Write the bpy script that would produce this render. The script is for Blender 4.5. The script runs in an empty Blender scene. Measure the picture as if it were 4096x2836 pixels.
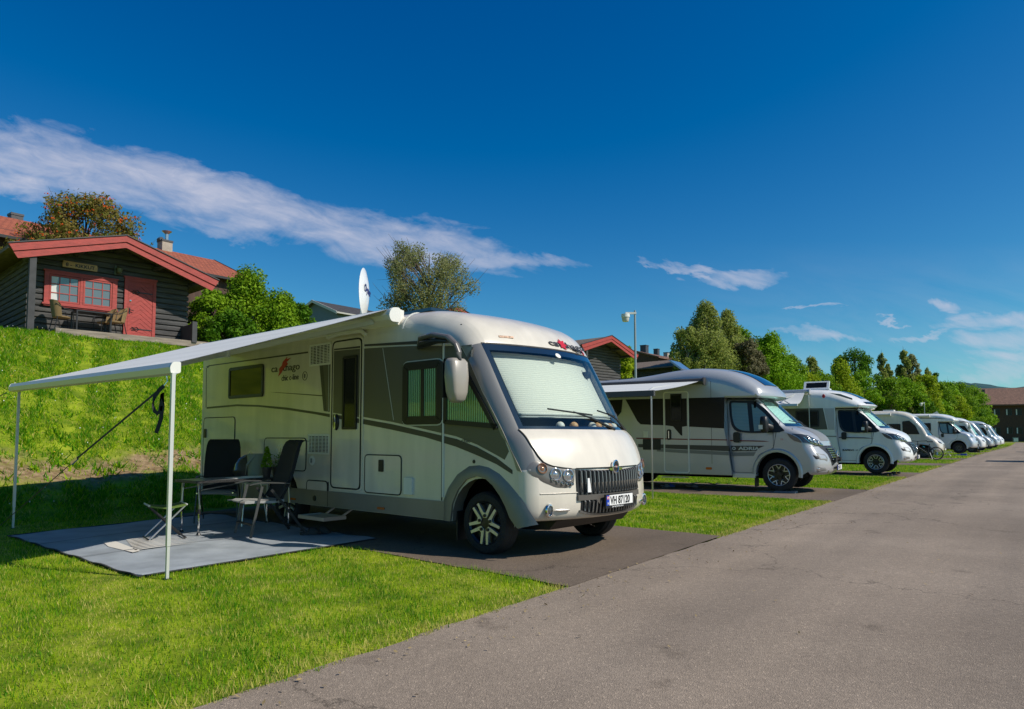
import bpy, bmesh, math, random
import numpy as np
from mathutils import Vector, Matrix, geometry
R = math.radians
random.seed(7); rng = np.random.default_rng(7)
sc = bpy.context.scene
col = sc.collection

# ---------------- camera, sky, sun, exposure ----------------
EYE = 1.3; FPX = 2850.0; PITCH = math.atan(184/2850.0)
cam = bpy.data.cameras.new('camera'); co = bpy.data.objects.new('camera', cam); col.objects.link(co)
cam.sensor_width = 36; cam.lens = FPX/4096*36; cam.shift_y = (1561-1418)/4096
cam.clip_start = 0.1; cam.clip_end = 6000
co.location = (0, 0, EYE); co.rotation_euler = (R(90)+PITCH, 0, 0)
sc.camera = co
SUN = Vector((1.013, -0.366, 1.0)).normalized()
sun_el = math.asin(SUN.z); sun_az = math.atan2(SUN.x, SUN.y)
sl = bpy.data.lights.new('sun', 'SUN'); sl.energy = 4.9; sl.angle = R(0.5); sl.color = (1, 0.93, 0.82)
so = bpy.data.objects.new('sun', sl); col.objects.link(so)
so.rotation_euler = SUN.to_track_quat('Z', 'Y').to_euler(); so.location = (20, -10, 30)
sc.view_settings.view_transform = 'Standard'; sc.view_settings.look = 'None'
sc.view_settings.exposure = 0.0; sc.view_settings.gamma = 1.0

def make_world():
    w = bpy.data.worlds.new('World'); sc.world = w; w.use_nodes = True
    nt = w.node_tree; nt.nodes.clear(); N = nt.nodes; L = nt.links
    def nd(t, **k):
        n = N.new(t)
        for a, b in k.items(): setattr(n, a, b)
        return n
    def m(op, a, b=None, c=None, clamp=False):
        n = N.new('ShaderNodeMath'); n.operation = op; n.use_clamp = clamp
        for i, v in enumerate((a, b, c)):
            if v is None: continue
            if isinstance(v, (int, float)): n.inputs[i].default_value = v
            else: L.new(v, n.inputs[i])
        return n.outputs[0]
    sky = nd('ShaderNodeTexSky', sky_type='NISHITA'); sky.sun_disc = False
    sky.sun_elevation = sun_el; sky.sun_rotation = sun_az
    sky.air_density = 1.0; sky.dust_density = 0.35; sky.ozone_density = 3.0; sky.altitude = 200
    gam = nd('ShaderNodeGamma'); gam.inputs[1].default_value = SKY_GAMMA
    tint = nd('ShaderNodeMix', data_type='RGBA', blend_type='MULTIPLY'); tint.inputs[0].default_value = 1
    tint.inputs[7].default_value = SKY_TINT
    sat = nd('ShaderNodeVectorMath', operation='SCALE'); sat.inputs['Scale'].default_value = 0.1
    L.new(sky.outputs[0], sat.inputs[0]); L.new(sat.outputs[0], gam.inputs[0]); L.new(gam.outputs[0], tint.inputs[6])
    sx = nd('ShaderNodeSeparateXYZ'); L.new(tint.outputs[2], sx.inputs[0]); cx = nd('ShaderNodeCombineXYZ')
    L.new(m('MINIMUM', m('MAXIMUM', m('MULTIPLY_ADD', sx.outputs[0], 1.9, -0.036), 0.0), 0.5), cx.inputs[0])
    L.new(m('MINIMUM', m('MULTIPLY', sx.outputs[1], 1.28), 0.66), cx.inputs[1])
    L.new(m('MINIMUM', m('MULTIPLY', m('POWER', sx.outputs[2], 0.68), 0.86), 0.82), cx.inputs[2])
    tc = nd('ShaderNodeTexCoord'); sep = nd('ShaderNodeSeparateXYZ'); L.new(tc.outputs['Generated'], sep.inputs[0])
    yy = m('MAXIMUM', sep.outputs[1], 0.02)
    u = m('DIVIDE', sep.outputs[0], yy); v = m('DIVIDE', sep.outputs[2], yy)
    def fbm(su, sv, rot, scale, det, dist, seed):
        cu, su_ = math.cos(rot), math.sin(rot)
        a = m('ADD', m('MULTIPLY', u, cu), m('MULTIPLY', v, su_)); b = m('SUBTRACT', m('MULTIPLY', v, cu), m('MULTIPLY', u, su_))
        cb = nd('ShaderNodeCombineXYZ'); L.new(m('MULTIPLY', a, su), cb.inputs[0]); L.new(m('MULTIPLY', b, sv), cb.inputs[1]); cb.inputs[2].default_value = seed
        nz = nd('ShaderNodeTexNoise'); nz.inputs['Scale'].default_value = scale; nz.inputs['Detail'].default_value = det
        nz.inputs['Roughness'].default_value = 0.6; nz.inputs['Distortion'].default_value = dist
        L.new(cb.outputs[0], nz.inputs['Vector']); return nz.outputs[0]
    # ragged outlines: the cloud coordinates are stirred by noise
    w1 = fbm(1.0, 2.2, -0.2, 4.0, 8, 0.4, 5.5); w2 = fbm(1.4, 3.0, -0.2, 6.0, 9, 0.6, 9.9)
    u0, v0 = u, v
    u = m('ADD', u, m('MULTIPLY', m('SUBTRACT', w1, 0.5), 0.32)); v = m('ADD', v, m('MULTIPLY', m('SUBTRACT', w2, 0.5), 0.085))
    def uv(px, py):  # direction of a point of the sky, from its bearing and height
        b = (1561-py*1.777)/FPX; c, s = math.cos(PITCH), math.sin(PITCH); y = c-b*s
        return ((px*1.777-2048)/FPX/y, (s+b*c)/y)
    def blob(px, py, rx, ry, rot):
        cx, cy = uv(px, py); a_, b_ = rx*1.777/FPX, ry*1.777/FPX; c, s = math.cos(rot), math.sin(rot)
        du = m('SUBTRACT', u, cx); dv = m('SUBTRACT', v, cy)
        p = m('DIVIDE', m('ADD', m('MULTIPLY', du, c), m('MULTIPLY', dv, s)), a_)
        q = m('DIVIDE', m('SUBTRACT', m('MULTIPLY', dv, c), m('MULTIPLY', du, s)), b_)
        return m('SUBTRACT', 1.0, m('ADD', m('MULTIPLY', p, p), m('MULTIPLY', q, q)), clamp=True)
    bl = [blob(*b) for b in CLOUDS]
    acc = bl[0]
    for b in bl[1:]: acc = m('MAXIMUM', acc, b)
    u, v = u0, v0
    n1 = fbm(1.3, 5.0, -0.22, 4.0, 12, 0.5, 3.1); n2 = fbm(3.2, 9, -0.3, 5.0, 10, 0.9, 8.7); n3 = fbm(1.0, 2.6, -0.25, 3.0, 5, 0.3, 1.7)
    nn = m('ADD', m('ADD', m('MULTIPLY', n1, 0.75), m('MULTIPLY', n2, 0.55)), m('MULTIPLY', n3, 0.6))
    cov = m('MULTIPLY', m('SUBTRACT', m('ADD', m('MULTIPLY', m('POWER', acc, 0.8), 0.8), m('MULTIPLY', nn, 1.45)), 1.58), 1.15, clamp=True)
    cov = m('MULTIPLY', cov, m('MULTIPLY', acc, 6.0, clamp=True))
    cov = m('MULTIPLY', m('POWER', cov, 1.2), 0.80)
    # thin veil near the horizon on the right
    veil = m('MULTIPLY', m('MULTIPLY', m('SUBTRACT', u, 0.1), 0.9, clamp=True), m('SUBTRACT', 1.0, m('MULTIPLY', v, 3.6), clamp=True))
    veil = m('MULTIPLY', veil, m('MULTIPLY', m('SUBTRACT', n1, 0.36), 2.6, clamp=True), clamp=True)
    cov = m('MAXIMUM', cov, m('MULTIPLY', veil, 0.9))
    cov = m('MULTIPLY', cov, m('GREATER_THAN', sep.outputs[1], 0.03))
    mix = nd('ShaderNodeMix', data_type='RGBA'); L.new(cov, mix.inputs[0]); L.new(cx.outputs[0], mix.inputs[6])
    mix.inputs[7].default_value = CLOUD_COL
    bg = nd('ShaderNodeBackground'); bg.inputs[1].default_value = 1.0; L.new(mix.outputs[2], bg.inputs[0])
    out = nd('ShaderNodeOutputWorld'); L.new(bg.outputs[0], out.inputs[0])
SKY_GAMMA = 1.45; SKY_TINT = (0.42, 0.95, 1.25, 1); CLOUD_COL = (0.60, 0.61, 0.72, 1)
CLOUDS = [(-60, 325, 520, 95, -0.26), (230, 392, 520, 92, -0.25), (560, 465, 520, 88, -0.24), (860, 532, 430, 66, -0.2),
          (1080, 578, 300, 32, -0.1), (60, 425, 200, 45, -0.1), (1630, 620, 120, 28, -0.1), (1535, 600, 80, 15, -0.2),
          (2165, 683, 80, 22, -0.15), (2240, 730, 180, 34, 0.02), (2290, 780, 190, 36, 0.0), (2270, 822, 160, 24, 0), (1790, 692, 60, 6, 0),
          (1960, 725, 60, 7, 0.05), (1830, 760, 130, 14, -0.1), (2060, 757, 110, 10, 0.05), (2200, 860, 260, 34, 0.05)]
make_world()

def at(px, py, y):
    """point at distance y (metres ahead) seen at (px, py) of the 2305-wide picture"""
    fx, fy = px*1.77701, py*1.77701
    a = (fx-2048)/FPX; b = (1561-fy)/FPX; c, s = math.cos(PITCH), math.sin(PITCH)
    r = (a, c-b*s, s+b*c); t = y/r[1]
    return (a*t, y, EYE+r[2]*t)
# ---------------- materials ----------------
def mat(name, c, rough=0.5, metal=0.0, var=0.0, vs=6.0, bump=0.0, bs=60.0, coat=0.0, spec=0.5, c2=None, detail=4, stretch=None):
    m = bpy.data.materials.new(name); m.use_nodes = True; nt = m.node_tree; b = nt.nodes['Principled BSDF']
    b.inputs['Base Color'].default_value = (*c, 1); b.inputs['Roughness'].default_value = rough; b.inputs['Metallic'].default_value = metal
    b.inputs['Coat Weight'].default_value = coat; b.inputs['Specular IOR Level'].default_value = spec
    if var or bump:
        tc = nt.nodes.new('ShaderNodeTexCoord'); src = tc.outputs['Object']
        if stretch:
            mp = nt.nodes.new('ShaderNodeMapping'); mp.inputs['Scale'].default_value = stretch
            nt.links.new(src, mp.inputs[0]); src = mp.outputs[0]
    if var:
        n = nt.nodes.new('ShaderNodeTexNoise'); n.inputs['Scale'].default_value = vs; n.inputs['Detail'].default_value = detail
        nt.links.new(src, n.inputs[0])
        r = nt.nodes.new('ShaderNodeValToRGB'); r.color_ramp.elements[0].position = 0.3; r.color_ramp.elements[1].position = 0.7
        d = c2 or tuple(x*(1-var) for x in c); e = c if c2 else tuple(min(1, x*(1+var*0.6)) for x in c)
        r.color_ramp.elements[0].color = (*d, 1); r.color_ramp.elements[1].color = (*e, 1)
        nt.links.new(n.outputs[0], r.inputs[0]); nt.links.new(r.outputs[0], b.inputs['Base Color'])
    if bump:
        n2 = nt.nodes.new('ShaderNodeTexNoise'); n2.inputs['Scale'].default_value = bs; n2.inputs['Detail'].default_value = 5
        nt.links.new(src, n2.inputs[0]); bp = nt.nodes.new('ShaderNodeBump'); bp.inputs['Strength'].default_value = bump; bp.inputs['Distance'].default_value = 0.02
        nt.links.new(n2.outputs[0], bp.inputs['Height']); nt.links.new(bp.outputs[0], b.inputs['Normal'])
    return m
def glass(name, tint=(0.75, 0.85, 0.85), ior=1.6):
    m = bpy.data.materials.new(name); m.use_nodes = True; nt = m.node_tree; nt.nodes.clear()
    t = nt.nodes.new('ShaderNodeBsdfTransparent'); t.inputs[0].default_value = (*tint, 1)
    g = nt.nodes.new('ShaderNodeBsdfGlossy'); g.inputs['Roughness'].default_value = 0.02
    f = nt.nodes.new('ShaderNodeFresnel'); f.inputs[0].default_value = ior
    x = nt.nodes.new('ShaderNodeMixShader'); o = nt.nodes.new('ShaderNodeOutputMaterial')
    nt.links.new(f.outputs[0], x.inputs[0]); nt.links.new(t.outputs[0], x.inputs[1]); nt.links.new(g.outputs[0], x.inputs[2]); nt.links.new(x.outputs[0], o.inputs[0])
    return m
def leafmat(name, c, c2, trans=0.35, vs=3.0, rough=0.6, spec=0.12):
    m = bpy.data.materials.new(name); m.use_nodes = True; nt = m.node_tree; nt.nodes.clear()
    tc = nt.nodes.new('ShaderNodeTexCoord'); n = nt.nodes.new('ShaderNodeTexNoise'); n.inputs['Scale'].default_value = vs; n.inputs['Detail'].default_value = 8; n.inputs['Roughness'].default_value = 0.75
    nt.links.new(tc.outputs['Object'], n.inputs[0])
    r = nt.nodes.new('ShaderNodeValToRGB'); r.color_ramp.elements[0].position = 0.36; r.color_ramp.elements[1].position = 0.64
    r.color_ramp.elements[0].color = (*c, 1); r.color_ramp.elements[1].color = (*c2, 1); nt.links.new(n.outputs[0], r.inputs[0])
    d = nt.nodes.new('ShaderNodeBsdfPrincipled'); d.inputs['Roughness'].default_value = rough; d.inputs['Specular IOR Level'].default_value = spec
    t = nt.nodes.new('ShaderNodeBsdfTranslucent'); x = nt.nodes.new('ShaderNodeMixShader'); x.inputs[0].default_value = trans
    nt.links.new(r.outputs[0], d.inputs['Base Color']); nt.links.new(r.outputs[0], t.inputs[0])
    o = nt.nodes.new('ShaderNodeOutputMaterial'); nt.links.new(d.outputs[0], x.inputs[1]); nt.links.new(t.outputs[0], x.inputs[2]); nt.links.new(x.outputs[0], o.inputs[0])
    return m
M = {}
M['cream'] = mat('cream_paint', (0.69, 0.63, 0.53), 0.26, coat=0.6, var=0.10, vs=1.6, stretch=(3.0, 3.0, 0.5), detail=8)
M['white'] = mat('white_paint', (0.78, 0.78, 0.76), 0.26, coat=0.5, var=0.09, vs=1.6, stretch=(3.0, 3.0, 0.5), detail=8)
M['offwhite'] = mat('offwhite_plastic', (0.72, 0.71, 0.66), 0.4)
M['silver'] = mat('silver_paint', (0.46, 0.465, 0.47), 0.30, metal=0.30, coat=0.6, var=0.05, vs=1.0)
M['silver2'] = mat('pale_silver_paint', (0.62, 0.63, 0.64), 0.3, metal=0.35, coat=0.6)
M['pillar'] = mat('grey_silver_paint', (0.25, 0.24, 0.22), 0.36, metal=0.35, coat=0.4)
M['grey'] = mat('grey_side_paint', (0.105, 0.10, 0.075), 0.4, coat=0.1)
M['skirt'] = mat('grey_skirt_metal', (0.24, 0.23, 0.21), 0.42, metal=0.4, var=0.1, vs=3)
M['darkgrey'] = mat('dark_grey_stripe', (0.055, 0.05, 0.045), 0.4)
M['midgrey'] = mat('mid_grey_stripe', (0.2, 0.2, 0.19), 0.4)
M['dark'] = mat('black_plastic', (0.012, 0.012, 0.013), 0.45)
M['gasket'] = mat('rubber_gasket', (0.02, 0.02, 0.018), 0.7)
M['void'] = mat('dark_underside', (0.008, 0.008, 0.008), 0.9, spec=0.1)
M['blackglass'] = mat('dark_tinted_glass', (0.010, 0.012, 0.011), 0.08, spec=0.25)
M['darkpanel'] = mat('black_gloss_panel', (0.010, 0.009, 0.008), 0.3, spec=0.25)
M['glass'] = glass('clear_glass', (0.82, 0.9, 0.9), 1.65)
M['frit'] = mat('black_glass_border', (0.01, 0.014, 0.022), 0.05, spec=1.0, coat=1.0)
M['tyre'] = mat('tyre_rubber', (0.018, 0.018, 0.018), 0.75, var=0.3, vs=12, bump=0.6, bs=60)
M['rim_dark'] = mat('black_rim', (0.012, 0.012, 0.013), 0.3); M['rim_grey'] = mat('dull_grey_rim', (0.16, 0.16, 0.16), 0.4, metal=0.5)
M['rim_silver'] = mat('machined_alloy', (0.62, 0.62, 0.6), 0.28, metal=0.7)
M['chrome'] = mat('chrome', (0.75, 0.76, 0.77), 0.08, metal=1.0)
M['lamp'] = mat('clear_lamp_lens', (0.55, 0.56, 0.56), 0.06, metal=0.75, coat=1.0)
M['lampdark'] = mat('smoked_lamp_lens', (0.07, 0.075, 0.08), 0.06, metal=0.3, coat=1.0)
M['amber'] = mat('amber_reflector', (0.5, 0.11, 0.01), 0.2, coat=0.6)
M['red'] = mat('red_lettering', (0.5, 0.012, 0.02), 0.4)
M['redstripe'] = mat('dark_red_stripe', (0.16, 0.008, 0.008), 0.4)
M['ink'] = mat('black_lettering', (0.01, 0.01, 0.01), 0.5)
M['paleink'] = mat('pale_grey_lettering', (0.55, 0.56, 0.52), 0.5)
M['navyink'] = mat('navy_lettering', (0.01, 0.02, 0.12), 0.5)
M['plate'] = mat('plate_white', (0.8, 0.8, 0.78), 0.35)
M['plateblue'] = mat('plate_blue', (0.005, 0.05, 0.42), 0.35)
M['alu'] = mat('aluminium_tube', (0.55, 0.55, 0.54), 0.3, metal=0.85)
M['aluw'] = mat('pale_anodised_profile', (0.62, 0.62, 0.58), 0.38, metal=0.3)
M['fabric'] = mat('grey_white_awning_fabric', (0.62, 0.63, 0.62), 0.8, var=0.08, vs=1.2, bump=0.1, bs=300, stretch=(0.3, 3, 1))
def translucent(m, k):
    nt = m.node_tree; b = nt.nodes['Principled BSDF']; o = nt.nodes['Material Output']; t = nt.nodes.new('ShaderNodeBsdfTranslucent'); t.inputs[0].default_value = b.inputs['Base Color'].default_value
    x = nt.nodes.new('ShaderNodeMixShader'); x.inputs[0].default_value = k; nt.links.new(b.outputs[0], x.inputs[1]); nt.links.new(t.outputs[0], x.inputs[2]); nt.links.new(x.outputs[0], o.inputs[0])
translucent(M['fabric'], 0.06)
M['blackfabric'] = mat('black_chair_mesh', (0.012, 0.012, 0.014), 0.85, bump=0.3, bs=200)
M['strapm'] = mat('black_webbing', (0.015, 0.015, 0.015), 0.7)
M['seatgrey'] = mat('grey_seat_fabric', (0.3, 0.3, 0.29), 0.8)
M['tabletop'] = mat('grey_tabletop', (0.2, 0.2, 0.2), 0.3)
M['matblue'] = mat('grey_blue_groundsheet', (0.30, 0.33, 0.36), 0.75, var=0.22, vs=2.6, bump=0.7, bs=5)
M['matlogo'] = mat('groundsheet_pale_print', (0.62, 0.58, 0.52), 0.8)
M['matedge'] = mat('groundsheet_dark_hem', (0.03, 0.03, 0.03), 0.8)
M['paper'] = mat('white_paper', (0.78, 0.78, 0.76), 0.7)
M['blind'] = None
M['blue'] = mat('blue_plastic', (0.01, 0.08, 0.6), 0.4)
M['cyan'] = mat('cyan_plastic', (0.02, 0.42, 0.65), 0.45)
M['yellow'] = mat('yellow_plastic', (0.75, 0.42, 0.03), 0.5)
M['bluegreyp'] = mat('grey_blue_plastic', (0.14, 0.17, 0.2), 0.5)
M['solar'] = mat('solar_panel_glass', (0.008, 0.012, 0.04), 0.12, coat=0.8)
M['skylight'] = mat('skylight_blue_glass', (0.015, 0.03, 0.07), 0.04, spec=1.0, coat=1.0)
M['ball1'] = mat('white_ball', (0.78, 0.75, 0.68), 0.5)
M['ball2'] = mat('tan_ball', (0.62, 0.33, 0.14), 0.5)

def ridged(name, c, c2, axis, freq, rough=0.6, amt=0.6, spec=0.5, coat=0.0, metal=0.0):
    """pleated or slatted surface: fold shade painted as darker troughs, with a wave bump along one object axis"""
    m = mat(name, c, rough, metal=metal, spec=spec, coat=coat); nt = m.node_tree; b = nt.nodes['Principled BSDF']
    tc = nt.nodes.new('ShaderNodeTexCoord'); w = nt.nodes.new('ShaderNodeTexWave'); w.bands_direction = axis; w.inputs['Scale'].default_value = freq
    w.inputs['Distortion'].default_value = 0.4; w.inputs['Detail'].default_value = 2
    nt.links.new(tc.outputs['Object'], w.inputs[0])
    r = nt.nodes.new('ShaderNodeMix'); r.data_type = 'RGBA'; r.inputs[6].default_value = (*c2, 1); r.inputs[7].default_value = (*c, 1)
    nt.links.new(w.outputs[1], r.inputs[0]); nt.links.new(r.outputs[2], b.inputs['Base Color'])
    bp = nt.nodes.new('ShaderNodeBump'); bp.inputs['Strength'].default_value = amt; bp.inputs['Distance'].default_value = 0.02
    nt.links.new(w.outputs[1], bp.inputs['Height']); nt.links.new(bp.outputs[0], b.inputs['Normal'])
    return m
M['blind'] = ridged('pleated_blind', (0.70, 0.68, 0.60), (0.63, 0.61, 0.54), 'Z', 13.0, 0.7, 0.25)
M['curtain'] = ridged('pleated_curtain_with_painted_lawn_reflection', (0.26, 0.52, 0.26), (0.02, 0.10, 0.03), 'X', 9.0, 0.2, 0.5, coat=1.0)  # green reflection of the lawn is put into the curtain colour
M['foil'] = ridged('thermal_screen_behind_glass', (0.20, 0.31, 0.30), (0.15, 0.25, 0.25), 'Z', 9.0, 0.15, 0.2, coat=1.0)
M['foilws'] = ridged('pale_windscreen_cover', (0.50, 0.72, 0.64), (0.44, 0.66, 0.6), 'X', 5.0, 0.5, 0.15)

# ---------------- mesh helpers ----------------
class MB:
    def __init__(s): s.v = []; s.f = []; s.m = []
    def add(s, vs, fs, mi=0):
        o = len(s.v); s.v += [tuple(map(float, p)) for p in vs]
        for f in fs: s.f.append(tuple(o+i for i in f)); s.m.append(mi)
        return s
    def box(s, x0, x1, y0, y1, z0, z1, mi=0):
        if x0 > x1: x0, x1 = x1, x0
        if y0 > y1: y0, y1 = y1, y0
        if z0 > z1: z0, z1 = z1, z0
        v = [(x, y, z) for x in (x0, x1) for y in (y0, y1) for z in (z0, z1)]
        return s.add(v, [(0, 1, 3, 2), (4, 6, 7, 5), (0, 4, 5, 1), (2, 3, 7, 6), (0, 2, 6, 4), (1, 5, 7, 3)], mi)
    def prism(s, poly, f, mi=0, a=0.0, b=1.0):
        """poly: 2D points; f(u, v, w) -> 3D; extruded from w=a to w=b"""
        n = len(poly); v = [f(p[0], p[1], a) for p in poly]+[f(p[0], p[1], b) for p in poly]
        tr = geometry.tessellate_polygon([[Vector((p[0], p[1], 0)) for p in poly]])
        fs = [tuple(t) for t in tr]+[tuple(n+i for i in reversed(t)) for t in tr]
        fs += [(i, (i+1) % n, n+(i+1) % n, n+i) for i in range(n)]
        return s.add(v, fs, mi)
    def sheet(s, poly, f, mi=0):
        tr = geometry.tessellate_polygon([[Vector((p[0], p[1], 0)) for p in poly]])
        return s.add([f(*p) for p in poly], [tuple(t) for t in tr], mi)
    def ring(s, poly, inner, f, mi=0, a=0.0, b=1.0):
        n = len(poly); v = []
        for w in (a, b):
            v += [f(p[0], p[1], w) for p in poly]+[f(p[0], p[1], w) for p in inner]
        fs = []
        for i in range(n):
            j = (i+1) % n
            fs += [(i, j, n+j, n+i), (2*n+i, 3*n+i, 3*n+j, 2*n+j), (i, 2*n+i, 2*n+j, j), (n+i, n+j, 3*n+j, 3*n+i)]
        return s.add(v, fs, mi)
    def tube(s, pts, r, n=8, mi=0, caps=True, rr=None):
        pts = [Vector(p) for p in pts]; rings = []; up = Vector((0, 0, 1))
        for i, p in enumerate(pts):
            t = (pts[min(i+1, len(pts)-1)]-pts[max(i-1, 0)]).normalized()
            a = t.cross(up)
            if a.length < 1e-3: a = t.cross(Vector((0, 1, 0)))
            a.normalize(); b = a.cross(t)
            q = r if rr is None else rr[i]
            qx, qy = (q if isinstance(q, tuple) else (q, q))
            rings.append([p+a*math.cos(2*math.pi*k/n+math.pi/n)*qx+b*math.sin(2*math.pi*k/n+math.pi/n)*qy for k in range(n)])
        v = [q for rg in rings for q in rg]; fs = []
        for i in range(len(pts)-1):
            for k in range(n):
                a = i*n+k; b = i*n+(k+1) % n; fs.append((a, b, b+n, a+n))
        if caps: fs += [tuple(range(n-1, -1, -1)), tuple(range((len(pts)-1)*n, len(pts)*n))]
        return s.add(v, fs, mi)
    def lathe(s, prof, f, n=32, mi=0):
        """prof: (radius, height); f(x, y, h) -> 3D"""
        v = [f(r*math.cos(2*math.pi*k/n), r*math.sin(2*math.pi*k/n), h) for r, h in prof for k in range(n)]
        fs = [(i*n+k, i*n+(k+1) % n, (i+1)*n+(k+1) % n, (i+1)*n+k) for i in range(len(prof)-1) for k in range(n)]
        return s.add(v, fs, mi)
    def build(s, name, mats, parent=None, smooth=30, warp=None, recalc=True):
        vs = [warp(*p) for p in s.v] if warp else s.v
        me = bpy.data.meshes.new(name); me.from_pydata(vs, [], s.f)
        if not isinstance(mats, (list, tuple)): mats = [mats]
        for q in mats: me.materials.append(q)
        me.polygons.foreach_set('material_index', s.m)
        if recalc:
            bm = bmesh.new(); bm.from_mesh(me); bmesh.ops.recalc_face_normals(bm, faces=bm.faces); bm.to_mesh(me); bm.free()
        if smooth:
            me.polygons.foreach_set('use_smooth', [True]*len(me.polygons)); me.set_sharp_from_angle(angle=R(smooth))
        me.update()
        o = bpy.data.objects.new(name, me); col.objects.link(o)
        if parent: o.parent = parent
        return o
def tag(o, label=None, cat=None, group=None, kind=None):
    if label: o['label'] = label
    if cat: o['category'] = cat
    if group: o['group'] = group
    if kind: o['kind'] = kind
    return o
def thing(name, label, cat, loc=(0, 0, 0), rz=0, group=None, rot=None):
    o = bpy.data.objects.new(name, None); col.objects.link(o); o.location = loc
    o.rotation_euler = rot or (0, 0, rz); o.empty_display_size = 0.2
    return tag(o, label, cat, group)
def copy_tree(o, parent=None):
    c = o.copy(); col.objects.link(c); c.parent = parent
    for ch in list(o.children): copy_tree(ch, c)
    return c
def rpoly(pts, r, n=4):
    out = []; k = len(pts)
    for i in range(k):
        p = Vector(pts[i][:2]); a = (Vector(pts[i-1][:2])-p); b = (Vector(pts[(i+1) % k][:2])-p)
        q = r[i] if isinstance(r, (list, tuple)) else r
        q = min(q, a.length*0.49, b.length*0.49)
        A = p+a.normalized()*q; B = p+b.normalized()*q
        if q < 1e-4: out.append(tuple(p)); continue
        for j in range(n+1):
            t = j/n; out.append(tuple(A*(1-t)**2+p*2*t*(1-t)+B*t*t))
    return out
def inset(poly, d):
    n = len(poly); area = sum(poly[i][0]*poly[(i+1) % n][1]-poly[(i+1) % n][0]*poly[i][1] for i in range(n))
    sg = 1 if area > 0 else -1; out = []
    for i in range(n):
        p0 = Vector(poly[i-1]); p1 = Vector(poly[i]); p2 = Vector(poly[(i+1) % n])
        e = (p2-p0)
        if e.length < 1e-7: e = Vector((1, 0))
        e.normalize(); out.append((p1.x-e.y*d*sg, p1.y+e.x*d*sg))
    return out
def rr(x0, x1, z0, z1, r): return rpoly([(x0, z0), (x1, z0), (x1, z1), (x0, z1)], r)
def text(s, size, m, parent, mtx, name='lettering', ext=0.002, sx=1.0, bold=0.0, align='LEFT'):
    cu = bpy.data.curves.new('t', 'FONT'); cu.body = s; cu.size = size; cu.extrude = ext; cu.offset = bold; cu.align_x = align; cu.resolution_u = 3
    o = bpy.data.objects.new('t', cu); col.objects.link(o); dg = bpy.context.evaluated_depsgraph_get(); dg.update()
    me = bpy.data.meshes.new_from_object(o.evaluated_get(dg)); bpy.data.objects.remove(o); bpy.data.curves.remove(cu)
    me.transform(mtx @ Matrix.Diagonal((sx, 1, 1, 1))); me.materials.clear(); me.materials.append(m)
    q = bpy.data.objects.new(name, me); col.objects.link(q); q.parent = parent
    return q
def msideR(x, y, z, slant=0.0):  # reads from the -y side
    return Matrix(((1, 0, 0, x), (0, 0, -1, y), (slant, 1, 0, z), (0, 0, 0, 1)))
def mfront(x, y, z, tilt=0.0, yaw=0.0, roll=0.0):  # reads from the +x side
    return Matrix.Translation((x, y, z)) @ Matrix.Rotation(yaw, 4, 'Z') @ Matrix.Rotation(-tilt, 4, 'Y') @ Matrix.Rotation(roll, 4, 'X') @ Matrix(((0, 0, 1, 0), (1, 0, 0, 0), (0, 1, 0, 0), (0, 0, 0, 1)))
# ---------------- terrain, road, pads ----------------
RD = np.array([0.5845, 0.8114]); RL = np.array([-0.8114, 0.5845]); E0 = np.array([0.49, 6.28]); B0 = np.array([-7.0, 11.5])
HD = [-1e4, -1.0, 0.0, 0.8, 2.0, 5, 10, 12, 14, 25, 60, 200, 1e4]; HH = [0, 0, 0.04, 0.33, 0.80, 2.10, 4.15, 4.45, 4.55, 5.7, 8.5, 12, 12]
OFS = [-60, 0, 10, 25, 50, 66, 100, 120, 1000]; OFV = [0.05, 0, -0.08, -0.2, -0.42, -0.7, -1.35, -1.5, -1.5]
def so_(x, y):  # road coordinates: distance along, distance left of the kerbless road edge
    rx, ry = x-E0[0], y-E0[1]; s = rx*RD[0]+ry*RD[1]; o = rx*RL[0]+ry*RL[1]
    return s, o-np.interp(s, OFS, OFV)
def dd_(x, y): return (x-B0[0])*RL[0]+(y-B0[1])*RL[1]
def wob(x, y, f=1.0): return np.sin(1.3*f*x+0.7*f*y)*0.5+np.sin(2.9*f*y-1.7*f*x+1)*0.3+np.sin(5.1*f*x+4.3*f*y+2)*0.2
def hz(x, y):
    d = dd_(x, y)+0.18*wob(x, y, 0.9)
    return np.interp(d, HD, HH)+np.clip(d, 0, 1)*0.06*wob(x, y, 1.7)*np.clip((15-d)/5, 0.2, 1)
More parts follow.
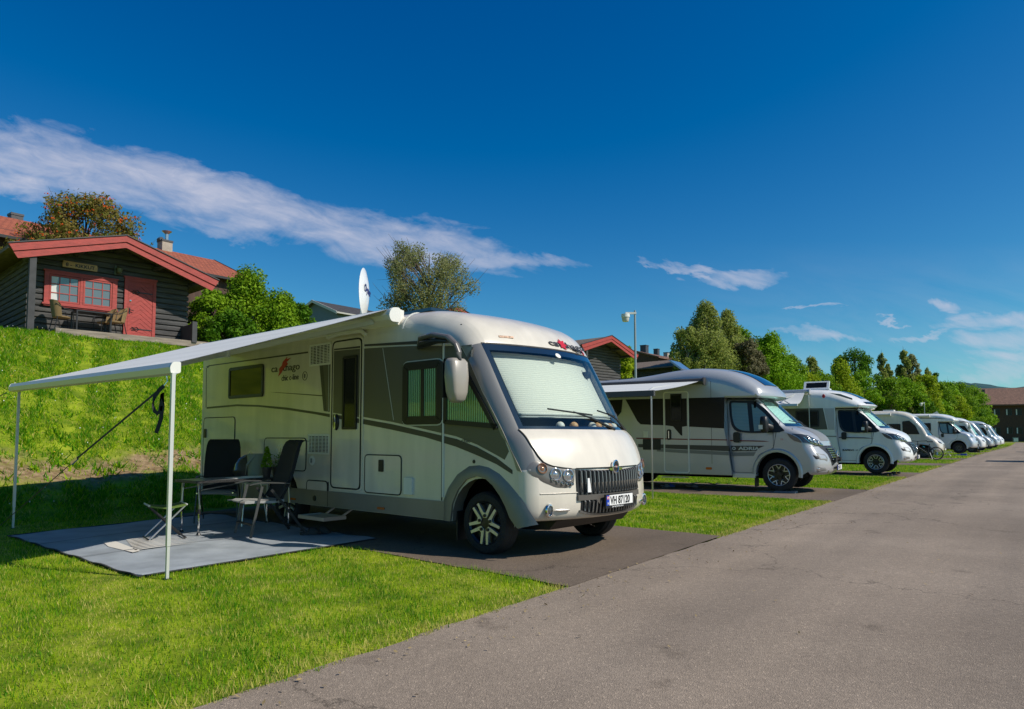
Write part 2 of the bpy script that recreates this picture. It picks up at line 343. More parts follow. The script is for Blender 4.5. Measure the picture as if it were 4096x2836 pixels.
def ground_mesh():
    S = np.concatenate([[-3000, -600, -120, -50], np.arange(-24, 24, 0.35), np.arange(24, 120, 2.0), [140, 180, 260, 500, 1200, 3500]])
    D = np.concatenate([[-3000, -800, -200, -60, -30, -14], np.arange(-9, 16, 0.35), [17, 20, 25, 35, 60, 110, 200, 600, 3000]])
    SS, DD = np.meshgrid(S, D, indexing='ij'); X = B0[0]+SS*RD[0]+DD*RL[0]; Y = B0[1]+SS*RD[1]+DD*RL[1]; Zc = hz(X, Y)
    s, o = so_(X, Y); Zc = np.where(o < 0.3, Zc-0.02, Zc)
    v = np.stack([X, Y, Zc], -1).reshape(-1, 3); nd, ns = len(D), len(S)
    idx = np.arange(ns*nd).reshape(ns, nd); q = np.stack([idx[:-1, :-1], idx[1:, :-1], idx[1:, 1:], idx[:-1, 1:]], -1).reshape(-1, 4)
    me = bpy.data.meshes.new('ground'); me.from_pydata(v.tolist(), [], q.tolist())
    d = dd_(v[:, 0], v[:, 1]); so2 = (v[:, 0]-B0[0])*RD[0]+(v[:, 1]-B0[1])*RD[1]
    soil = np.clip(1.25-np.abs(d-1.75-0.35*wob(v[:, 0]*1.3, v[:, 1]*1.3))/0.8, 0, 1)*np.clip((so2+9)/2, 0, 1)*np.clip((7-so2)/3, 0, 1)
    a = me.attributes.new('soil', 'FLOAT', 'POINT'); a.data.foreach_set('value', soil.astype(np.float32))
    me.polygons.foreach_set('use_smooth', [True]*len(me.polygons)); ob = bpy.data.objects.new('ground', me); col.objects.link(ob)
    m = mat('turf_soil', (0.10, 0.16, 0.025), 0.95, spec=0.1, bump=0.8, bs=18); nt = m.node_tree; b = nt.nodes['Principled BSDF']
    tc = nt.nodes.new('ShaderNodeTexCoord')
    def nz(sc_, det):
        n = nt.nodes.new('ShaderNodeTexNoise'); n.inputs['Scale'].default_value = sc_; n.inputs['Detail'].default_value = det; nt.links.new(tc.outputs['Object'], n.inputs[0]); return n
    r = nt.nodes.new('ShaderNodeValToRGB'); nt.links.new(nz(2.5, 10).outputs[0], r.inputs[0])
    r.color_ramp.elements[0].position = 0.35; r.color_ramp.elements[0].color = (0.09, 0.15, 0.008, 1)
    r.color_ramp.elements[1].position = 0.65; r.color_ramp.elements[1].color = (0.26, 0.32, 0.02, 1)
    r2 = nt.nodes.new('ShaderNodeValToRGB'); nt.links.new(nz(9, 10).outputs[0], r2.inputs[0])
    r2.color_ramp.elements[0].position = 0.3; r2.color_ramp.elements[0].color = (0.12, 0.075, 0.035, 1)
    r2.color_ramp.elements[1].position = 0.7; r2.color_ramp.elements[1].color = (0.34, 0.25, 0.14, 1)
    at_ = nt.nodes.new('ShaderNodeAttribute'); at_.attribute_name = 'soil'
    mm = nt.nodes.new('ShaderNodeMath'); mm.operation = 'MULTIPLY_ADD'; nt.links.new(nz(3, 6).outputs[0], mm.inputs[0]); mm.inputs[1].default_value = 2.4; mm.inputs[2].default_value = -1.2
    m2 = nt.nodes.new('ShaderNodeMath'); m2.operation = 'ADD'; nt.links.new(mm.outputs[0], m2.inputs[0])
    m3 = nt.nodes.new('ShaderNodeMath'); m3.operation = 'MULTIPLY'; m3.use_clamp = True; nt.links.new(at_.outputs['Fac'], m3.inputs[0]); m3.inputs[1].default_value = 1.2
    nt.links.new(m3.outputs[0], m2.inputs[1]); m4 = nt.nodes.new('ShaderNodeMath'); m4.operation = 'MULTIPLY'; m4.use_clamp = True
    nt.links.new(m2.outputs[0], m4.inputs[0]); nt.links.new(m3.outputs[0], m4.inputs[1])
    x = nt.nodes.new('ShaderNodeMix'); x.data_type = 'RGBA'; nt.links.new(m4.outputs[0], x.inputs[0]); nt.links.new(r.outputs[0], x.inputs[6]); nt.links.new(r2.outputs[0], x.inputs[7])
    nt.links.new(x.outputs[2], b.inputs['Base Color']); me.materials.append(m)
    tag(ob, kind='structure'); return ob
ground_mesh()

def asphalt(name, c, c2, spk):
    m = bpy.data.materials.new(name); m.use_nodes = True; nt = m.node_tree; b = nt.nodes['Principled BSDF']; N = nt.nodes; L = nt.links
    b.inputs['Roughness'].default_value = 0.88; b.inputs['Specular IOR Level'].default_value = 0.25
    tc = N.new('ShaderNodeTexCoord')
    def nz(s, d, ro=0.6, st=None):
        n = N.new('ShaderNodeTexNoise'); n.inputs['Scale'].default_value = s; n.inputs['Detail'].default_value = d; n.inputs['Roughness'].default_value = ro
        if st:
            mp = N.new('ShaderNodeMapping'); mp.vector_type = 'TEXTURE'; mp.inputs['Rotation'].default_value = (0, 0, R(54.2)); mp.inputs['Scale'].default_value = st
            L.new(tc.outputs['Object'], mp.inputs[0]); L.new(mp.outputs[0], n.inputs[0])
        else: L.new(tc.outputs['Object'], n.inputs[0])
        return n
    r = N.new('ShaderNodeValToRGB'); L.new(nz(0.35, 7, 0.62).outputs[0], r.inputs[0]); r.color_ramp.elements[0].position = 0.36; r.color_ramp.elements[1].position = 0.66
    r.color_ramp.elements[0].color = (*c, 1); r.color_ramp.elements[1].color = (*c2, 1)
    # long worn bands along the road
    r0 = N.new('ShaderNodeValToRGB'); L.new(nz(1.0, 3, 0.5, (22, 0.9, 1)).outputs[0], r0.inputs[0]); r0.color_ramp.elements[0].position = 0.35; r0.color_ramp.elements[1].position = 0.65
    r0.color_ramp.elements[0].color = (0.84, 0.84, 0.85, 1); r0.color_ramp.elements[1].color = (1.10, 1.09, 1.08, 1)
    # aggregate
    v = N.new('ShaderNodeTexVoronoi'); v.inputs['Scale'].default_value = 125; L.new(tc.outputs['Object'], v.inputs['Vector'])
    r2 = N.new('ShaderNodeValToRGB'); L.new(v.outputs['Color'], r2.inputs[0]); r2.color_ramp.elements[0].position = 0.1; r2.color_ramp.elements[0].color = (0.74, 0.74, 0.74, 1)
    r2.color_ramp.elements[1].position = 0.97; r2.color_ramp.elements[1].color = (spk, spk, spk*0.98, 1); e = r2.color_ramp.elements.new(0.82); e.color = (1.02, 1.02, 1.02, 1)
    r3 = N.new('ShaderNodeValToRGB'); L.new(nz(22, 9, 0.8).outputs[0], r3.inputs[0]); r3.color_ramp.elements[0].position = 0.33; r3.color_ramp.elements[0].color = (0.80, 0.80, 0.80, 1)
    r3.color_ramp.elements[1].position = 0.68; r3.color_ramp.elements[1].color = (1.15, 1.14, 1.12, 1)
    # sparse stains and hairline cracks
    r4 = N.new('ShaderNodeValToRGB'); L.new(nz(1.7, 5, 0.55).outputs[0], r4.inputs[0]); r4.color_ramp.elements[0].position = 0.27; r4.color_ramp.elements[0].color = (0.68, 0.67, 0.66, 1)
    r4.color_ramp.elements[1].position = 0.36; r4.color_ramp.elements[1].color = (1, 1, 1, 1)
    vc = N.new('ShaderNodeTexVoronoi'); vc.feature = 'DISTANCE_TO_EDGE'; vc.inputs['Scale'].default_value = 0.22; wn = nz(1.3, 6, 0.6); av = N.new('ShaderNodeVectorMath'); av.operation = 'MULTIPLY_ADD'; av.inputs[1].default_value = (1.6, 1.6, 0)
    L.new(wn.outputs['Color'], av.inputs[0]); L.new(tc.outputs['Object'], av.inputs[2]); L.new(av.outputs[0], vc.inputs['Vector'])
    r5 = N.new('ShaderNodeValToRGB'); L.new(vc.outputs['Distance'], r5.inputs[0]); r5.color_ramp.elements[0].position = 0.0; r5.color_ramp.elements[0].color = (0.5, 0.5, 0.5, 1); r5.color_ramp.elements[1].position = 0.0022; r5.color_ramp.elements[1].color = (1, 1, 1, 1)
    src = r.outputs[0]
    for q in (r0, r2, r3, r4, r5):
        x = N.new('ShaderNodeMix'); x.data_type = 'RGBA'; x.blend_type = 'MULTIPLY'; x.inputs[0].default_value = 1; L.new(src, x.inputs[6]); L.new(q.outputs[0], x.inputs[7]); src = x.outputs[2]
    L.new(src, b.inputs['Base Color'])
    bp = N.new('ShaderNodeBump'); bp.inputs['Strength'].default_value = 0.9; bp.inputs['Distance'].default_value = 0.0035; L.new(v.outputs['Distance'], bp.inputs['Height']); L.new(bp.outputs[0], b.inputs['Normal'])
    return m
M['road'] = asphalt('worn_grey_asphalt', (0.25, 0.20, 0.155), (0.34, 0.275, 0.215), 1.7)
M['pad'] = asphalt('dark_asphalt', (0.15, 0.115, 0.085), (0.20, 0.155, 0.12), 1.6)
def W2(s, o): 
    q = E0+RD*s+RL*(o+np.interp(s, OFS, OFV)); return (q[0], q[1])
PADS = [10, 20, 30.6, 40.5, 50.5, 60.5, 70.5, 80.5, 90.5, 100.5]
PADW = 3.75
pad1 = [(0.60, 6.20), (0.48, 6.28), (-6.4, 12.55), (-3.9, 15.2), (2.70, 9.40), (2.80, 9.32)]
def in_pad1(x, y):
    # between the two slanting edges of the first pad
    ax, ay = x-0.48, y-6.28; e1 = ax*0.674+ay*0.739   # distance above near edge (direction -0.739, 0.674)
    bx, by = x-2.70, y-9.40; e2 = -(bx*0.660+by*0.751)
    s, o = so_(x, y); g = 0.02+0.05*wob(x*5.7, y*5.7); return (e1 > g) & (e2 > g) & (o < 9.2)
def is_asph(x, y):
    s, o = so_(x, y); r = (o < -0.035-0.045*wob(x*5.3, y*5.3)) & (o > -9.5)
    for p in PADS: r = r | ((s > p+0.03+0.05*wob(x*4.7, y*4.7)) & (s < p+PADW-0.03-0.05*wob(x*5.1, y*4.1)) & (o >= -0.1) & (o < 9.0))
    return r | in_pad1(x, y)
r_ = random.Random(3)
lx = [W2(s, 0.0+r_.uniform(-0.025, 0.025)) for s in np.concatenate([np.arange(-30, 40, 0.22), np.arange(40, 175, 3)])]
rx = [W2(s, -9.5) for s in (175, 100, 50, 0, -30)]
mb = MB(); mb.sheet(lx+rx, lambda x, y: (x, y, 0.004)); tag(mb.build('road', M['road'], smooth=0), kind='structure')
mb = MB(); e = [W2(174, 25), W2(181, 25), W2(181, -60), W2(174, -60)]; mb.sheet(e, lambda x, y: (x, y, 0.010)); tag(mb.build('cross_road', M['road'], smooth=0), kind='structure')
def pad(poly, z):
    mb = MB(); mb.sheet(poly, lambda x, y: (x, y, z)); tag(mb.build('parking_pad', M['pad'], smooth=0), kind='structure')
def wavy(a, b, n, amp):
    out = []
    for i in range(n+1):
        t = i/n; p = np.array(a)*(1-t)+np.array(b)*t
        if 0 < i < n: p = p+np.array([r_.uniform(-amp, amp), r_.uniform(-amp, amp)])
        out.append(tuple(p))
    return out
pad(wavy((0.50, 6.24), (-6.4, 12.55), 40, 0.02)+wavy((-3.9, 15.2), (2.72, 9.36), 40, 0.02), 0.008)
for k, p in enumerate(PADS):
    pad(wavy(W2(p, -0.04), W2(p, 9.0), 30, 0.03)+wavy(W2(p+PADW, 9.0), W2(p+PADW, -0.04), 30, 0.03), 0.008)

# ---------------- grass ----------------
MATC = [(-3.42, 6.61), (-1.70, 9.04), (-5.0, 11.95), (-6.53, 9.33)]   # groundsheet corners
def in_quad(x, y, q):
    r = np.ones_like(x, bool)
    for i in range(4):
        a, b = q[i], q[(i+1) % 4]; r &= ((b[0]-a[0])*(y-a[1])-(b[1]-a[1])*(x-a[0])) > 0
    return r
def blades(name, x, y, h, w, lean, mats, mi=None, z=None):
    n = len(x); z = hz(x, y) if z is None else z
    az = rng.uniform(0, 2*np.pi, n); la = rng.uniform(0, 2*np.pi, n); l = rng.uniform(0.1, 1, n)*lean*h
    v = np.empty((n, 3, 3), np.float32)
    v[:, 0] = np.stack([x-np.cos(az)*w, y-np.sin(az)*w, z-0.005], -1); v[:, 1] = np.stack([x+np.cos(az)*w, y+np.sin(az)*w, z-0.005], -1)
    v[:, 2] = np.stack([x+np.cos(la)*l, y+np.sin(la)*l, z+h], -1)
    me = bpy.data.meshes.new(name); me.vertices.add(3*n); me.vertices.foreach_set('co', v.ravel()); me.loops.add(3*n)
    me.loops.foreach_set('vertex_index', np.arange(3*n, dtype=np.int32)); me.polygons.add(n)
    me.polygons.foreach_set('loop_start', np.arange(0, 3*n, 3, dtype=np.int32))
    for q in mats: me.materials.append(q)
    if mi is not None: me.polygons.foreach_set('material_index', mi.astype(np.int32))
    me.update(calc_edges=True); o = bpy.data.objects.new(name, me); col.objects.link(o); return tag(o, kind='stuff')
GL = [leafmat('grass_blade', (0.13, 0.28, 0.004), (0.50, 0.64, 0.012), 0.45, 38), leafmat('dry_grass_blade', (0.46, 0.42, 0.09), (0.62, 0.55, 0.16), 0.35, 9),
      leafmat('rich_grass_blade', (0.07, 0.24, 0.004), (0.27, 0.50, 0.010), 0.45, 38),
      leafmat('deep_grass_blade', (0.03, 0.15, 0.004), (0.12, 0.34, 0.006), 0.4, 38)]
def scatter(n, s0, s1, o0, o1, cond=None):
    s = rng.uniform(s0, s1, n); o = rng.uniform(o0-0.10, o1, n); off = np.interp(s, OFS, OFV)
    x = E0[0]+RD[0]*s+RL[0]*(o+off); y = E0[1]+RD[1]*s+RL[1]*(o+off)
    k = ~is_asph(x, y) & (y > 2.2)
    if cond is not None: k &= cond(x, y)
    return x[k], y[k]
def patch(x, y): return wob(x*0.9, y*0.9)+0.6*wob(x*2.3+3, y*2.3)
def lawn(name, n, s0, s1, o0, o1, w, h0, h1, cond=None, label='mown lawn'):
    x, y = scatter(n, s0, s1, o0, o1, cond); k = len(x); s, o = so_(x, y)
    p = patch(x, y); p2 = wob(x*3.1+5, y*3.1-2)+0.7*wob(x*7.3, y*7.3); h = rng.uniform(h0, h1, k)*(1+0.3*np.clip(p, -1, 1)+0.35*np.clip(p2, -1, 1)); mi = np.zeros(k, int); r = rng.uniform(0, 1, k)
    mi[r < 0.12+0.38*(p2 < -0.45)+0.12*(p < -0.3)] = 1; mi[(r > 0.45) & (p > 0.1)] = 2; mi[(r > 0.3) & (p2 > 0.5)] = 3; mi[(r > 0.8)] = 3
    edge = (o < 0.16); mi[edge & (rng.uniform(0, 1, k) < 0.6)] = 1
    blades(name, x, y, h, rng.uniform(0.6, 1.2, k)*w, 0.9, GL, mi)
notmat = lambda x, y: ~in_quad(x, y, MATC)
vis = lambda x, y: (np.abs(x)/y < 0.80)
lawn('lawn_grass', 330000, -7.5, 1.8, 0.0, 10.5, 0.0032, 0.016, 0.042, lambda x, y: notmat(x, y) & vis(x, y) & (y < 7.2))
lawn('lawn_grass', 170000, -7.5, 3, 0.0, 10.8, 0.0042, 0.018, 0.044, lambda x, y: notmat(x, y) & vis(x, y) & (y >= 7.2) & (dd_(x, y) < 0.3))
lawn('lawn_grass', 150000, 3.7, 10.0, 0.0, 8.5, 0.0055, 0.018, 0.046, vis)
lawn('lawn_grass', 90000, 13.6, 20.2, 0.0, 9, 0.009, 0.03, 0.06, vis)
lawn('lawn_grass', 90000, 23.5, 42, 0.0, 9, 0.014, 0.03, 0.06, vis)
lawn('lawn_grass', 70000, 42, 125, 0.0, 8, 0.03, 0.03, 0.07, vis)
# rough grass on the bank
def bank():
    n = 420000; s = rng.uniform(-10, 13, n); d = rng.uniform(-0.6, 12.5, n); x = B0[0]+RD[0]*s+RL[0]*d; y = B0[1]+RD[1]*s+RL[1]*d
    k = (x/y > -0.78) & (x/y < -0.36); x, y, s, d = x[k], y[k], s[k], d[k]
    soil = (np.abs(d-1.75-0.35*wob(x*1.3, y*1.3)) < 0.62+0.3*wob(x*2.7, y*2.2)) & (s > -8) & (s < 6)
    k = ~soil | (rng.uniform(0, 1, len(x)) < 0.10); x, y, d = x[k], y[k], d[k]; n = len(x)
    p = patch(x*1.2, y*1.2); p2 = wob(x*4.1+5, y*4.1-2)+0.8*wob(x*9.3, y*9.3); h = rng.uniform(0.035, 0.09, n)*(1+0.4*np.clip(p, -1, 1)+0.7*np.clip(p2, -1, 1)); r = rng.uniform(0, 1, n); mi = np.zeros(n, int); mi[(r < 0.10+0.3*(p2 < -0.7))] = 1; mi[(r > 0.45) & (p > 0)] = 2; mi[(r > 0.3) & (p2 > 0.3)] = 3; mi[r > 0.72] = 3
    blades('bank_grass', x, y, h, rng.uniform(0.005, 0.012, n), 1.1, GL, mi)
    # broad-leaved weeds in tufts
    m = 800; cs = rng.uniform(-9, 12, m); cd = rng.uniform(0.3, 12, m); r0 = rng.uniform(0.06, 0.24, m); q = 26
    cx = B0[0]+RD[0]*cs+RL[0]*cd; cy = B0[1]+RD[1]*cs+RL[1]*cd
    X = (cx[:, None]+rng.normal(0, 1, (m, q))*r0[:, None]).ravel(); Y = (cy[:, None]+rng.normal(0, 1, (m, q))*r0[:, None]).ravel()
    k = (X/Y > -0.78) & (X/Y < -0.36); X, Y = X[k], Y[k]; n = len(X)
    blades('bank_weeds', X, Y, rng.uniform(0.06, 0.15, n), rng.uniform(0.012, 0.03, n), 1.3, [GL[2], GL[0], GL[3]], rng.integers(0, 3, n))
    m = 700; cs = rng.uniform(-9, 12, m); cd = rng.uniform(0.3, 12, m); x = B0[0]+RD[0]*cs+RL[0]*cd; y = B0[1]+RD[1]*cs+RL[1]*cd; k = (x/y > -0.76) & (x/y < -0.38); x, y = x[k], y[k]
    z = hz(x, y)+rng.uniform(0.08, 0.17, len(x)); v = MB()
    for a, b, c in zip(x, y, z):
        q = random.uniform(0.008, 0.016); mi = 0 if random.random() < 0.6 else 1
        v.add([(a-q, b, c), (a, b-q, c), (a+q, b, c), (a, b+q, c), (a, b, c+q), (a, b, c-q)], [(0, 1, 4), (1, 2, 4), (2, 3, 4), (3, 0, 4), (1, 0, 5), (2, 1, 5), (3, 2, 5), (0, 3, 5)], mi)
    tag(v.build('wild_flowers', [mat('white_petals', (0.75, 0.74, 0.7), 0.7), mat('yellow_petals', (0.7, 0.42, 0.02), 0.7)], smooth=0), kind='stuff')
bank()
def litter():
    n = 900; s = rng.uniform(-6, 40, n); o = -np.abs(rng.normal(0, 0.35, n))-0.01; off = np.interp(s, OFS, OFV); x = E0[0]+RD[0]*s+RL[0]*(o+off); y = E0[1]+RD[1]*s+RL[1]*(o+off)
    x2 = rng.uniform(0, 9, 160); y2 = rng.uniform(3.5, 22, 160); k = is_asph(x2, y2); x = np.concatenate([x, x2[k]]); y = np.concatenate([y, y2[k]]); n = len(x); P = np.stack([x, y, np.full(n, 0.018)], -1)
    nr = rng.normal(0, 0.35, (n, 3)); nr[:, 2] = 1; nr /= np.linalg.norm(nr, axis=1, keepdims=True); o = leaves('leaf_litter', P, nr, np.full(n, 0.018), mat('dry_litter', (0.30, 0.22, 0.10), 0.9, var=0.5, vs=4), None); tag(o, kind='stuff')

# ---------------- trees and bushes ----------------
BARK = mat('bark', (0.12, 0.09, 0.07), 0.9, var=0.4, vs=8, bump=0.6, bs=20); BIRCHBARK = mat('birch_bark', (0.55, 0.52, 0.47), 0.8, var=0.5, vs=6)
F = dict(
    deep=leafmat('deep_green_leaves', (0.03, 0.10, 0.006), (0.14, 0.29, 0.010)), bright=leafmat('bright_green_leaves', (0.07, 0.21, 0.006), (0.32, 0.50, 0.015)),
    birch=leafmat('birch_leaves', (0.13, 0.18, 0.03), (0.42, 0.46, 0.11), 0.45), willow=leafmat('grey_green_leaves', (0.16, 0.19, 0.06), (0.36, 0.36, 0.16), 0.5),
    rowan=leafmat('rowan_leaves', (0.10, 0.16, 0.02), (0.34, 0.22, 0.06), 0.45), mid=leafmat('mid_green_leaves', (0.055, 0.16, 0.007), (0.28, 0.43, 0.015)),
    yellowish=leafmat('yellow_green_leaves', (0.12, 0.22, 0.008), (0.46, 0.55, 0.02), 0.45), grey=leafmat('dull_brown_green_leaves', (0.10, 0.095, 0.05), (0.22, 0.20, 0.10), 0.35),
    spruce=leafmat('spruce_needles', (0.02, 0.06, 0.025), (0.06, 0.13, 0.05), 0.15))
BERRY = mat('orange_red_berries', (0.75, 0.10, 0.01), 0.35)
def leaves(name, P, nrm, size, m, parent, elong=1.7):
    n = len(P); t = rng.normal(0, 1, (n, 3)); t -= nrm*np.sum(t*nrm, 1, keepdims=True); t /= np.linalg.norm(t, axis=1, keepdims=True)+1e-9
    b = np.cross(nrm, t); s = (size*rng.uniform(0.6, 1.3, n))[:, None]
    v = np.stack([P-t*s*elong*0.5, P-b*s*0.42, P+t*s*elong*0.5, P+b*s*0.42], 1).astype(np.float32)
    me = bpy.data.meshes.new(name); me.vertices.add(4*n); me.vertices.foreach_set('co', v.ravel()); me.loops.add(4*n)
    me.loops.foreach_set('vertex_index', np.arange(4*n, dtype=np.int32)); me.polygons.add(n); me.polygons.foreach_set('loop_start', np.arange(0, 4*n, 4, dtype=np.int32))
    me.materials.append(m); me.update(calc_edges=True); o = bpy.data.objects.new(name, me); col.objects.link(o); o.parent = parent; return o
def tree(name, label, cat, base, h, rx, z0, n, size, m, style='round', group=None, trunk=True, nc=26, bark=None, tr=None, density=1.0, berries=0, rmul=1.0):
    root = thing(name, label, cat, base, 0, group); seed = random.Random(hash(label) % 1000 if False else sum(map(ord, label)))
    C_ = []; Rr = []
    H = h-z0
    for i in range(nc):
        t = (i+seed.random())/nc
        if style == 'round': w = math.sqrt(max(0.02, 1-(2*t-0.85)**2/1.33)); cr = 0.30
        elif style == 'cone': w = (1-t)**0.8*0.95+0.06; cr = 0.27*(1-0.6*t)+0.05
        elif style == 'column': w = (0.75-0.45*abs(2*t-0.7)); cr = 0.36
        elif style == 'bush': w = math.sqrt(max(0.03, 1-t**2.2)); cr = 0.30
        else: w = math.sqrt(max(0.05, 1-(2*t-1.1)**2/1.5)); cr = 0.27
        a = seed.uniform(0, 2*math.pi)+i*2.4; q = rx*w*math.sqrt(seed.uniform(0.08, 1))*0.82
        C_.append((math.cos(a)*q, math.sin(a)*q, z0+H*(0.06+0.90*t))); Rr.append(rx*cr*seed.uniform(0.65, 1.25)*rmul)
    C = np.array(C_); Rr = np.array(Rr); pr = Rr**2; pr /= pr.sum(); ci = rng.choice(nc, n, p=pr)
    dv = rng.normal(0, 1, (n, 3)); dv /= np.linalg.norm(dv, axis=1, keepdims=True); rad = rng.uniform(0.25, 1.08, n)**0.6
    off = dv*rad[:, None]*Rr[ci][:, None]; off[:, 2] *= (0.8 if style in ('round', 'bush') else 1.15)
    if style == 'willow':
        off[:, 2] -= rng.uniform(0, 0.35, n)*Rr[ci]; off[:, :2] *= 0.9
    P = C[ci]+off; ctr = np.array([0, 0, z0+H*0.4]); out = P-ctr; out /= np.linalg.norm(out, axis=1, keepdims=True)+1e-9
    nr = dv*0.55+out*0.35+rng.normal(0, 0.55, (n, 3)); nr /= np.linalg.norm(nr, axis=1, keepdims=True)
    # stray twigs beyond the outline
    k = int(n*0.06); j = rng.choice(n, k); P[j] += out[j]*rng.uniform(0.02, 0.12, (k, 1))*rx*0.6
    leaves('crown', P, nr, np.full(n, size), m, root)
    if trunk:
        mb = MB(); r0 = tr or max(0.05, h*0.014); lean = seed.uniform(-0.03, 0.03)*h
        pts = [(lean*t*t, 0, h*0.92*t) for t in (0, 0.1, 0.3, 0.5, 0.7, 0.9, 1)]
        mb.tube(pts, r0, 8, rr=[r0*1.5, r0*1.1, r0*0.9, r0*0.7, r0*0.5, r0*0.25, r0*0.08])
        for i in range(0, nc, 1):
            c = C_[i]; zb = max(z0*0.6, c[2]-math.hypot(c[0], c[1])*0.9-0.1*H)
            zb = min(zb, h*0.8); b0 = Vector((lean*(zb/h)**2, 0, zb)); c1 = Vector(c)
            mb.tube([b0, b0.lerp(c1, 0.5)+Vector((0, 0, 0.04*H)), c1, c1+(c1-b0)*0.35], r0*0.3, 5, rr=[r0*0.36, r0*0.24, r0*0.13, r0*0.04])
            for _ in range(3):
                e = c1+Vector((seed.gauss(0, 1), seed.gauss(0, 1), seed.gauss(0.2, 1)))*Rr[i]*0.6; mb.tube([c1.lerp(b0, 0.3), e], r0*0.1, 3, rr=[r0*0.12, r0*0.03])
        mb.build('trunk', bark or BARK, root)
    if berries:
        mb = MB(); 
        for _ in range(berries):
            i = seed.randrange(n); p = P[i]+out[i]*0.04
            for _ in range(9):
                a, b, c = p+np.array([seed.gauss(0, 1), seed.gauss(0, 1), seed.gauss(0, 0.6)])*0.045; q = 0.022
                mb.add([(a-q, b, c), (a, b-q, c), (a+q, b, c), (a, b+q, c), (a, b, c+q), (a, b, c-q)], [(0, 1, 4), (1, 2, 4), (2, 3, 4), (3, 0, 4), (1, 0, 5), (2, 1, 5), (3, 2, 5), (0, 3, 5)])
        o = mb.build('berries', BERRY, root, smooth=0); tag(o, 'clusters of orange-red berries')
    return root
litter()
def tree_at(px, ptop, y, base_z, rx, *a, **k):
    """tree whose top is seen at (px, ptop), standing y metres ahead on ground of height base_z"""
    x, _, z = at(px, ptop, y); return tree(a[0], a[1], a[2], (x, y, base_z), z-base_z, rx, *a[3:], **k)
# ---------------- log cabins ----------------
M['log'] = mat('dark_stained_logs', (0.105, 0.10, 0.095), 0.8, var=0.55, vs=2.6, bump=0.6, bs=25, stretch=(0.5, 0.5, 9), c2=(0.028, 0.028, 0.03), detail=9)
M['logpost'] = mat('dark_stained_post', (0.045, 0.045, 0.048), 0.7, var=0.3, vs=4)
M['redwood'] = mat('red_painted_boards', (0.36, 0.045, 0.035), 0.6, var=0.22, vs=5, bump=0.25, bs=30, stretch=(1, 1, 4))
M['redline'] = mat('red_board_shadow_gap', (0.06, 0.01, 0.01), 0.8)
M['deckwood'] = mat('weathered_deck_wood', (0.28, 0.23, 0.18), 0.85, var=0.4, vs=5, bump=0.4, bs=30, stretch=(0.4, 3, 3))
M['shingle'] = mat('brown_shingles', (0.16, 0.12, 0.09), 0.9, var=0.4, vs=9, bump=0.8, bs=14)
M['wicker'] = ridged('wicker_weave', (0.40, 0.27, 0.12), (0.20, 0.12, 0.05), 'Z', 22, 0.7, 0.5)
M['darkmetal'] = mat('dark_metal', (0.03, 0.03, 0.032), 0.45, metal=0.5)
M['signwood'] = mat('varnished_sign_wood', (0.50, 0.27, 0.09), 0.5, var=0.3, vs=4, stretch=(0.4, 1, 8))
M['pane'] = mat('window_pane_with_painted_sky_sheen', (0.12, 0.14, 0.15), 0.08, spec=1.0, coat=0.6)  # paler base colour stands in for sky reflected in the glass
M['lace'] = mat('white_curtain', (0.6, 0.6, 0.58), 0.8)
def tiles(name, c, c2, sc_=1.0):
    m = mat(name, c, 0.75); nt = m.node_tree; b = nt.nodes['Principled BSDF']; tc = nt.nodes.new('ShaderNodeTexCoord')
    br = nt.nodes.new('ShaderNodeTexBrick'); br.inputs['Scale'].default_value = 2.6*sc_; br.inputs['Color1'].default_value = (*c, 1); br.inputs['Color2'].default_value = (*c2, 1)
    br.inputs['Mortar'].default_value = (c[0]*0.35, c[1]*0.35, c[2]*0.35, 1); br.inputs['Mortar Size'].default_value = 0.03; br.inputs['Brick Width'].default_value = 0.6; br.inputs['Row Height'].default_value = 0.85; br.inputs['Mortar Smooth'].default_value = 0.5
    nt.links.new(tc.outputs['UV'], br.inputs['Vector']); nz = nt.nodes.new('ShaderNodeTexNoise'); nz.inputs['Scale'].default_value = 3; nz.inputs['Detail'].default_value = 6
    nt.links.new(tc.outputs['Object'], nz.inputs[0]); r = nt.nodes.new('ShaderNodeValToRGB'); nt.links.new(nz.outputs[0], r.inputs[0]); r.color_ramp.elements[0].position = 0.3; r.color_ramp.elements[0].color = (0.7, 0.7, 0.7, 1); r.color_ramp.elements[1].color = (1.15, 1.1, 1.1, 1)
    x = nt.nodes.new('ShaderNodeMix'); x.data_type = 'RGBA'; x.blend_type = 'MULTIPLY'; x.inputs[0].default_value = 1
    nt.links.new(br.outputs[0], x.inputs[6]); nt.links.new(r.outputs[0], x.inputs[7]); nt.links.new(x.outputs[2], b.inputs['Base Color'])
    bp = nt.nodes.new('ShaderNodeBump'); bp.inputs['Strength'].default_value = 0.8; bp.inputs['Distance'].default_value = 0.04; nt.links.new(br.outputs[1], bp.inputs['Height']); bp.invert = True; nt.links.new(bp.outputs[0], b.inputs['Normal'])
    return m
M['redtile'] = tiles('red_clay_tiles', (0.42, 0.12, 0.055), (0.34, 0.09, 0.045)); M['browntile'] = tiles('brown_roof_tiles', (0.24, 0.13, 0.085), (0.17, 0.09, 0.06), 0.8)
M['slate'] = tiles('dark_roof_tiles', (0.07, 0.065, 0.065), (0.055, 0.05, 0.05))
M['bluewall'] = mat('grey_blue_cladding', (0.13, 0.17, 0.21), 0.7, var=0.15, vs=3, stretch=(1, 1, 12)); M['brownwall'] = mat('dark_brown_cladding', (0.075, 0.038, 0.026), 0.8, var=0.4, vs=2.0, stretch=(6, 6, 0.6))
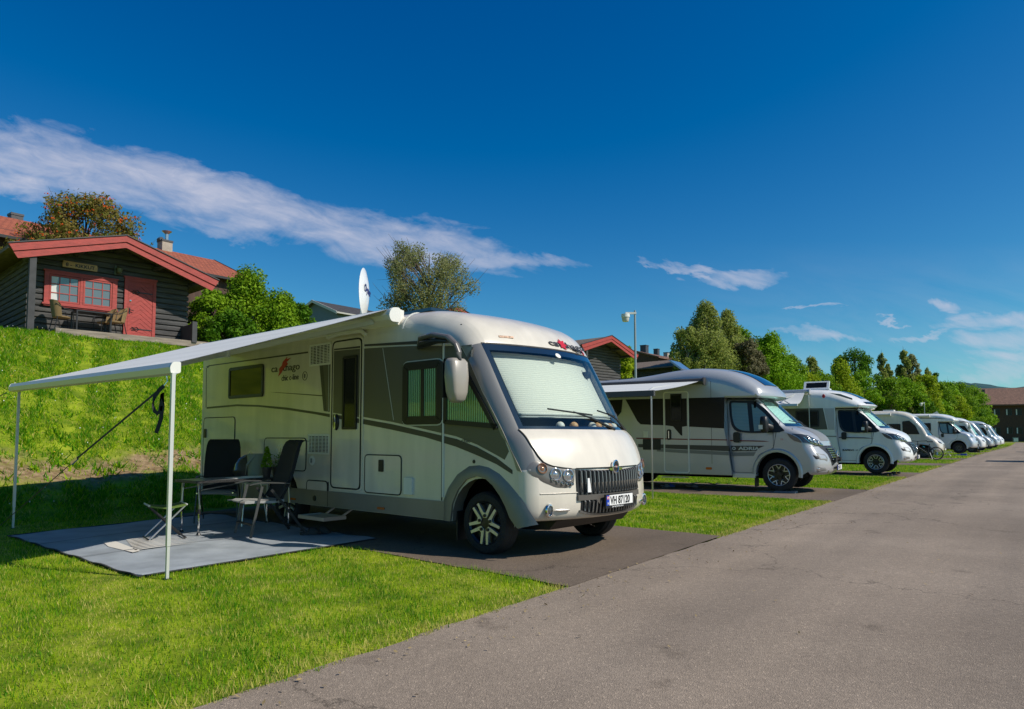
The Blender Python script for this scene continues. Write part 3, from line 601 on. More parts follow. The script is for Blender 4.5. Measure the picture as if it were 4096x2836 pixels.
M['render'] = mat('beige_render', (0.38, 0.33, 0.27), 0.9, var=0.15, vs=6, bump=0.3, bs=50); M['whitetrim'] = mat('pale_trim', (0.5, 0.48, 0.46), 0.6); M['lead'] = mat('dark_flashing', (0.05, 0.05, 0.055), 0.5)

def uvroof(o):
    """give a roof sheet coordinates in metres along its own plane"""
    me = o.data; uv = me.uv_layers.new(name='roof')
    for p in me.polygons:
        n = p.normal; a = Vector((-n.y, n.x, 0)); a = a.normalized() if a.length > 1e-3 else Vector((1, 0, 0)); b = n.cross(a)
        for li in p.loop_indices:
            c = me.vertices[me.loops[li].vertex_index].co; uv.data[li].uv = (c.dot(a), c.dot(b))
    return o
def make_cabin(label, loc, rz, group, full=False):
    t = thing('log_cabin', label, 'cabin', loc, rz, group); X0, X1 = -3.2, 1.55; D1 = 6.6; AX = -0.82; AP = 3.14
    def roofz(x): return AP-(AX-x)*0.275 if x < AX else AP-(x-AX)*0.325
    mb = MB(); n = 12; hgt = 0.185
    for i in range(16):
        z0, z1 = i*hgt, (i+1)*hgt
        a = X0-0.0; b = X1
        if z0 > roofz(X0)-0.40: a = AX-(AP-0.32-z0)/0.275
        if z0 > roofz(X1)-0.40: b = AX+(AP-0.32-z0)/0.325
        if b-a < 0.3: break
        pr = [(0.0, z0+0.012), (-0.055, z0+0.03), (-0.07, (z0+z1)/2), (-0.055, z1-0.02), (0.0, z1-0.004)]
        mb.prism(pr, lambda u, v, w, a=a, b=b: (a+(b-a)*w, u, v))
        if z1 < roofz(X0)-0.2: mb.prism(pr, lambda u, v, w: (X0+u, D1*w, v))
        if z1 < roofz(X1)-0.2: mb.prism(pr, lambda u, v, w: (X1-u, D1*w, v))
    mb.prism([(X0, 0), (X1, 0), (X1, roofz(X1)-0.14), (AX, AP-0.14), (X0, roofz(X0)-0.14)], lambda u, v, w: (u, 0.004+(D1-0.3)*w, v))
    mb.build('log_wall', M['log'], t, smooth=40)
    yf = -1.02; e0, e1 = -3.98, 2.22; yb = D1+0.5
    for nm, A, B in (('roof', e0, AX), ('roof', AX, e1)):
        mb = MB(); za, zb = roofz(A), roofz(B)
        mb.prism([(A, za), (B, zb), (B, zb-0.10), (A, za-0.10)], lambda u, v, w: (u, yf+(yb-yf)*w, v)); uvroof(mb.build(nm, M['shingle'], t, smooth=0))
    for A, B in ((e0, AX), (AX, e1)):   # red barge boards at the gable, two steps
        za, zb = roofz(A), roofz(B); mb = MB(); s = 0.25 if A == e0 else -0.22
        ca = (A+(s if A == e0 else 0), za-0.36); cb = (B+(s if A == AX else 0), zb-0.36)
        mb.prism([(A, za+0.03), (B, zb+0.03), (B, zb-0.17), (A+(s*0.5 if A == e0 else 0), za-0.17)] if A == e0 else [(A, za+0.03), (B, zb+0.03), (B+s*0.5, zb-0.17), (A, za-0.17)], lambda u, v, w: (u, yf-0.06+0.06*w, v))
        mb.prism([(A+(s*0.5 if A == e0 else 0), za-0.175), (B+(s*0.5 if A == AX else 0), zb-0.175), cb, ca], lambda u, v, w: (u, yf-0.025+0.03*w, v))
        mb.prism([(A-0.01, za+0.065), (B, zb+0.065), (B, zb+0.035), (A-0.01, za+0.035)], lambda u, v, w: (u, yf-0.09+0.12*w, v), mi=1)
        mb.build('barge_board', [M['redwood'], M['lead']], t, smooth=0)
    for x in (-3.3, -2.0, AX, 0.42, 1.62):
        MB().tube([(x, yf+0.02, roofz(x)-0.30), (x, 0.1, roofz(x)-0.30)], 0.09, 10).build('roof_beam', M['logpost'], t)
    MB().box(-3.42, -3.25, -1.0, -0.83, -0.25, roofz(-3.3)-0.35).build('porch_post', M['logpost'], t, smooth=0)
    b = MB(); b.box(-2.72, 1.9, -1.12, -1.04, -0.24, -0.04)
    for i in range(8): b.box(-2.72, 1.9, -1.02+i*0.13, -0.90+i*0.13, -0.08, -0.045)
    b.build('deck', M['deckwood'], t, smooth=0)
    b = MB().box(1.35, 1.43, -1.1, 0, -0.05, 0.55); b.box(1.31, 1.47, -1.16, -1.02, -0.1, 0.62); b.build('side_rail', M['logpost'], t, smooth=0)
    f = lambda u, v, w: (u, -0.075-w, v)
    if not full: return t
    d = MB(); d.ring([(-0.53, 0.06), (0.47, 0.06), (0.47, 2.02), (-0.53, 2.02)], [(-0.42, 0.06), (0.37, 0.06), (0.37, 1.91), (-0.42, 1.91)], f, 0, -0.03, 0.05)
    d.box(-0.56, 0.50, -0.14, -0.05, 2.0, 2.06)
    df = d.build('door_frame', M['redwood'], t, smooth=0)
    d = MB(); d.box(-0.42, 0.37, -0.10, -0.06, 0.08, 1.91)
    if full:
        for i in range(13):   # herringbone boards
            z = -0.25+i*0.155
            for sx in (-1, 1):
                pts = [(0.0 if False else -0.025, z+0.30), (-0.025+sx*0.385, z), (-0.025+sx*0.385, z+0.142), (-0.025, z+0.442)]
                pts = [(u, min(max(v, 0.09), 1.90)) for u, v in pts]
                if abs(pts[0][1]-pts[3][1])+abs(pts[1][1]-pts[2][1]) < 0.02: continue
                d.prism(pts, lambda u, v, w: (u, -0.10-0.012*w, v))
    dl = d.build('door', M['redwood'], t, smooth=0)
    if full:
        for z in (0.30, 1.55):
            h = MB(); h.box(-0.15, 0.36, -0.122, -0.115, z-0.018, z+0.018)
            for q in (-1, 1): h.tube([(-0.05, -0.12, z), (-0.12, -0.12, z+q*0.07), (-0.2, -0.12, z+q*0.03), (-0.28, -0.12, z+q*0.06)], 0.012, 5)
            h.tube([(-0.15, -0.12, z), (-0.32, -0.12, z)], 0.012, 5); h.build('hinge', M['dark'], dl, smooth=0)
        h = MB(); h.box(-0.38, -0.34, -0.125, -0.11, 0.80, 1.0); h.tube([(-0.36, -0.12, 0.93), (-0.36, -0.17, 0.93), (-0.24, -0.17, 0.90)], 0.012, 6); h.build('handle', M['dark'], dl)
        MB().lathe([(0.0, -0.135), (0.03, -0.13), (0.03, -0.11)], lambda x, y, q: (x-0.34, q, y+1.24), 12).build('lock', M['chrome'], dl)
    w = MB(); w.ring([(-2.83, 0.76), (-0.76, 0.76), (-0.76, 1.87), (-2.83, 1.87)], [(-2.70, 0.90), (-0.90, 0.90), (-0.90, 1.77), (-2.70, 1.77)], f, 0, -0.03, 0.055)
    w.box(-1.84, -1.76, -0.12, -0.05, 0.88, 1.78); w.box(-2.88, -0.72, -0.16, -0.05, 0.80, 0.85); w.box(-2.86, -0.73, -0.15, -0.05, 1.86, 1.90)
    fr = w.build('window', M['redwood'], t, smooth=0)
    g = MB()
    for x0, x1 in ((-2.69, -1.85), (-1.75, -0.91)): g.box(x0, x1, -0.085, -0.06, 0.91, 1.76)
    g.build('pane', M['pane'], fr, smooth=0)
    g = MB()
    for x0, x1 in ((-2.69, -1.85), (-1.75, -0.91)):
        g.ring([(x0, 0.91), (x1, 0.91), (x1, 1.76), (x0, 1.76)], [(x0+0.05, 0.96), (x1-0.05, 0.96), (x1-0.05, 1.71), (x0+0.05, 1.71)], lambda u, v, w: (u, -0.085-0.03*w, v))
        for k in (1, 2):
            xx = x0+(x1-x0)*k/3; g.box(xx-0.012, xx+0.012, -0.103, -0.08, 0.95, 1.72); zz = 0.91+0.85*k/3; g.box(x0+0.04, x1-0.04, -0.1035, -0.08, zz-0.012, zz+0.012)
    g.build('glazing_bars', M['redwood'], fr, smooth=0)
    if full:
        MB().prism([(-2.64, 0.97), (-2.46, 0.97), (-2.50, 1.35), (-2.45, 1.70), (-2.64, 1.70)], lambda u, v, w: (u, -0.0885+0.004*w, v)).build('curtain', M['lace'], fr, smooth=0)
        s = MB(); s.prism([(-2.35, 2.05), (-1.37, 2.05), (-1.36, 2.14), (-1.375, 2.25), (-2.34, 2.26), (-2.355, 2.15)], f, 0, 0.0, 0.03); s_ = s.build('name_board', M['signwood'], t, smooth=0)
        text('8 -  KIKKUT', 0.155, M['ink'], s_, msideR(-2.27, -0.108, 2.095), sx=1.03, bold=0.004)
        l = MB(); l.box(-0.86, -0.80, -0.12, -0.05, 2.05, 2.35); l.lathe([(0.02, 2.32), (0.11, 2.25), (0.10, 2.24), (0.075, 2.12), (0.03, 2.08)], lambda x, y, q: (x-0.74, y-0.2, q), 12); l.tube([(-0.82, -0.08, 2.33), (-0.74, -0.2, 2.34)], 0.015, 6); l.build('wall_lamp', mat('dull_brass', (0.10, 0.11, 0.06), 0.5, metal=0.3), t)
    return t
TZ = 4.60
make_cabin('dark log cabin with a red door and a name board, wicker chairs on its deck', (-12.657, 24.0, TZ), R(46.46), 'log cabins along the terrace', True)
for (x, y, lb) in ((5.65, 46.3, 'log cabin with red gable showing over the cream motorhome, left of the tall lamp'),
                   (14.5, 58.9, 'long brown-roofed log cabin behind the tall lamp, red gable near the birch'),
                   (23.7, 72.6, 'log cabin almost hidden, only a red roof tip before the dull brownish bush'),
                   (32.7, 85.0, 'log cabin with a small red gable left of the tilted white roof hatch'),
                   (-3.35, 35.0, 'log cabin mostly hidden, red roof tip under the sparse grey-green tree')):
    make_cabin(lb, (x+0.57, y+0.59, TZ-(0.22 if y == 35.0 else 0)), R(46.46), 'log cabins along the terrace')

def wicker_chair(label, loc, rz):
    t = thing('wicker_chair', label, 'chair', loc, rz, 'wicker chairs on the cabin deck')
    mb = MB(); n = 9; v = []; fs = []   # curved shell back: local +x is the front
    for i in range(n):
        a = R(-70+140*i/(n-1)); 
        for k in range(6):
            z = 0.40+0.45*k/5; r = 0.26+0.03*k/5; tp = 0.09*math.cos(a*1.25) if k == 5 else 0
            v.append((-r*math.cos(a)+0.02-0.05*k/5, r*math.sin(a)*0.95, z+tp*0.8-(0.10 if k == 5 and abs(a) > 1.0 else 0)))
    for i in range(n-1):
        for k in range(5): fs.append((i*6+k, (i+1)*6+k, (i+1)*6+k+1, i*6+k+1))
    mb.add(v, fs); mb.add([(p[0]*1.06, p[1]*1.06, p[2]) for p in v], [tuple(reversed(f)) for f in fs]); mb.build('backrest', M['wicker'], t)
    mb = MB(); mb.lathe([(0.0, 0.43), (0.20, 0.435), (0.245, 0.42), (0.24, 0.39), (0.0, 0.385)], lambda x, y, q: (x, y, q), 18); mb.build('seat', M['wicker'], t)
    for sy in (-1, 1):
        MB().tube([(0.24, sy*0.22, 0), (0.25, sy*0.25, 0.35), (0.20, sy*0.29, 0.62), (-0.05, sy*0.29, 0.66), (-0.25, sy*0.2, 0.80)], 0.014, 6).build('arm_leg', M['darkmetal'], t)
        MB().tube([(-0.26, sy*0.22, 0), (-0.18, sy*0.2, 0.4)], 0.014, 6).build('leg', M['darkmetal'], t)
    return t
CM = Matrix.Translation((-12.657, 24.0, TZ)) @ Matrix.Rotation(R(46.46), 4, 'Z')
def cl(x, y, z=-0.045): return tuple(CM @ Vector((x, y, z)))
wicker_chair('wicker armchair at the left end of the dark table on the cabin deck', cl(-2.45, -0.62), R(46.46+5))
wicker_chair('wicker armchair at the right end of the dark table, beside the red door', cl(-0.95, -0.72), R(46.46+180))
wicker_chair('wicker armchair between the dark table and the cabin wall, below the window', cl(-1.15, -0.38), R(46.46+190))
t = thing('garden_table', 'dark square-legged table between the wicker chairs on the cabin deck', 'table', cl(-1.65, -0.62), R(46.46))
MB().box(-0.48, 0.52, -0.3, 0.3, 0.62, 0.66).build('tabletop', M['darkmetal'], t, smooth=0)
for a in (-0.46, 0.50):
    for b in (-0.28, 0.28): MB().box(a-0.02, a+0.02, b-0.02, b+0.02, 0, 0.62).build('leg', M['darkmetal'], t, smooth=0)

# ---------------- houses behind ----------------
def house(name, label, start, t0, t1, w, ez, rz_, bz, wall, roof, trim=None, over=0.35, cat='house', dr=(0.61, 0.79)):
    a = math.atan2(dr[1], dr[0]); o = thing(name, label, cat, (start[0], start[1], bz), a)
    E_, Z_ = ez-bz, rz_-bz; mb = MB(); wi = w-over; we = Z_-(Z_-E_)*wi/w
    mb.prism([(-wi, 0), (wi, 0), (wi, we-0.1), (0, Z_-0.15), (-wi, we-0.1)], lambda u, v, q: (t0+over+(t1-t0-2*over)*q, u, v)); mb.build('wall', wall, o, smooth=0)
    for s in (-1, 1):
        mb = MB(); mb.prism([(0, Z_), (s*w, E_), (s*w, E_-0.14), (0, Z_-0.14)], lambda u, v, q: (t0+(t1-t0)*q, u, v)); r = uvroof(mb.build('roof', roof, o, smooth=0))
        if trim:
            mb = MB()
            for tt in (t0, t1): mb.prism([(0, Z_+0.03), (s*(w+0.02), E_+0.03), (s*(w+0.02), E_-0.18), (0, Z_-0.18)], lambda u, v, q: (tt-0.03+0.06*q, u, v))
            mb.prism([(s*w, E_-0.02), (s*(w+0.09), E_-0.02), (s*(w+0.07), E_-0.13), (s*w, E_-0.13)], lambda u, v, q: (t0+(t1-t0)*q, u, v)); mb.build('roof_trim', trim, o, smooth=0)
    return o
def chimney(o, x, z0, z1, s, mt, pipe=0):
    mb = MB().box(x-s, x+s, -s, s, z0, z1); c = mb.build('chimney', mt, o, smooth=0); b = MB().box(x-s*1.1, x+s*1.1, -s*1.1, s*1.1, z1, z1+0.1); b.box(x-s*1.12, x+s*1.12, -s*1.12, s*1.12, z0, z0+0.25); b.build('flashing', M['lead'], c, smooth=0)
    if pipe:
        p = MB().tube([(x+s*0.3, 0, z1), (x+s*0.3, 0, z1+pipe)], 0.09, 10); p.tube([(x+s*0.3, 0, z1+pipe-0.02), (x+s*0.3, 0, z1+pipe+0.12)], 0.1, 12, rr=[0.1, 0.26]); p.build('flue_pipe', M['alu'], c)
        v = MB().lathe([(0, 0), (s*0.8, 0), (s*0.8, s*1.2), (0, s*1.2)], lambda a, b, q: (x-s*0.95+b*0.5, q-s*0.6, z1+0.12+a*0.5), 10); v.build('cowl', M['lead'], c)
h = house('house', 'house with a red clay tiled roof and a beige chimney with metal flue', (-19.04, 36.0), -9, 4.0, 4.5, 9.2, 11.1, 5.2, M['brownwall'], M['redtile'], M['lead'])
chimney(h, 1.23, 5.3, 6.28, 0.27, M['render'], 0.5)
h = house('house', 'red tiled house at the left edge behind the rowan tree, small black chimney', (-23.4, 32.0), -9, 3.2, 4.2, 9.75, 11.35, 5.5, M['bluewall'], M['redtile'], M['lead'])
chimney(h, 0.6, 5.3, 5.98, 0.24, M['lead'], 0)
h = house('house', 'grey-blue boarded house with dark roof, behind the hedge and the satellite dish', (-15.6, 55.0), 0, 12, 3.0, 10.7, 11.9, 6.5, M['bluewall'], M['slate'], M['whitetrim'])
p = at(560, 801, 80)
x, y, z = at(1446, 798, 80); h = house('house', 'distant low brown roof with a dark chimney above the long cabin roof', (x, y), -2, 6, 3, z-0.6, z+0.3, 5.0, M['brownwall'], M['browntile']); chimney(h, 0.5, z-5.0-0.2, z-5+1.0, 0.35, M['lead'])
x, y, z = at(1478, 802, 95); h = house('house', 'distant roof with two small chimneys left of the birch', (x, y), -3, 8, 3, z-0.9, z+0.0, 5.0, M['brownwall'], M['browntile']); chimney(h, 0.0, z-5.0-0.2, z-5+0.9, 0.3, M['lead']); chimney(h, 3.0, z-5.0-0.2, z-5+0.7, 0.3, M['render'])
# big brown building at the end of the road
def brown_building():
    a = math.atan2(-0.37, 0.93); x, y, _ = at(2207, 985, 168)
    t = thing('brown_building', 'long dark brown timber building with a tiled roof at the end of the road', 'building', (x, y, 0), a); W_ = 46
    mb = MB(); wins = []
    for k in range(8):
        for q in (0, 1): wins += [(0.9+k*4.3+q*1.9, 6.1, 1.25, 1.6), (0.9+k*4.3+q*1.9, 1.8, 1.25, 1.6)]
    mb.box(0, W_, 0, 12, 0, 9.3); mb.build('wall', M['brownwall'], t, smooth=0)
    for wx, wz, ww, wh in wins:
        f = MB(); f.ring([(wx, wz), (wx+ww, wz), (wx+ww, wz+wh), (wx, wz+wh)], [(wx+0.12, wz+0.12), (wx+ww-0.12, wz+0.12), (wx+ww-0.12, wz+wh-0.12), (wx+0.12, wz+wh-0.12)], lambda u, v, w: (u, -0.08*w, v)); fo = f.build('window', M['logpost'], t, smooth=0)
        MB().box(wx+0.1, wx+ww-0.1, -0.03, -0.01, wz+0.1, wz+wh-0.1).build('pane', M['blackglass'], fo, smooth=0)
        MB().box(*((wx+0.12, wx+0.36) if int(wx*10) % 19 else (wx+0.9, wx+1.13)), -0.045, -0.035, wz+0.15, wz+wh-0.15).build('curtain', M['lace'], fo, smooth=0)
    mb = MB(); mb.prism([(-1.2, 8.7), (6, 12.9), (6, 12.7), (-1.2, 8.4)], lambda u, v, w: (-1.2+(W_+1.2)*w, u, v)); mb.prism([(6, 12.9), (13, 8.7), (13, 8.4), (6, 12.7)], lambda u, v, w: (-1.2+(W_+1.2)*w, u, v)); uvroof(mb.build('roof', M['browntile'], t, smooth=0))
    mb = MB(); mb.prism([(-1.3, 8.8), (6, 13.05), (13.2, 8.8), (13.2, 8.3), (6, 12.5), (-1.3, 8.3)], lambda u, v, w: (-1.3+0.12*w, u, v)); mb.prism([(-0.2, 9.0), (6, 12.6), (12.2, 9.0)], lambda u, v, w: (0.0+0.1*w, u, v), 1); mb.build('gable_board', [M['deckwood'], M['brownwall']], t, smooth=0)
    MB().tube([(0.9, 0, 11.0), (0.9, 0, 12.3)], 0.45, 4).build('vent_pipe', M['lead'], t, smooth=0)
    t2 = thing('utility_box', 'small grey-blue box on the grass before the brown building', 'box', tuple(Vector(at(2286, 992, 160)[:2]+(0,))), a)
    b = MB().box(-0.5, 0.5, -0.3, 0.3, 0, 1.0); b.box(-0.55, 0.55, -0.35, 0.35, 1.0, 1.06); b.build('cabinet', M['bluegreyp'], t2, smooth=0); MB().box(-0.42, 0.42, -0.32, -0.3, 0.12, 0.9).build('door', M['silver2'], t2, smooth=0)
brown_building()
# lamp posts
def lamp_post(label, x, y, h, z0=0.0):
    t = thing('lamp_post', label, 'lamp post', (x, y, z0), 0, 'lamp posts behind the parking row')
    MB().tube([(0, 0, 0), (0, 0, h)], 0.045, 10, rr=[0.055, 0.04]).build('pole', mat('galvanised_steel', (0.35, 0.38, 0.38), 0.45, metal=0.6), t)
    l = MB(); l.box(-0.36, 0.05, -0.045, 0.045, h-0.14, h-0.07); l.lathe([(0.0, h-0.13), (0.16, h-0.14), (0.165, h-0.26), (0.14, h-0.275)], lambda a, b, q: (a-0.36, b, q), 16); lo = l.build('lamp_head', M['offwhite'], t)
    MB().lathe([(0.14, h-0.275), (0.13, h-0.39), (0.105, h-0.43), (0.0, h-0.44)], lambda a, b, q: (a-0.36, b, q), 16).build('lamp_cover', mat('frosted_lamp_cover', (0.55, 0.53, 0.48), 0.4), lo)
    return t
lamp_post('tall grey lamp post with a round white head above the silver motorhome', 4.70, 27.0, 6.05, 0.05)
lamp_post('far slim lamp post among the trees above the white motorhomes', 44.0, 76.0, 4.95, 0.0)
# hills
def hills():
    n, m = 90, 14; v = []; f = []
    for i in range(n):
        u = 500+i*(1500/(n-1)); 
        for j in range(m):
            w = j/(m-1); rdg = 84+55*math.exp(-((u-1020)/230)**2)+10*math.sin(u*0.011)+4*math.sin(u*0.037)+2*math.sin(u*0.11)
            v.append((u, 1350+w*700, -5+rdg*math.sin(math.pi*min(1, w*0.95))**0.7+2.2*math.sin(u*0.21+j*2)))
    for i in range(n-1):
        for j in range(m-1): f.append((i*m+j, (i+1)*m+j, (i+1)*m+j+1, i*m+j+1))
    mb = MB(); mb.add(v, f); tag(mb.build('hills', mat('haze_tinted_wooded_hillside', (0.06, 0.12, 0.125), 1.0, var=0.5, vs=0.02, detail=8, spec=0.0, c2=(0.035, 0.075, 0.09)), recalc=True), kind='structure')  # bluish air haze is painted into the hillside colour
hills()

# ---------------- trees ----------------
tree('rowan_tree', 'rowan tree full of orange berries behind the log cabin', 'tree', (-17.9, 29.5, 5.6), 5.75, 3.0, 1.0, 17000, 0.085, F['rowan'], 'round', nc=46, berries=330, rmul=0.72)
for px, pt, y, rx, lb in ((20, 545, 27.5, 1.4, 'low rowan branches at the left frame edge beside the cabin roof'),):
    tree_at(px, pt, y, 4.8, rx, 'rowan_tree', lb, 'tree', 0.8, 6000, 0.085, F['rowan'], style='bush', nc=16, berries=90)
for i, (px, pt, y, rx, mt, n, lb) in enumerate((
        (478, 655, 27.5, 1.35, 'mid', 9000, 'tall leafy bush directly right of the cabin'), (560, 622, 28.5, 1.7, 'mid', 11000, 'tallest leafy bush of the hedge beside the cabin'),
        (632, 672, 29, 1.5, 'mid', 9000, 'leafy bush in the middle of the hedge with upright shoots'), (668, 686, 30, 1.05, 'deep', 6000, 'leafy bush at the right end of the hedge near the satellite dish'),
        (520, 705, 26.5, 1.2, 'deep', 5000, 'low leafy bush at the foot of the hedge above the awning'))):
    tree_at(px, pt, y, 4.4, rx, 'bush', lb, 'bush', 0.15, int(n*1.9), 0.075, F[mt], style='column' if i in (1, 2) else 'bush', nc=44, rmul=0.85, group='bushes of the hedge beside the cabin')
tree_at(966, 549, 33, 4.9, 2.6, 'willow_tree', 'sparse grey-green tree standing behind the roof of the cream motorhome', 'tree', 0.8, 22000, 0.065, F['willow'], style='willow', nc=95, rmul=0.68, tr=0.10)
for px, pt, y, rx, lb in ((1180, 750, 33, 0.9, 'thin shrub tips over the roof of the cream motorhome'), (1410, 778, 56, 0.8, 'pale green shrub with thin shoots just left of the tall lamp pole'), (1412, 803, 50, 1.1, 'bright low shrub at the foot of the tall lamp pole')):
    tree_at(px, pt, y, 4.4, rx, 'bush', lb, 'bush', 0.2, 2500, 0.15, F['yellowish'], style='column', nc=14)
tree_at(1590, 682, 56, 4.6, 2.9, 'birch_tree', 'tall drooping birch with a white trunk behind the silver motorhome', 'tree', 1.2, 24000, 0.115, F['birch'], style='cone', nc=84, bark=BIRCHBARK, tr=0.12, rmul=1.1)
tree_at(1548, 735, 55, 4.6, 1.7, 'birch_tree', 'shorter birch leaning at the left side of the tall birch', 'tree', 1.0, 9000, 0.115, F['birch'], style='willow', nc=40, bark=BIRCHBARK)
tree_at(1636, 698, 58, 4.6, 2.4, 'birch_tree', 'second tall birch right of the highest one', 'tree', 1.2, 17000, 0.12, F['birch'], style='cone', nc=64, bark=BIRCHBARK, rmul=1.1)
tree_at(1655, 738, 60, 4.6, 2.2, 'broadleaf_tree', 'green tree filling the gap between birch and round tree', 'tree', 0.6, 11000, 0.13, F['mid'], style='round', nc=40)
tree_at(1682, 768, 56, 4.3, 1.8, 'bush', 'dull brownish bush behind the silver motorhome roof', 'bush', 0.1, 9000, 0.12, F['grey'], style='bush', nc=36)
tree_at(1733, 756, 62, 4.4, 3.3, 'broadleaf_tree', 'broad bright green tree left of the gap in the tree row', 'tree', 0.4, 24000, 0.13, F['bright'], style='cone', nc=80, rmul=1.1)
tree_at(1700, 765, 63, 4.4, 2.4, 'broadleaf_tree', 'deep green tree behind the broad bright green one', 'tree', 0.4, 12000, 0.13, F['deep'], style='round', nc=40)
tree_at(1511, 790, 95, 5.0, 1.3, 'spruce_tree', 'small dark spruce tip above the long cabin roof', 'tree', 0.5, 2500, 0.2, F['spruce'], style='cone', nc=30)
tree_at(1451, 795, 90, 5.0, 1.6, 'broadleaf_tree', 'distant round tree behind the small brown roof', 'tree', 0.3, 1800, 0.25, F['bright'], style='round', nc=12)
tree_at(1829, 806, 92, 4.6, 1.5, 'broadleaf_tree', 'slim isolated tree standing in the gap of the tree row', 'tree', 0.4, 3500, 0.2, F['birch'], style='column', nc=18)
ROW = [  # px, top, distance, radius, leaf material, style, label
    (1776, 800, 70, 2.3, 'mid', 'bush', 'round mid green bush in the dip right of the broad tree'), (1806, 838, 72, 2.6, 'yellowish', 'bush', 'low yellow-green bush below the slim isolated tree'),
    (1850, 836, 74, 2.8, 'mid', 'bush', 'wide mid green bush right of the slim isolated tree'), (1893, 822, 76, 2.6, 'yellowish', 'column', 'pale bush with upright shoots left of the round-topped tree'),
    (1890, 800, 84, 2.0, 'deep', 'round', 'dark tree peeping over the pale upright bush'),
    (1922, 785, 82, 3.0, 'deep', 'round', 'round-topped dark tree above the grey motorhome'), (1942, 832, 78, 2.8, 'bright', 'bush', 'bright bush under the round-topped dark tree'),
    (1984, 791, 84, 1.8, 'birch', 'cone', 'thin pointed tree right of the round-topped dark one'), (2000, 815, 90, 1.7, 'birch', 'cone', 'short pointed tree leaning on the thin pointed one'),
    (2006, 850, 80, 3.0, 'mid', 'bush', 'mid green bush beneath the thin pointed tree'), (2035, 782, 90, 2.4, 'birch', 'cone', 'tallest pointed tree of the row above the fourth motorhome'),
    (2052, 792, 92, 2.6, 'willow', 'cone', 'greyish pointed tree touching the tallest one'), (2040, 852, 84, 3.0, 'bright', 'bush', 'sunlit bush under the tallest pointed tree'),
    (2078, 842, 90, 2.9, 'yellowish', 'bush', 'yellow-green bush right of the pointed trees'), (2086, 826, 100, 2.2, 'birch', 'cone', 'small pointed tree behind the yellow-green bush'),
    (2106, 834, 104, 2.0, 'deep', 'cone', 'dark twin-topped tree near the end of the row'), (2112, 862, 98, 3.2, 'mid', 'bush', 'wide bush above the far lamp post'),
    (2140, 857, 108, 3.2, 'bright', 'bush', 'bright bush third from the brown building'), (2165, 860, 116, 3.4, 'mid', 'bush', 'mid green bush second from the brown building'),
    (2190, 868, 124, 3.4, 'bright', 'bush', 'last bright bush touching the gable of the brown building'), (2060, 886, 84, 3.0, 'deep', 'bush', 'dark bush low behind the fifth motorhome'),
    (1968, 880, 80, 2.8, 'deep', 'bush', 'dark bush low behind the fourth motorhome roof'), (2100, 892, 96, 3.0, 'bright', 'bush', 'low bright bush right of the far lamp post'),
    (2150, 890, 105, 3.0, 'yellowish', 'bush', 'low yellow-green bush behind the sixth motorhome'), (2180, 902, 118, 3.0, 'deep', 'bush', 'low dark bush beside the wall of the brown building')]
for px, pt, y, rx, mt, st, lb in ROW:
    x = at(px, pt, y)[0]; d = float(dd_(x, y)); bz = max(0, float(np.interp(d, HD, HH))); h = at(px, pt, y)[2]-bz
    tree_at(px, pt, y, bz, rx, 'broadleaf_tree' if st in ('round', 'cone') else 'bush', lb, 'tree' if st in ('round', 'cone') else 'bush', 0.3 if st == 'bush' else h*0.15, 9000, 0.15 if y < 90 else 0.18, F[mt], style=st, nc=46, group='trees and bushes behind the far motorhomes', rmul=0.9)
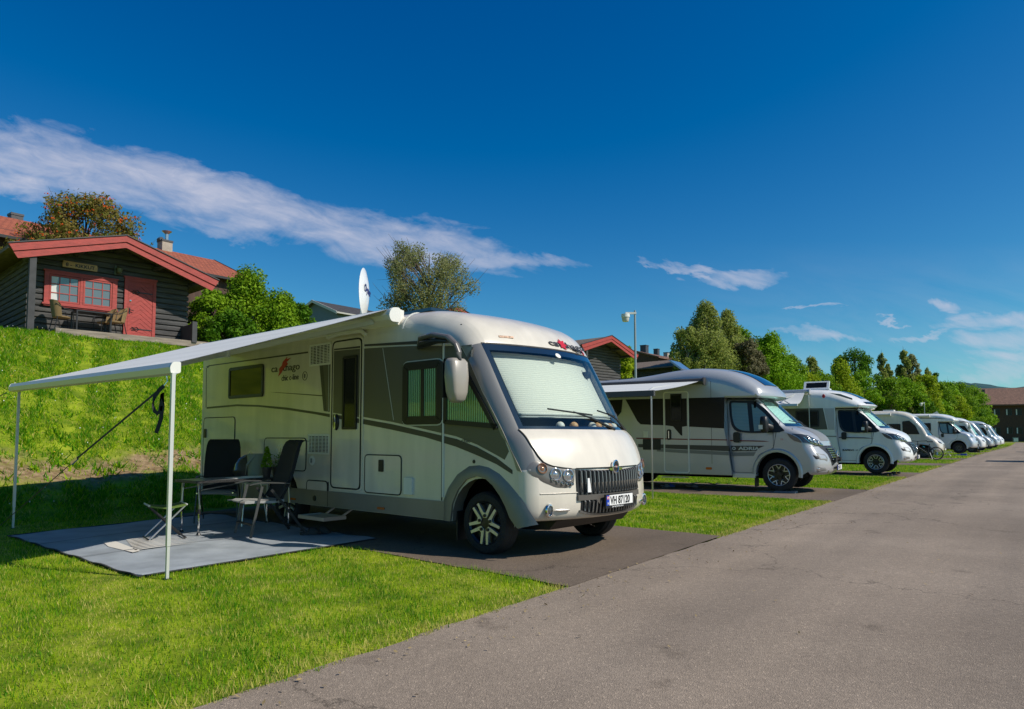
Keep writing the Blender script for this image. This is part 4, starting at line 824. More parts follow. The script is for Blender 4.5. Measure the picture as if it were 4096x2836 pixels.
# ---------------- vehicle machinery ----------------
FR = [0, .25, .45, .6, .72, .80, .86, .90, .93, .955, .975, .99, 1.0]
YS = [-f for f in reversed(FR)] + FR[1:]
class Shell:
    """body skin swept across the width. prof: (x, z, edge radius, crown, zone) from rear roof edge over the front to the bumper foot"""
    def __init__(s, prof, W, sub=4, yk=None):
        s.W = W; s.st = []; n = len(prof); s.yk = yk or {}
        for i in range(n-1):
            p0, p1, p2, p3 = prof[max(i-1, 0)], prof[i], prof[i+1], prof[min(i+2, n-1)]
            if p1[4].startswith('*'): p0 = p1
            if p2[4].startswith('*'): p3 = p2
            k = sub if i else 2
            for j in range(k):
                t = j/k; q = []
                for c in range(2):
                    a, b, c_, d = p0[c], p1[c], p2[c], p3[c]
                    q.append(0.5*((2*b)+(-a+c_)*t+(2*a-5*b+4*c_-d)*t*t+(-a+3*b-3*c_+d)*t**3))
                s.st.append([q[0], q[1], p1[2]*(1-t)+p2[2]*t, p1[3]*(1-t)+p2[3]*t, p1[4].strip('*')])
        s.st.append(list(prof[-1][:4])+[prof[-1][4].strip('*')])
        s.n = len(s.st); s.N = []; s.D = []
        for i in range(s.n):
            a = s.st[max(i-1, 0)]; b = s.st[min(i+1, s.n-1)]; dx, dz = b[0]-a[0], b[1]-a[1]; l = math.hypot(dx, dz) or 1; s.N.append((-dz/l, dx/l))
        for i in range(s.n):   # crown pushes along the normal on roof and glass, straight back on the nose
            z = s.st[i][4]; w = 0.0
            if z in ('nose', 'tip', 'under', 'hood', 'glass'): w = 1.0
            elif z in ('cap', 'ramp'): q = s.zone(z); w = (i-q[0])/max(1, q[-1]-q[0])
            n = s.N[i]; d = (n[0]*(1-w)+w, n[1]*(1-w)); l = math.hypot(*d) or 1; s.D.append((d[0]/l, d[1]/l))
    def pt(s, i, y, off=0.0):
        x, z, r, c, _ = s.st[i]; n = s.N[i]; e = abs(y)-(s.W-r); d = -off; k = c*(y/s.W)**2; D = s.D[i]
        if e > 0: d += r-math.sqrt(max(0, r*r-e*e))
        return (x-n[0]*d-D[0]*k, y, z-n[1]*d-D[1]*k)
    def zone(s, z): return [i for i in range(s.n) if s.st[i][4] == z]
    def skin(s, mb, matf, skip=None, ys=None):
        Y = ys or [s.W*f for f in YS]; k = len(Y); mb_o = len(mb.v)
        for i in range(s.n): mb.v += [s.pt(i, y) for y in Y]
        for i in range(s.n-1):
            for j in range(k-1):
                yc = (Y[j]+Y[j+1])/2; z = s.st[i][4]
                if skip and skip(z, yc, i): continue
                a = mb_o+i*k+j; mb.f.append((a, a+k, a+k+1, a+1)); mb.m.append(matf(z, yc, i))
        return mb
    def edge(s, i0=0, i1=None):
        return [(lambda p: (p[0], p[2]))(s.pt(i, s.W)) for i in range(i0, (i1 if i1 is not None else s.n))]
    def patch(s, name, m, parent, i0, i1, ys, off, thick=0.0, matf=None, warp=None):
        mb = MB(); k = len(ys)
        for i in range(i0, i1+1): mb.v += [s.pt(i, y, off) for y in ys]
        for i in range(i1-i0):
            for j in range(k-1): a = i*k+j; mb.f.append((a, a+k, a+k+1, a+1)); mb.m.append(matf(i+i0, (ys[j]+ys[j+1])/2) if matf else 0)
        return mb.build(name, m, parent, warp=warp)
def arch(xc, r, zc, zb, n=14, k=1.0):
    a0 = math.asin(max(-1, min(1, (zb-zc)/r))) if abs(zb-zc) < r else -math.pi/2
    return [(xc+r*k*math.cos(a0+(math.pi-2*a0)*i/n), zc+r*math.sin(a0+(math.pi-2*a0)*i/n)) for i in range(n+1)]  # from +x to -x
def side_poly(edge, rear, bottom, arches, front_x):
    """edge: outline over the top to the front foot; then back along the bottom with wheel arches"""
    p = list(edge)
    for xc, r, zc in sorted(arches, key=lambda a: -a[0]): p += arch(xc, r, zc, bottom)
    p += [(rear, bottom)]
    q = [p[0]]
    for a in p[1:]:
        if abs(a[0]-q[-1][0])+abs(a[1]-q[-1][1]) > 1e-4: q.append(a)
    return q
def wheel(parent, x, y, r, w, style, side=-1, rr_=0.235, steer=0, z=None):
    """y: outer face; side -1 faces -y"""
    z = r if z is None else z
    def f(a, b, h): return (x+a, y-side*h*1.0 if side < 0 else y-h, z+b)
    g = lambda a, b, h: (x+a, y+h if side < 0 else y-h, z+b)
    mb = MB(); mb.lathe([(rr_, 0.03), (rr_+0.012, 0.006), (r*0.82, 0.0), (r*0.93, 0.012), (r*0.985, 0.035), (r, 0.06), (r, w-0.06), (r*0.98, w-0.03), (r*0.9, w), (rr_, w-0.01)], g, 48)
    for k in range(4):
        q = 0.06+k*(w-0.12)/3; mb.lathe([(r*0.999, q), (r*1.006, q+0.006), (r*1.006, q+0.026), (r*0.999, q+0.032)], g, 48)
    t = mb.build('wheel', M['tyre'], parent)
    mb = MB(); mb.lathe([(rr_+0.004, 0.012), (rr_-0.012, 0.03), (rr_-0.02, 0.075), (rr_*0.3, 0.085), (0, 0.085)], g, 40); mb.lathe([(rr_*0.30, 0.05), (rr_*0.28, 0.028), (0, 0.024)], g, 24)
    mb.build('rim', M['rim_dark'], t)
    sp = MB()
    def bar(ang, a0, r0, a1, r1, w0, w1, h0=0.045, h1=0.018):
        p0 = Vector((math.cos(ang+a0)*r0, math.sin(ang+a0)*r0)); p1 = Vector((math.cos(ang+a1)*r1, math.sin(ang+a1)*r1)); d = (p1-p0).normalized(); n = Vector((-d.y, d.x))
        v = []
        for p, ww, h in ((p0, w0, h0), (p1, w1, h1)):
            for s_ in (-1, 1): q = p+n*ww*s_*0.5; v += [g(q.x, q.y, h), g(q.x, q.y, h+0.035)]
        sp.add(v, [(0, 2, 6, 4), (1, 5, 7, 3), (0, 4, 5, 1), (2, 3, 7, 6), (0, 1, 3, 2), (4, 6, 7, 5)])
    R0 = rr_*0.985
    if style == 'y5':
        for k in range(5):
            a = math.pi/2+k*2*math.pi/5
            for q in (-1, 1): bar(a, q*0.22, R0*0.36, q*0.44, R0, 0.040, 0.030, 0.02, 0.008)
            bar(a, 0, R0*0.26, 0, R0*0.50, 0.055, 0.075, 0.0195, 0.0155)
            for q in (1,): mbq = None
    elif style == 'v7':
        for k in range(7):
            a = math.pi/2+k*2*math.pi/7
            for q in (-1, 1): bar(a, 0, R0*0.60, q*0.25, R0*0.97, 0.016, 0.016, 0.022, 0.006)
            bar(a, 0.12, R0*0.5, 0.12, R0*0.6, 0.03, 0.03)
    elif style == 'loop6':
        for k in range(6):
            a = math.pi/2+k*2*math.pi/6
            for q in (-1, 1): bar(a, q*0.14, R0*0.45, q*0.34, R0*0.9, 0.018, 0.018, 0.022, 0.006)
            bar(a, -0.34, R0*0.9, 0.34, R0*0.9, 0.014, 0.014, 0.006, 0.006)
    elif style == 'plain':
        for k in range(10): bar(k*math.pi/5, 0, R0*0.25, 0, R0*0.90, 0.022, 0.022, 0.04, 0.03)
    if style in ('v7', 'loop6', 'y5'):
        n0 = len(sp.v)
        if style != 'y5': sp.lathe([(R0*0.985, 0.004), (R0*1.02, 0.0), (R0*1.05, 0.006), (R0*1.05, 0.02)], g, 40)
        if style == 'y5':
            for k in range(5):
                a = math.pi/2+k*2*math.pi/5
    sp.build('spokes', M['rim_grey' if style == 'plain' else 'rim_silver'], t, smooth=20)
    if style in ('y5', 'v7'):
        b = MB()
        for k in range(5):
            a = math.pi/2+k*2*math.pi/5; cx, cy = math.cos(a)*R0*0.36, math.sin(a)*R0*0.36
            b.lathe([(0.019, 0.022), (0.017, 0.004), (0, 0.003)], lambda u, v, h: g(u+cx, v+cy, h), 12)
        b.build('wheel_bolts', M['rim_dark'], t)
    return t
def fs(y0, out):   # side panel frame facing -y: w 0..1 -> from skin to `out` proud
    return lambda u, v, w: (u, y0+0.004-(out+0.004)*w, v)
def side_panel(name, poly, parent, m, out, y0, warp=None, smooth=25):
    return MB().prism(poly, fs(y0, out)).build(name, m, parent, smooth=smooth, warp=warp)
def side_ring(name, poly, d, parent, m, out, y0, warp=None):
    return MB().ring(poly, inset(poly, d), fs(y0, out)).build(name, m, parent, warp=warp)
def side_window(poly, parent, y0, pane='blackglass', bw=0.045, name='side_window', warp=None, frame='dark', chrome=None):
    w = side_ring(name, poly, bw, parent, M[frame], 0.022, y0, warp)
    MB().prism(inset(poly, bw*0.6), fs(y0, 0.012)).build('pane', M[pane], w, warp=warp)
    return w
def vent(x0, x1, z0, z1, parent, y0, n=11):
    v = MB(); v.ring(rr(x0, x1, z0, z1, 0.02), inset(rr(x0, x1, z0, z1, 0.02), 0.03), fs(y0, 0.012)); v.box(x0+0.01, x1-0.01, y0-0.002, y0+0.003, z0+0.01, z1-0.01, 1)
    for i in range(n):
        z = z0+0.035+(z1-z0-0.07)*(i+0.5)/n; v.box(x0+0.028, x1-0.028, y0-0.011, y0-0.001, z-0.0045, z+0.0045)
    for k in (1, 2, 3, 4, 5): x = x0+(x1-x0)*k/6; v.box(x-0.004, x+0.004, y0-0.0125, y0-0.001, z0+0.03, z1-0.03)
    return v.build('fridge_vent', [M['offwhite'], M['void']], parent, smooth=0)

# ---------------- the big cream motorhome ----------------
def big_motorhome():
    FX, FY = 0.747, -0.665; ang = math.atan2(FY, FX)
    T = thing('motorhome', 'big cream motorhome with grey side panels, open awning and pleated windscreen blind, nearest the viewer', 'motorhome', (0.412, 8.715, 0), ang)
    W = 1.14; rear = -6.72
    prof = [(rear, 2.86, .22, .02, 'roof'), (-4.5, 2.87, .24, .02, 'roof'), (-2.5, 2.87, .24, .02, 'roof'), (-1.35, 2.87, .26, .02, '*cap'), (-.95, 2.86, .30, .03, 'cap'), (-.62, 2.815, .32, .06, 'cap'),
            (-.34, 2.735, .30, .10, 'cap'), (-.12, 2.62, .27, .17, 'cap'), (.03, 2.48, .21, .24, 'cap'), (.125, 2.355, .14, .28, '*glass'), (.245, 2.17, .12, .29, 'glass'), (.36, 1.98, .11, .30, 'glass'), (.475, 1.79, .11, .31, 'glass'),
            (.60, 1.59, .11, .32, 'glass'), (.735, 1.37, .11, .33, '*hood'), (.82, 1.29, .12, .32, 'hood'), (.895, 1.16, .13, .31, 'hood'), (.95, 1.03, .13, .31, 'hood'), (.975, .955, .12, .31, '*nose'), (.985, .80, .12, .31, 'nose'),
            (.995, .66, .12, .31, 'nose'), (1.0, .56, .12, .32, 'nose'), (.985, .47, .12, .33, 'nose'), (.93, .415, .10, .33, 'nose'), (.85, .405, .08, .33, 'nose')]
    S = Shell(prof, W); GW = 1.03
    ys = sorted(set([round(W*f, 4) for f in YS]+[-GW, GW, -.985, .985]))
    gl = S.zone('glass'); g0, g1 = gl[0], gl[-1]+1
    def matf(z, y, i): return 1 if (z == 'glass' and abs(y) > GW) or (z == 'hood' and abs(y) > .60) else 0
    nz = S.zone('nose')
    def in_grille(i, y): zz = S.st[i][1]; return abs(y) < .58 and .50 < zz < .955
    mb = MB(); S.skin(mb, matf, skip=lambda z, y, i: z == 'glass' and abs(y) < GW, ys=ys)
    # side walls (with front wheel arch), rear wall
    poly = side_poly(S.edge(), rear, .34, [(0.03, .47, .37), (-4.05, .42, .40)], 0)
    body = None
    for sy in (-1, 1): mb.sheet(poly, lambda u, v: (u, sy*W, v))
    rs = [(y, S.pt(0, y)[2]) for y in ys]; mb.sheet([(-W, .34)]+rs+[(W, .34)], lambda u, v: (rear, u, v))
    body = mb.build('body', [M['cream'], M['pillar']], T, smooth=35)
    Y0 = -W
    b = MB(); b.box(rear+.1, .25, -.78, .78, .28, 1.15); b.box(rear+.05, -4.6, -1.1, 1.1, .36, .4); b.box(-3.5, -.5, -1.1, 1.1, .37, .41); b.build('chassis', M['void'], T, smooth=0)
    # undertray below the bumper
    b = MB(); b.prism([(.25, .27), (.62, .29), (.72, .39), (.25, .42)], lambda u, v, w: (u, -.72+1.44*w, v)); b.build('undertray', M['dark'], T, smooth=0)
    # windscreen
    hw = [-GW, -1.01, -.975, -.90, -.75, -.5, -.25, 0, .25, .5, .75, .90, .975, 1.01, GW]
    ws = S.patch('windscreen', [M['glass'], M['frit']], T, g0, g1, hw, 0.001, matf=lambda i, y: 1 if (abs(y) > .98 or i < g0+2 or i >= g1-1) else 0)
    n = g1-g0; i1 = g0+int(n*0.80)
    bl = S.patch('windscreen_blind', M['blind'], T, g0+1, i1, [-.955+1.91*k/16 for k in range(17)], -0.10)
    r = MB()
    for dz in (0.0, 0.028): r.tube([tuple(Vector(S.pt(i1, y, -0.09))-Vector((0, 0, dz))) for y in [-.94+1.88*k/12 for k in range(13)]], 0.011, 6)
    r.build('blind_rail', M['paleink'], bl)
    mbx = MB()
    for sy in (-1, 1):
        for i in range(g0+1, g1): a = S.pt(i, sy*.94, -0.03); c = S.pt(i+1 if i+1 <= g1 else i, sy*.94, -0.03); a2 = S.pt(i, sy*.94, -0.14); c2 = S.pt(min(i+1, g1), sy*.94, -0.14); mbx.add([a, c, c2, a2], [(0, 1, 2, 3)])
    mbx.build('blind_side_rail', M['midgrey'], T)
    dsh = MB(); base = [S.pt(g1, y, -0.012) for y in [-.98+1.96*k/14 for k in range(15)]]; v = []
    for p in base: v += [p, (p[0]-.30, p[1], p[2]-.02), (-.3, p[1], 1.25)]
    dsh.add(v, [(3*k+j, 3*k+3+j, 3*k+4+j, 3*k+1+j) for k in range(14) for j in (0, 1)]); dsh.build('dashboard', mat('dark_blue_dashboard', (0.03, 0.05, 0.09), 0.6), T)
    MB().box(-.45, -.40, -1.05, 1.05, 1.0, 2.6).build('cab_dark_backing', M['void'], T, smooth=0)  # near-black sheet added to stand in for the dark cab interior
    for k, (yy, mt) in enumerate(((-.43, 1), (-.22, 2), (.13, 1), (.26, 2), (.48, 1), (.60, 2), (.81, 1))):
        q = S.pt(g1-1, yy, -0.09); MB().lathe([(0.052*math.sin(a*math.pi/10), -0.052*math.cos(a*math.pi/10)) for a in range(11)], lambda a, b, h, q=q: (q[0]+a-.03, q[1]+b, q[2]+.050+h), 16).build('dashboard_ball', M['ball%d' % mt], T)
    MB().box(*(lambda q: (q[0]-.10, q[0]-.095, q[1]-.09, q[1]+.05, q[2]+.01, q[2]+.07))(S.pt(g1, -.72, -0.05))).build('dashboard_card', M['paper'], T, smooth=0)
    q = S.pt(g0+4, .74, -0.04); dc = MB().box(q[0]-.03, q[0]+.02, q[1]-.06, q[1]+.06, q[2]-.10, q[2]-.02); dc.tube([(q[0], q[1], q[2]+.06), (q[0], q[1], q[2]-.03)], .015, 6); dc.build('dash_camera', M['dark'], T, smooth=0)
    q = S.pt(g0+2, .02, 0.004); MB().lathe([(0, .004), (.034, .003), (.037, 0)], lambda a, b, h: (q[0]+h-b*.55, q[1]+a*1.3, q[2]+b*.83), 14).build('toll_tag', M['offwhite'], T)
    # bonnet: its own panel lying over the nose, edges curving in to the lamps
    h0, h1 = S.zone('hood')[0], S.zone('nose')[0]; bm_ = MB(); kk_ = 20
    def bw_(z): return float(np.interp(z, [.95, .965, .985, 1.02, 1.08, 1.2, 1.37], [.60, .74, .86, .945, .985, 1.02, 1.035]))
    rows_ = list(range(h0, h1+1)); v = []
    for i in rows_:
        for k in range(kk_+1): v.append(S.pt(i, bw_(S.st[i][1])*(-1+2*k/kk_), .012))
    bm_.add(v, [(a*(kk_+1)+k, (a+1)*(kk_+1)+k, (a+1)*(kk_+1)+k+1, a*(kk_+1)+k+1) for a in range(len(rows_)-1) for k in range(kk_)])
    bo = bm_.build('bonnet', M['cream'], T, smooth=60)
    for sy in (-1, 1): MB().tube([S.pt(i, sy*(bw_(S.st[i][1])+.004), .006) for i in rows_], .007, 5).build('bonnet_gap', M['gasket'], bo)
    # wipers
    for nm, ya, yb, yc in (('wiper', -.62, .45, .25), ('wiper', .22, .98, .80)):
        w = MB(); lo = [Vector(S.pt(g1-1-int(3*t), ya+(yc-ya)*t*0.62, 0.03)) for t in (0, 1)]
        A_ = Vector(S.pt(g1-4, ya, .028)); B_ = Vector(S.pt(g1-3, ya+(yb-ya)*.62, .03)); P_ = Vector(S.pt(g1, yb, .02)); Cn = A_.lerp(B_, .55)
        w.tube([A_, Cn, B_], .010, 5); w.tube([Cn+Vector((.012, 0, .004)), Cn.lerp(P_, .35)+Vector((.03, 0, .01)), P_], .011, 6, rr=[.009, .011, .018]); w.build(nm, M['dark'], T)
    # seam lines of the cap and bonnet
    def strip(i, y0, y1, off, wd, m, nm='seam', n_=24):
        mb = MB(); v = []
        for k in range(n_+1):
            y = y0+(y1-y0)*k/n_; a = Vector(S.pt(i, y, off)); b_ = Vector(S.pt(i+1, y, off)); d = (b_-a).normalized()*wd; v += [a-d*.5, a+d*.5]
        mb.add(v, [(2*k, 2*k+1, 2*k+3, 2*k+2) for k in range(n_)]); return mb.build(nm, m, T)
    ci = S.zone('cap')[0]; MB().tube([S.pt(ci, W*f*.998, .002) for f in YS], .009, 5).build('roof_seam', M['paleink'], T)
    strip(g0, -GW, GW, .003, .02, M['gasket']); hi = S.zone('hood')[0]; strip(hi, -GW, GW, .003, .014, M['gasket'], 'bonnet_seam')
    ni = nz[0]; MB().tube([S.pt(ni, -.60+1.2*k/16, .006) for k in range(17)], .008, 5).build('bonnet_seam', M['gasket'], T)
    # ---- grille
    def ng(y, z, off):  # point on the nose at height z
        for i in range(nz[0]-1, S.n-1):
            if S.st[i][1] >= z > S.st[i+1][1]:
                t = (S.st[i][1]-z)/(S.st[i][1]-S.st[i+1][1]); a = Vector(S.pt(i, y, off)); b_ = Vector(S.pt(i+1, y, off)); p = a.lerp(b_, t); return Vector((p.x, p.y, z))
        return Vector(S.pt(S.n-1, y, off))
    def npatch(name, m, y0, y1, zf0, zf1, off, par=T, ny=16, nz_=5, th=.02):
        mb = MB(); v = []
        for k in range(ny+1):
            y = y0+(y1-y0)*k/ny; za, zb = zf0(y), zf1(y)
            for j in range(nz_+1): v.append(ng(y, za+(zb-za)*j/nz_, off))
        f = [(k*(nz_+1)+j, (k+1)*(nz_+1)+j, (k+1)*(nz_+1)+j+1, k*(nz_+1)+j+1) for k in range(ny) for j in range(nz_)]
        mb.add(v, f); o = len(mb.v); mb.v += [(p[0]-th, p[1], p[2]) for p in mb.v[:o]]; c = lambda *q: mb.f.append(tuple(q)) or mb.m.append(0)
        for k in range(ny): a, b_ = k*(nz_+1), (k+1)*(nz_+1); c(a, b_, b_+o, a+o); a += nz_; b_ += nz_; c(a, a+o, b_+o, b_)
        for j in range(nz_): c(j, j+o, j+1+o, j+1); q = ny*(nz_+1)+j; c(q, q+1, q+1+o, q+o)
        return mb.build(name, m, par)
    gt = lambda y: .945-.02*(1-(y/.6)**2)
    fr_ = npatch('grille', M['dark'], -.60, .60, lambda y: .675, gt, .006)
    npatch('grille_band', mat('grey_grille_band', (.12, .105, .09), .45, metal=.3), -.60, .60, lambda y: .615-(.05 if abs(y) < .34 else 0), lambda y: .672, .022, fr_, ny=24, nz_=2)
    low = lambda y: .455+.05*(abs(y)/.55)**4
    lf = npatch('lower_grille', M['dark'], -.55, .55, low, lambda y: .612, .006); 
    npatch('grille_lip', M['pillar'], -.57, .57, lambda y: low(y)-.022, low, .02, lf, nz_=1)
    gm = mat('grille_bars', (.26, .25, .23), .3, metal=.6)
    for k in range(19):
        y = -.55+1.10*k/18; mb = MB(); zt = gt(y)-.008
        mb.tube([ng(y, zt, .010), ng(y, zt-.01, .028), ng(y, .80, .030), ng(y, .69, .028), ng(y, .682, .010)], .011, 6); mb.build('grille_bar', gm, fr_)
        if abs(y) > .30 or True:
            y2 = y*.93; mb = MB(); mb.tube([ng(y2, .61, .012), ng(y2, .60, .024), ng(y2, low(y2)+.012, .022)], .010, 6); mb.build('grille_bar', gm, lf)
    MB().prism([(0, 0), (.05, 0), (.035, .15), (.01, .15)], lambda u, v, w: tuple(ng(-.50+u, .70+v, .045+.006*w))).build('grille_label', M['paper'], fr_, smooth=0)
    # licence plate
    p0 = ng(0, .60, .05); px = p0.x
    lp = MB().box(px-.012, px+.008, -.275, .275, .515, .665).build('licence_plate', M['dark'], T, smooth=0)
    MB().box(px+.008, px+.011, -.205, .262, .545, .655).build('plate_field', M['plate'], lp, smooth=0)
    pb = MB().box(px+.008, px+.0112, -.262, -.205, .545, .655).build('plate_strip', M['plateblue'], lp, smooth=0)
    fl = MB(); fl.box(px+.011, px+.0125, -.254, -.213, .612, .645, 0); fl.box(px+.0122, px+.0132, -.254, -.213, .625, .632, 1); fl.box(px+.0122, px+.0132, -.243, -.236, .612, .645, 1); fl.build('flag', [M['red'], M['plate']], pb, smooth=0)
    text('N', .036, M['plate'], pb, mfront(px+.012, -.247, .555)); text('VH 87120', .118, M['ink'], lp, mfront(px+.0115, -.188, .558), sx=.80, bold=.003)
    text('Joal og lua klar på tur', .026, M['paper'], lp, mfront(px+.0085, -.15, .522))
    # headlights
    for sy in (-1, 1):
        hl = MB(); pts = [(sy*a, z) for a, z in ((.605, .95), (.625, .80), (.70, .752), (.84, .76), (.98, .82), (1.09, .90), (1.115, .955), (1.08, 1.02), (1.02, 1.05), (.92, .995), (.78, .958))]
        pp = rpoly(pts, .03, 3)
        def onnose(y, z, off):
            for i in range(S.zone('hood')[0], S.n-1):
                a = Vector(S.pt(i, y, off)); b_ = Vector(S.pt(i+1, y, off))
                if a.z >= z >= b_.z: return a.lerp(b_, (a.z-z)/max(1e-6, a.z-b_.z))
            return Vector(S.pt(S.n-1, y, off))
        cen = (sum(p[0] for p in pp)/len(pp), sum(p[1] for p in pp)/len(pp)); v = [onnose(cen[0], cen[1], .014)]; f = []
        rings = 4; n_ = len(pp)
        for q in range(1, rings+1):
            for u, z in pp: t = q/rings; v.append(onnose(cen[0]+(u-cen[0])*t, cen[1]+(z-cen[1])*t, .014 if q < rings else .002))
        for k in range(n_): f.append((0, 1+k, 1+(k+1) % n_))
        for q in range(rings-1):
            for k in range(n_): a = 1+q*n_+k; b_ = 1+q*n_+(k+1) % n_; f.append((a, b_, b_+n_, a+n_))
        hl.add(v, f); H = hl.build('headlight', mat('lamp_housing', (.19, .18, .165), .35, metal=.4, coat=.4), T)
        def lampdisc(nm, y, z, r, mt, depth=.018, dark=True):
            c = onnose(y, z, .012); cx = onnose(y+.02, z, .012); cz = onnose(y, z-.02, .012); U = (cx-c).normalized(); V = (c-cz).normalized(); Nn = U.cross(V)
            if Nn.x < 0: Nn = -Nn
            l = MB(); l.lathe([(r, 0), (r*1.02, .012), (r*.88, .016), (r*.84, .004), (r*.62, -.004), (r*.45, .002), (r*.2, .012), (0, .014)], lambda a, b, h: tuple(c+U*a+V*b+Nn*h), 24)
            return l.build(nm, mt, H)
        lampdisc('beam_lamp', sy*.705, .885, .066, M['lamp']); lampdisc('beam_lamp', sy*.85, .90, .068, M['lamp']); lampdisc('turn_lamp', sy*.99, .965, .056, mat('turn_lens', (.42, .22, .12), .1, metal=.5, coat=1))
        for k in range(5): lampdisc('small_lamp', sy*(.665+.056*k), .795+.006*k*k*.55, .020, M['lamp'])
        # fog light
        fgc = onnose(sy*.93, .525, .0); fb = MB(); fb.lathe([(.075, .0), (.07, .02), (.055, .022), (.05, .006), (.035, .002), (0, .010)], lambda a, b, h: (fgc[0]+.008+h, fgc[1]+a*.72*1, fgc[2]+b), 24); fo = fb.build('fog_light', M['chrome'], T)
        MB().lathe([(.045, .010), (.03, .018), (0, .02)], lambda a, b, h: (fgc[0]+.008+h, fgc[1]+a*.72, fgc[2]+b), 20).build('lens', M['lampdark'], fo)
        tb = MB().tube([tuple(onnose(sy*.87, .525, .012)), tuple(onnose(sy*.80, .522, .014)), tuple(onnose(sy*.70, .52, .012))], .010, 6, rr=[.006, .012, .009]); tb.build('chrome_bar', M['chrome'], T)
    # bumper crease
    v = []; mb = MB()
    for k in range(31): y = -1.02+.43*k/30; v += [onnose(y, .700, .010), onnose(y, .692, .001), onnose(y, .708, .001)]
    mb.add(v, [(3*k, 3*k+3, 3*k+4, 3*k+1) for k in range(30)]+[(3*k, 3*k+2, 3*k+5, 3*k+3) for k in range(30)]); mb.build('bumper_crease', M['cream'], T)
    # fog recess
    v = []
    # emblem
    e = ng(0, .955, .03); em = MB(); em.lathe([(.075, 0), (.078, .018), (.066, .024), (.060, .012), (0, .012)], lambda a, b, h: (e.x+h-.01+.0, a*.82, .96+b), 28)
    for sy in (-1, 1): em.prism([(sy*.05, .955), (sy*.135, .945), (sy*.12, .925), (sy*.045, .915)], lambda u, v_, w: (e.x-.006+.014*w, u, v_))
    eo = em.build('emblem', M['chrome'], T); MB().lathe([(.056, .014), (0, .016)], lambda a, b, h: (e.x+h-.008, a*.82, .96+b), 24).build('badge', M['ink'], eo); text('carthago', .022, M['paleink'], eo, mfront(e.x+.009, -.037, .955), sx=.9)
    MB().prism([(-.008, .952), (.012, .95), (.02, .972), (.0, .975)], lambda u, v_, w: (e.x+.0085+.001*w, u, v_)).build('red_mark', M['red'], eo, smooth=0)
    # front lettering on the cap
    kk = S.zone('cap')[-2]
    def caplogo(s_, size, y, i, m, **k2):
        a = Vector(S.pt(i, y, .006)); b_ = Vector(S.pt(i, y+.05, .006)); c = Vector(S.pt(i-1, y, .006)); U = (b_-a).normalized(); V = (c-a); V -= U*V.dot(U); V.normalize(); Nn = U.cross(V)
        mt = Matrix(((U.x, V.x, Nn.x, a.x), (U.y, V.y, Nn.y, a.y), (U.z, V.z, Nn.z, a.z), (0, 0, 0, 1))); return text(s_, size, m, T, mt, **k2), mt
    o1, _ = caplogo('ca', .135, -.03, g0-2, M['ink'], sx=1.7, bold=.003); o2, _ = caplogo('rthago', .135, .19, g0-2, M['ink'], sx=1.7, bold=.003); o3, _ = caplogo('NORDIC LINE', .058, .47, g0-1, M['ink'], sx=.9)
    _, mt = caplogo('', .1, .18, g0-3, M['ink']) if False else (None, None)
    splash = [(-.05, -.06), (-.02, .0), (-.06, .05), (0, .055), (.02, .11), (.06, .07), (.13, .09), (.10, .03), (.14, 0), (.07, -.02), (.05, -.09), (.0, -.05)]
    a = Vector(S.pt(g0-2, .24, .012)); b_ = Vector(S.pt(g0-2, .29, .012)); c = Vector(S.pt(g0-4, .24, .012)); U = (b_-a).normalized(); V = (c-a); V -= U*V.dot(U); V.normalize(); Nn = U.cross(V)
    MB().prism([(u*.95, v_*.95+.035) for u, v_ in splash], lambda u, v_, w: tuple(a+U*u+V*v_+Nn*(.004*w-.004))).build('red_splash', M['red'], T, smooth=0)
    q = [Vector(S.pt(g0-1, .83, .006)), Vector(S.pt(g0-1, .88, .006)), Vector(S.pt(g0-3, .83, .006))]; U = (q[1]-q[0]).normalized(); V = (q[2]-q[0]); V -= U*V.dot(U); V.normalize(); Nn = U.cross(V)
    MB().lathe([(0, .003), (.036, .002), (.038, -.004)], lambda a_, b2, h: tuple(q[0]+U*a_+V*(b2+.02)+Nn*h), 16).build('red_marker', M['red'], T)
    q = [Vector(S.pt(g0-3, -.78, .003)), Vector(S.pt(g0-3, -.73, .003)), Vector(S.pt(g0-4, -.78, .003))]; U = (q[1]-q[0]).normalized(); V = (q[2]-q[0]); V -= U*V.dot(U); V.normalize(); Nn = U.cross(V)
    MB().prism([(0, 0), (.20, 0), (.20, .03), (0, .03)], lambda u, v_, w: tuple(q[0]+U*u+V*v_+Nn*.003*w)).build('dealer_sticker', mat('orange_white_sticker', (.62, .4, .27), .5, var=.6, vs=40), T, smooth=0)
    # ---- side decoration, all real overlays on the visible side
    P = lambda nm, poly, m, out, **k: side_panel(nm, poly, T, M[m], out, Y0, **k)
    low_ = [(-6.55, 1.77), (-5.5, 1.785), (-4.8, 1.755), (-4.0, 1.69), (-3.25, 1.61), (-2.84, 1.555), (-2.14, 1.46), (-1.53, 1.38), (-.92, 1.29), (-.38, 1.18), (-.05, 1.09), (.24, 1.0), (.47, .90)]
    top_ = [(-6.54, 1.80), (-5.48, 1.815), (-4.81, 1.785), (-4.0, 1.725), (-3.25, 1.645), (-2.84, 1.60), (-2.14, 1.525), (-1.53, 1.45), (-.92, 1.355), (-.38, 1.27), (-.05, 1.18), (.24, 1.07), (.47, .945)]
    P('lower_stripe', top_+low_[::-1], 'darkgrey', .003)
    pan = [(-3.11, 2.475), (-2.8, 2.475), (-1.3, 2.41), (-.45, 2.34), (-.30, 2.30), (-.20, 2.17), (.03, 1.78), (.31, 1.36), (.42, 1.14), (.36, 1.05)]+[(x, z+.028) for x, z in top_[::-1] if -3.0 < x < .3]+[(-2.99, 1.645)]
    P('grey_panel', pan, 'grey', .003)
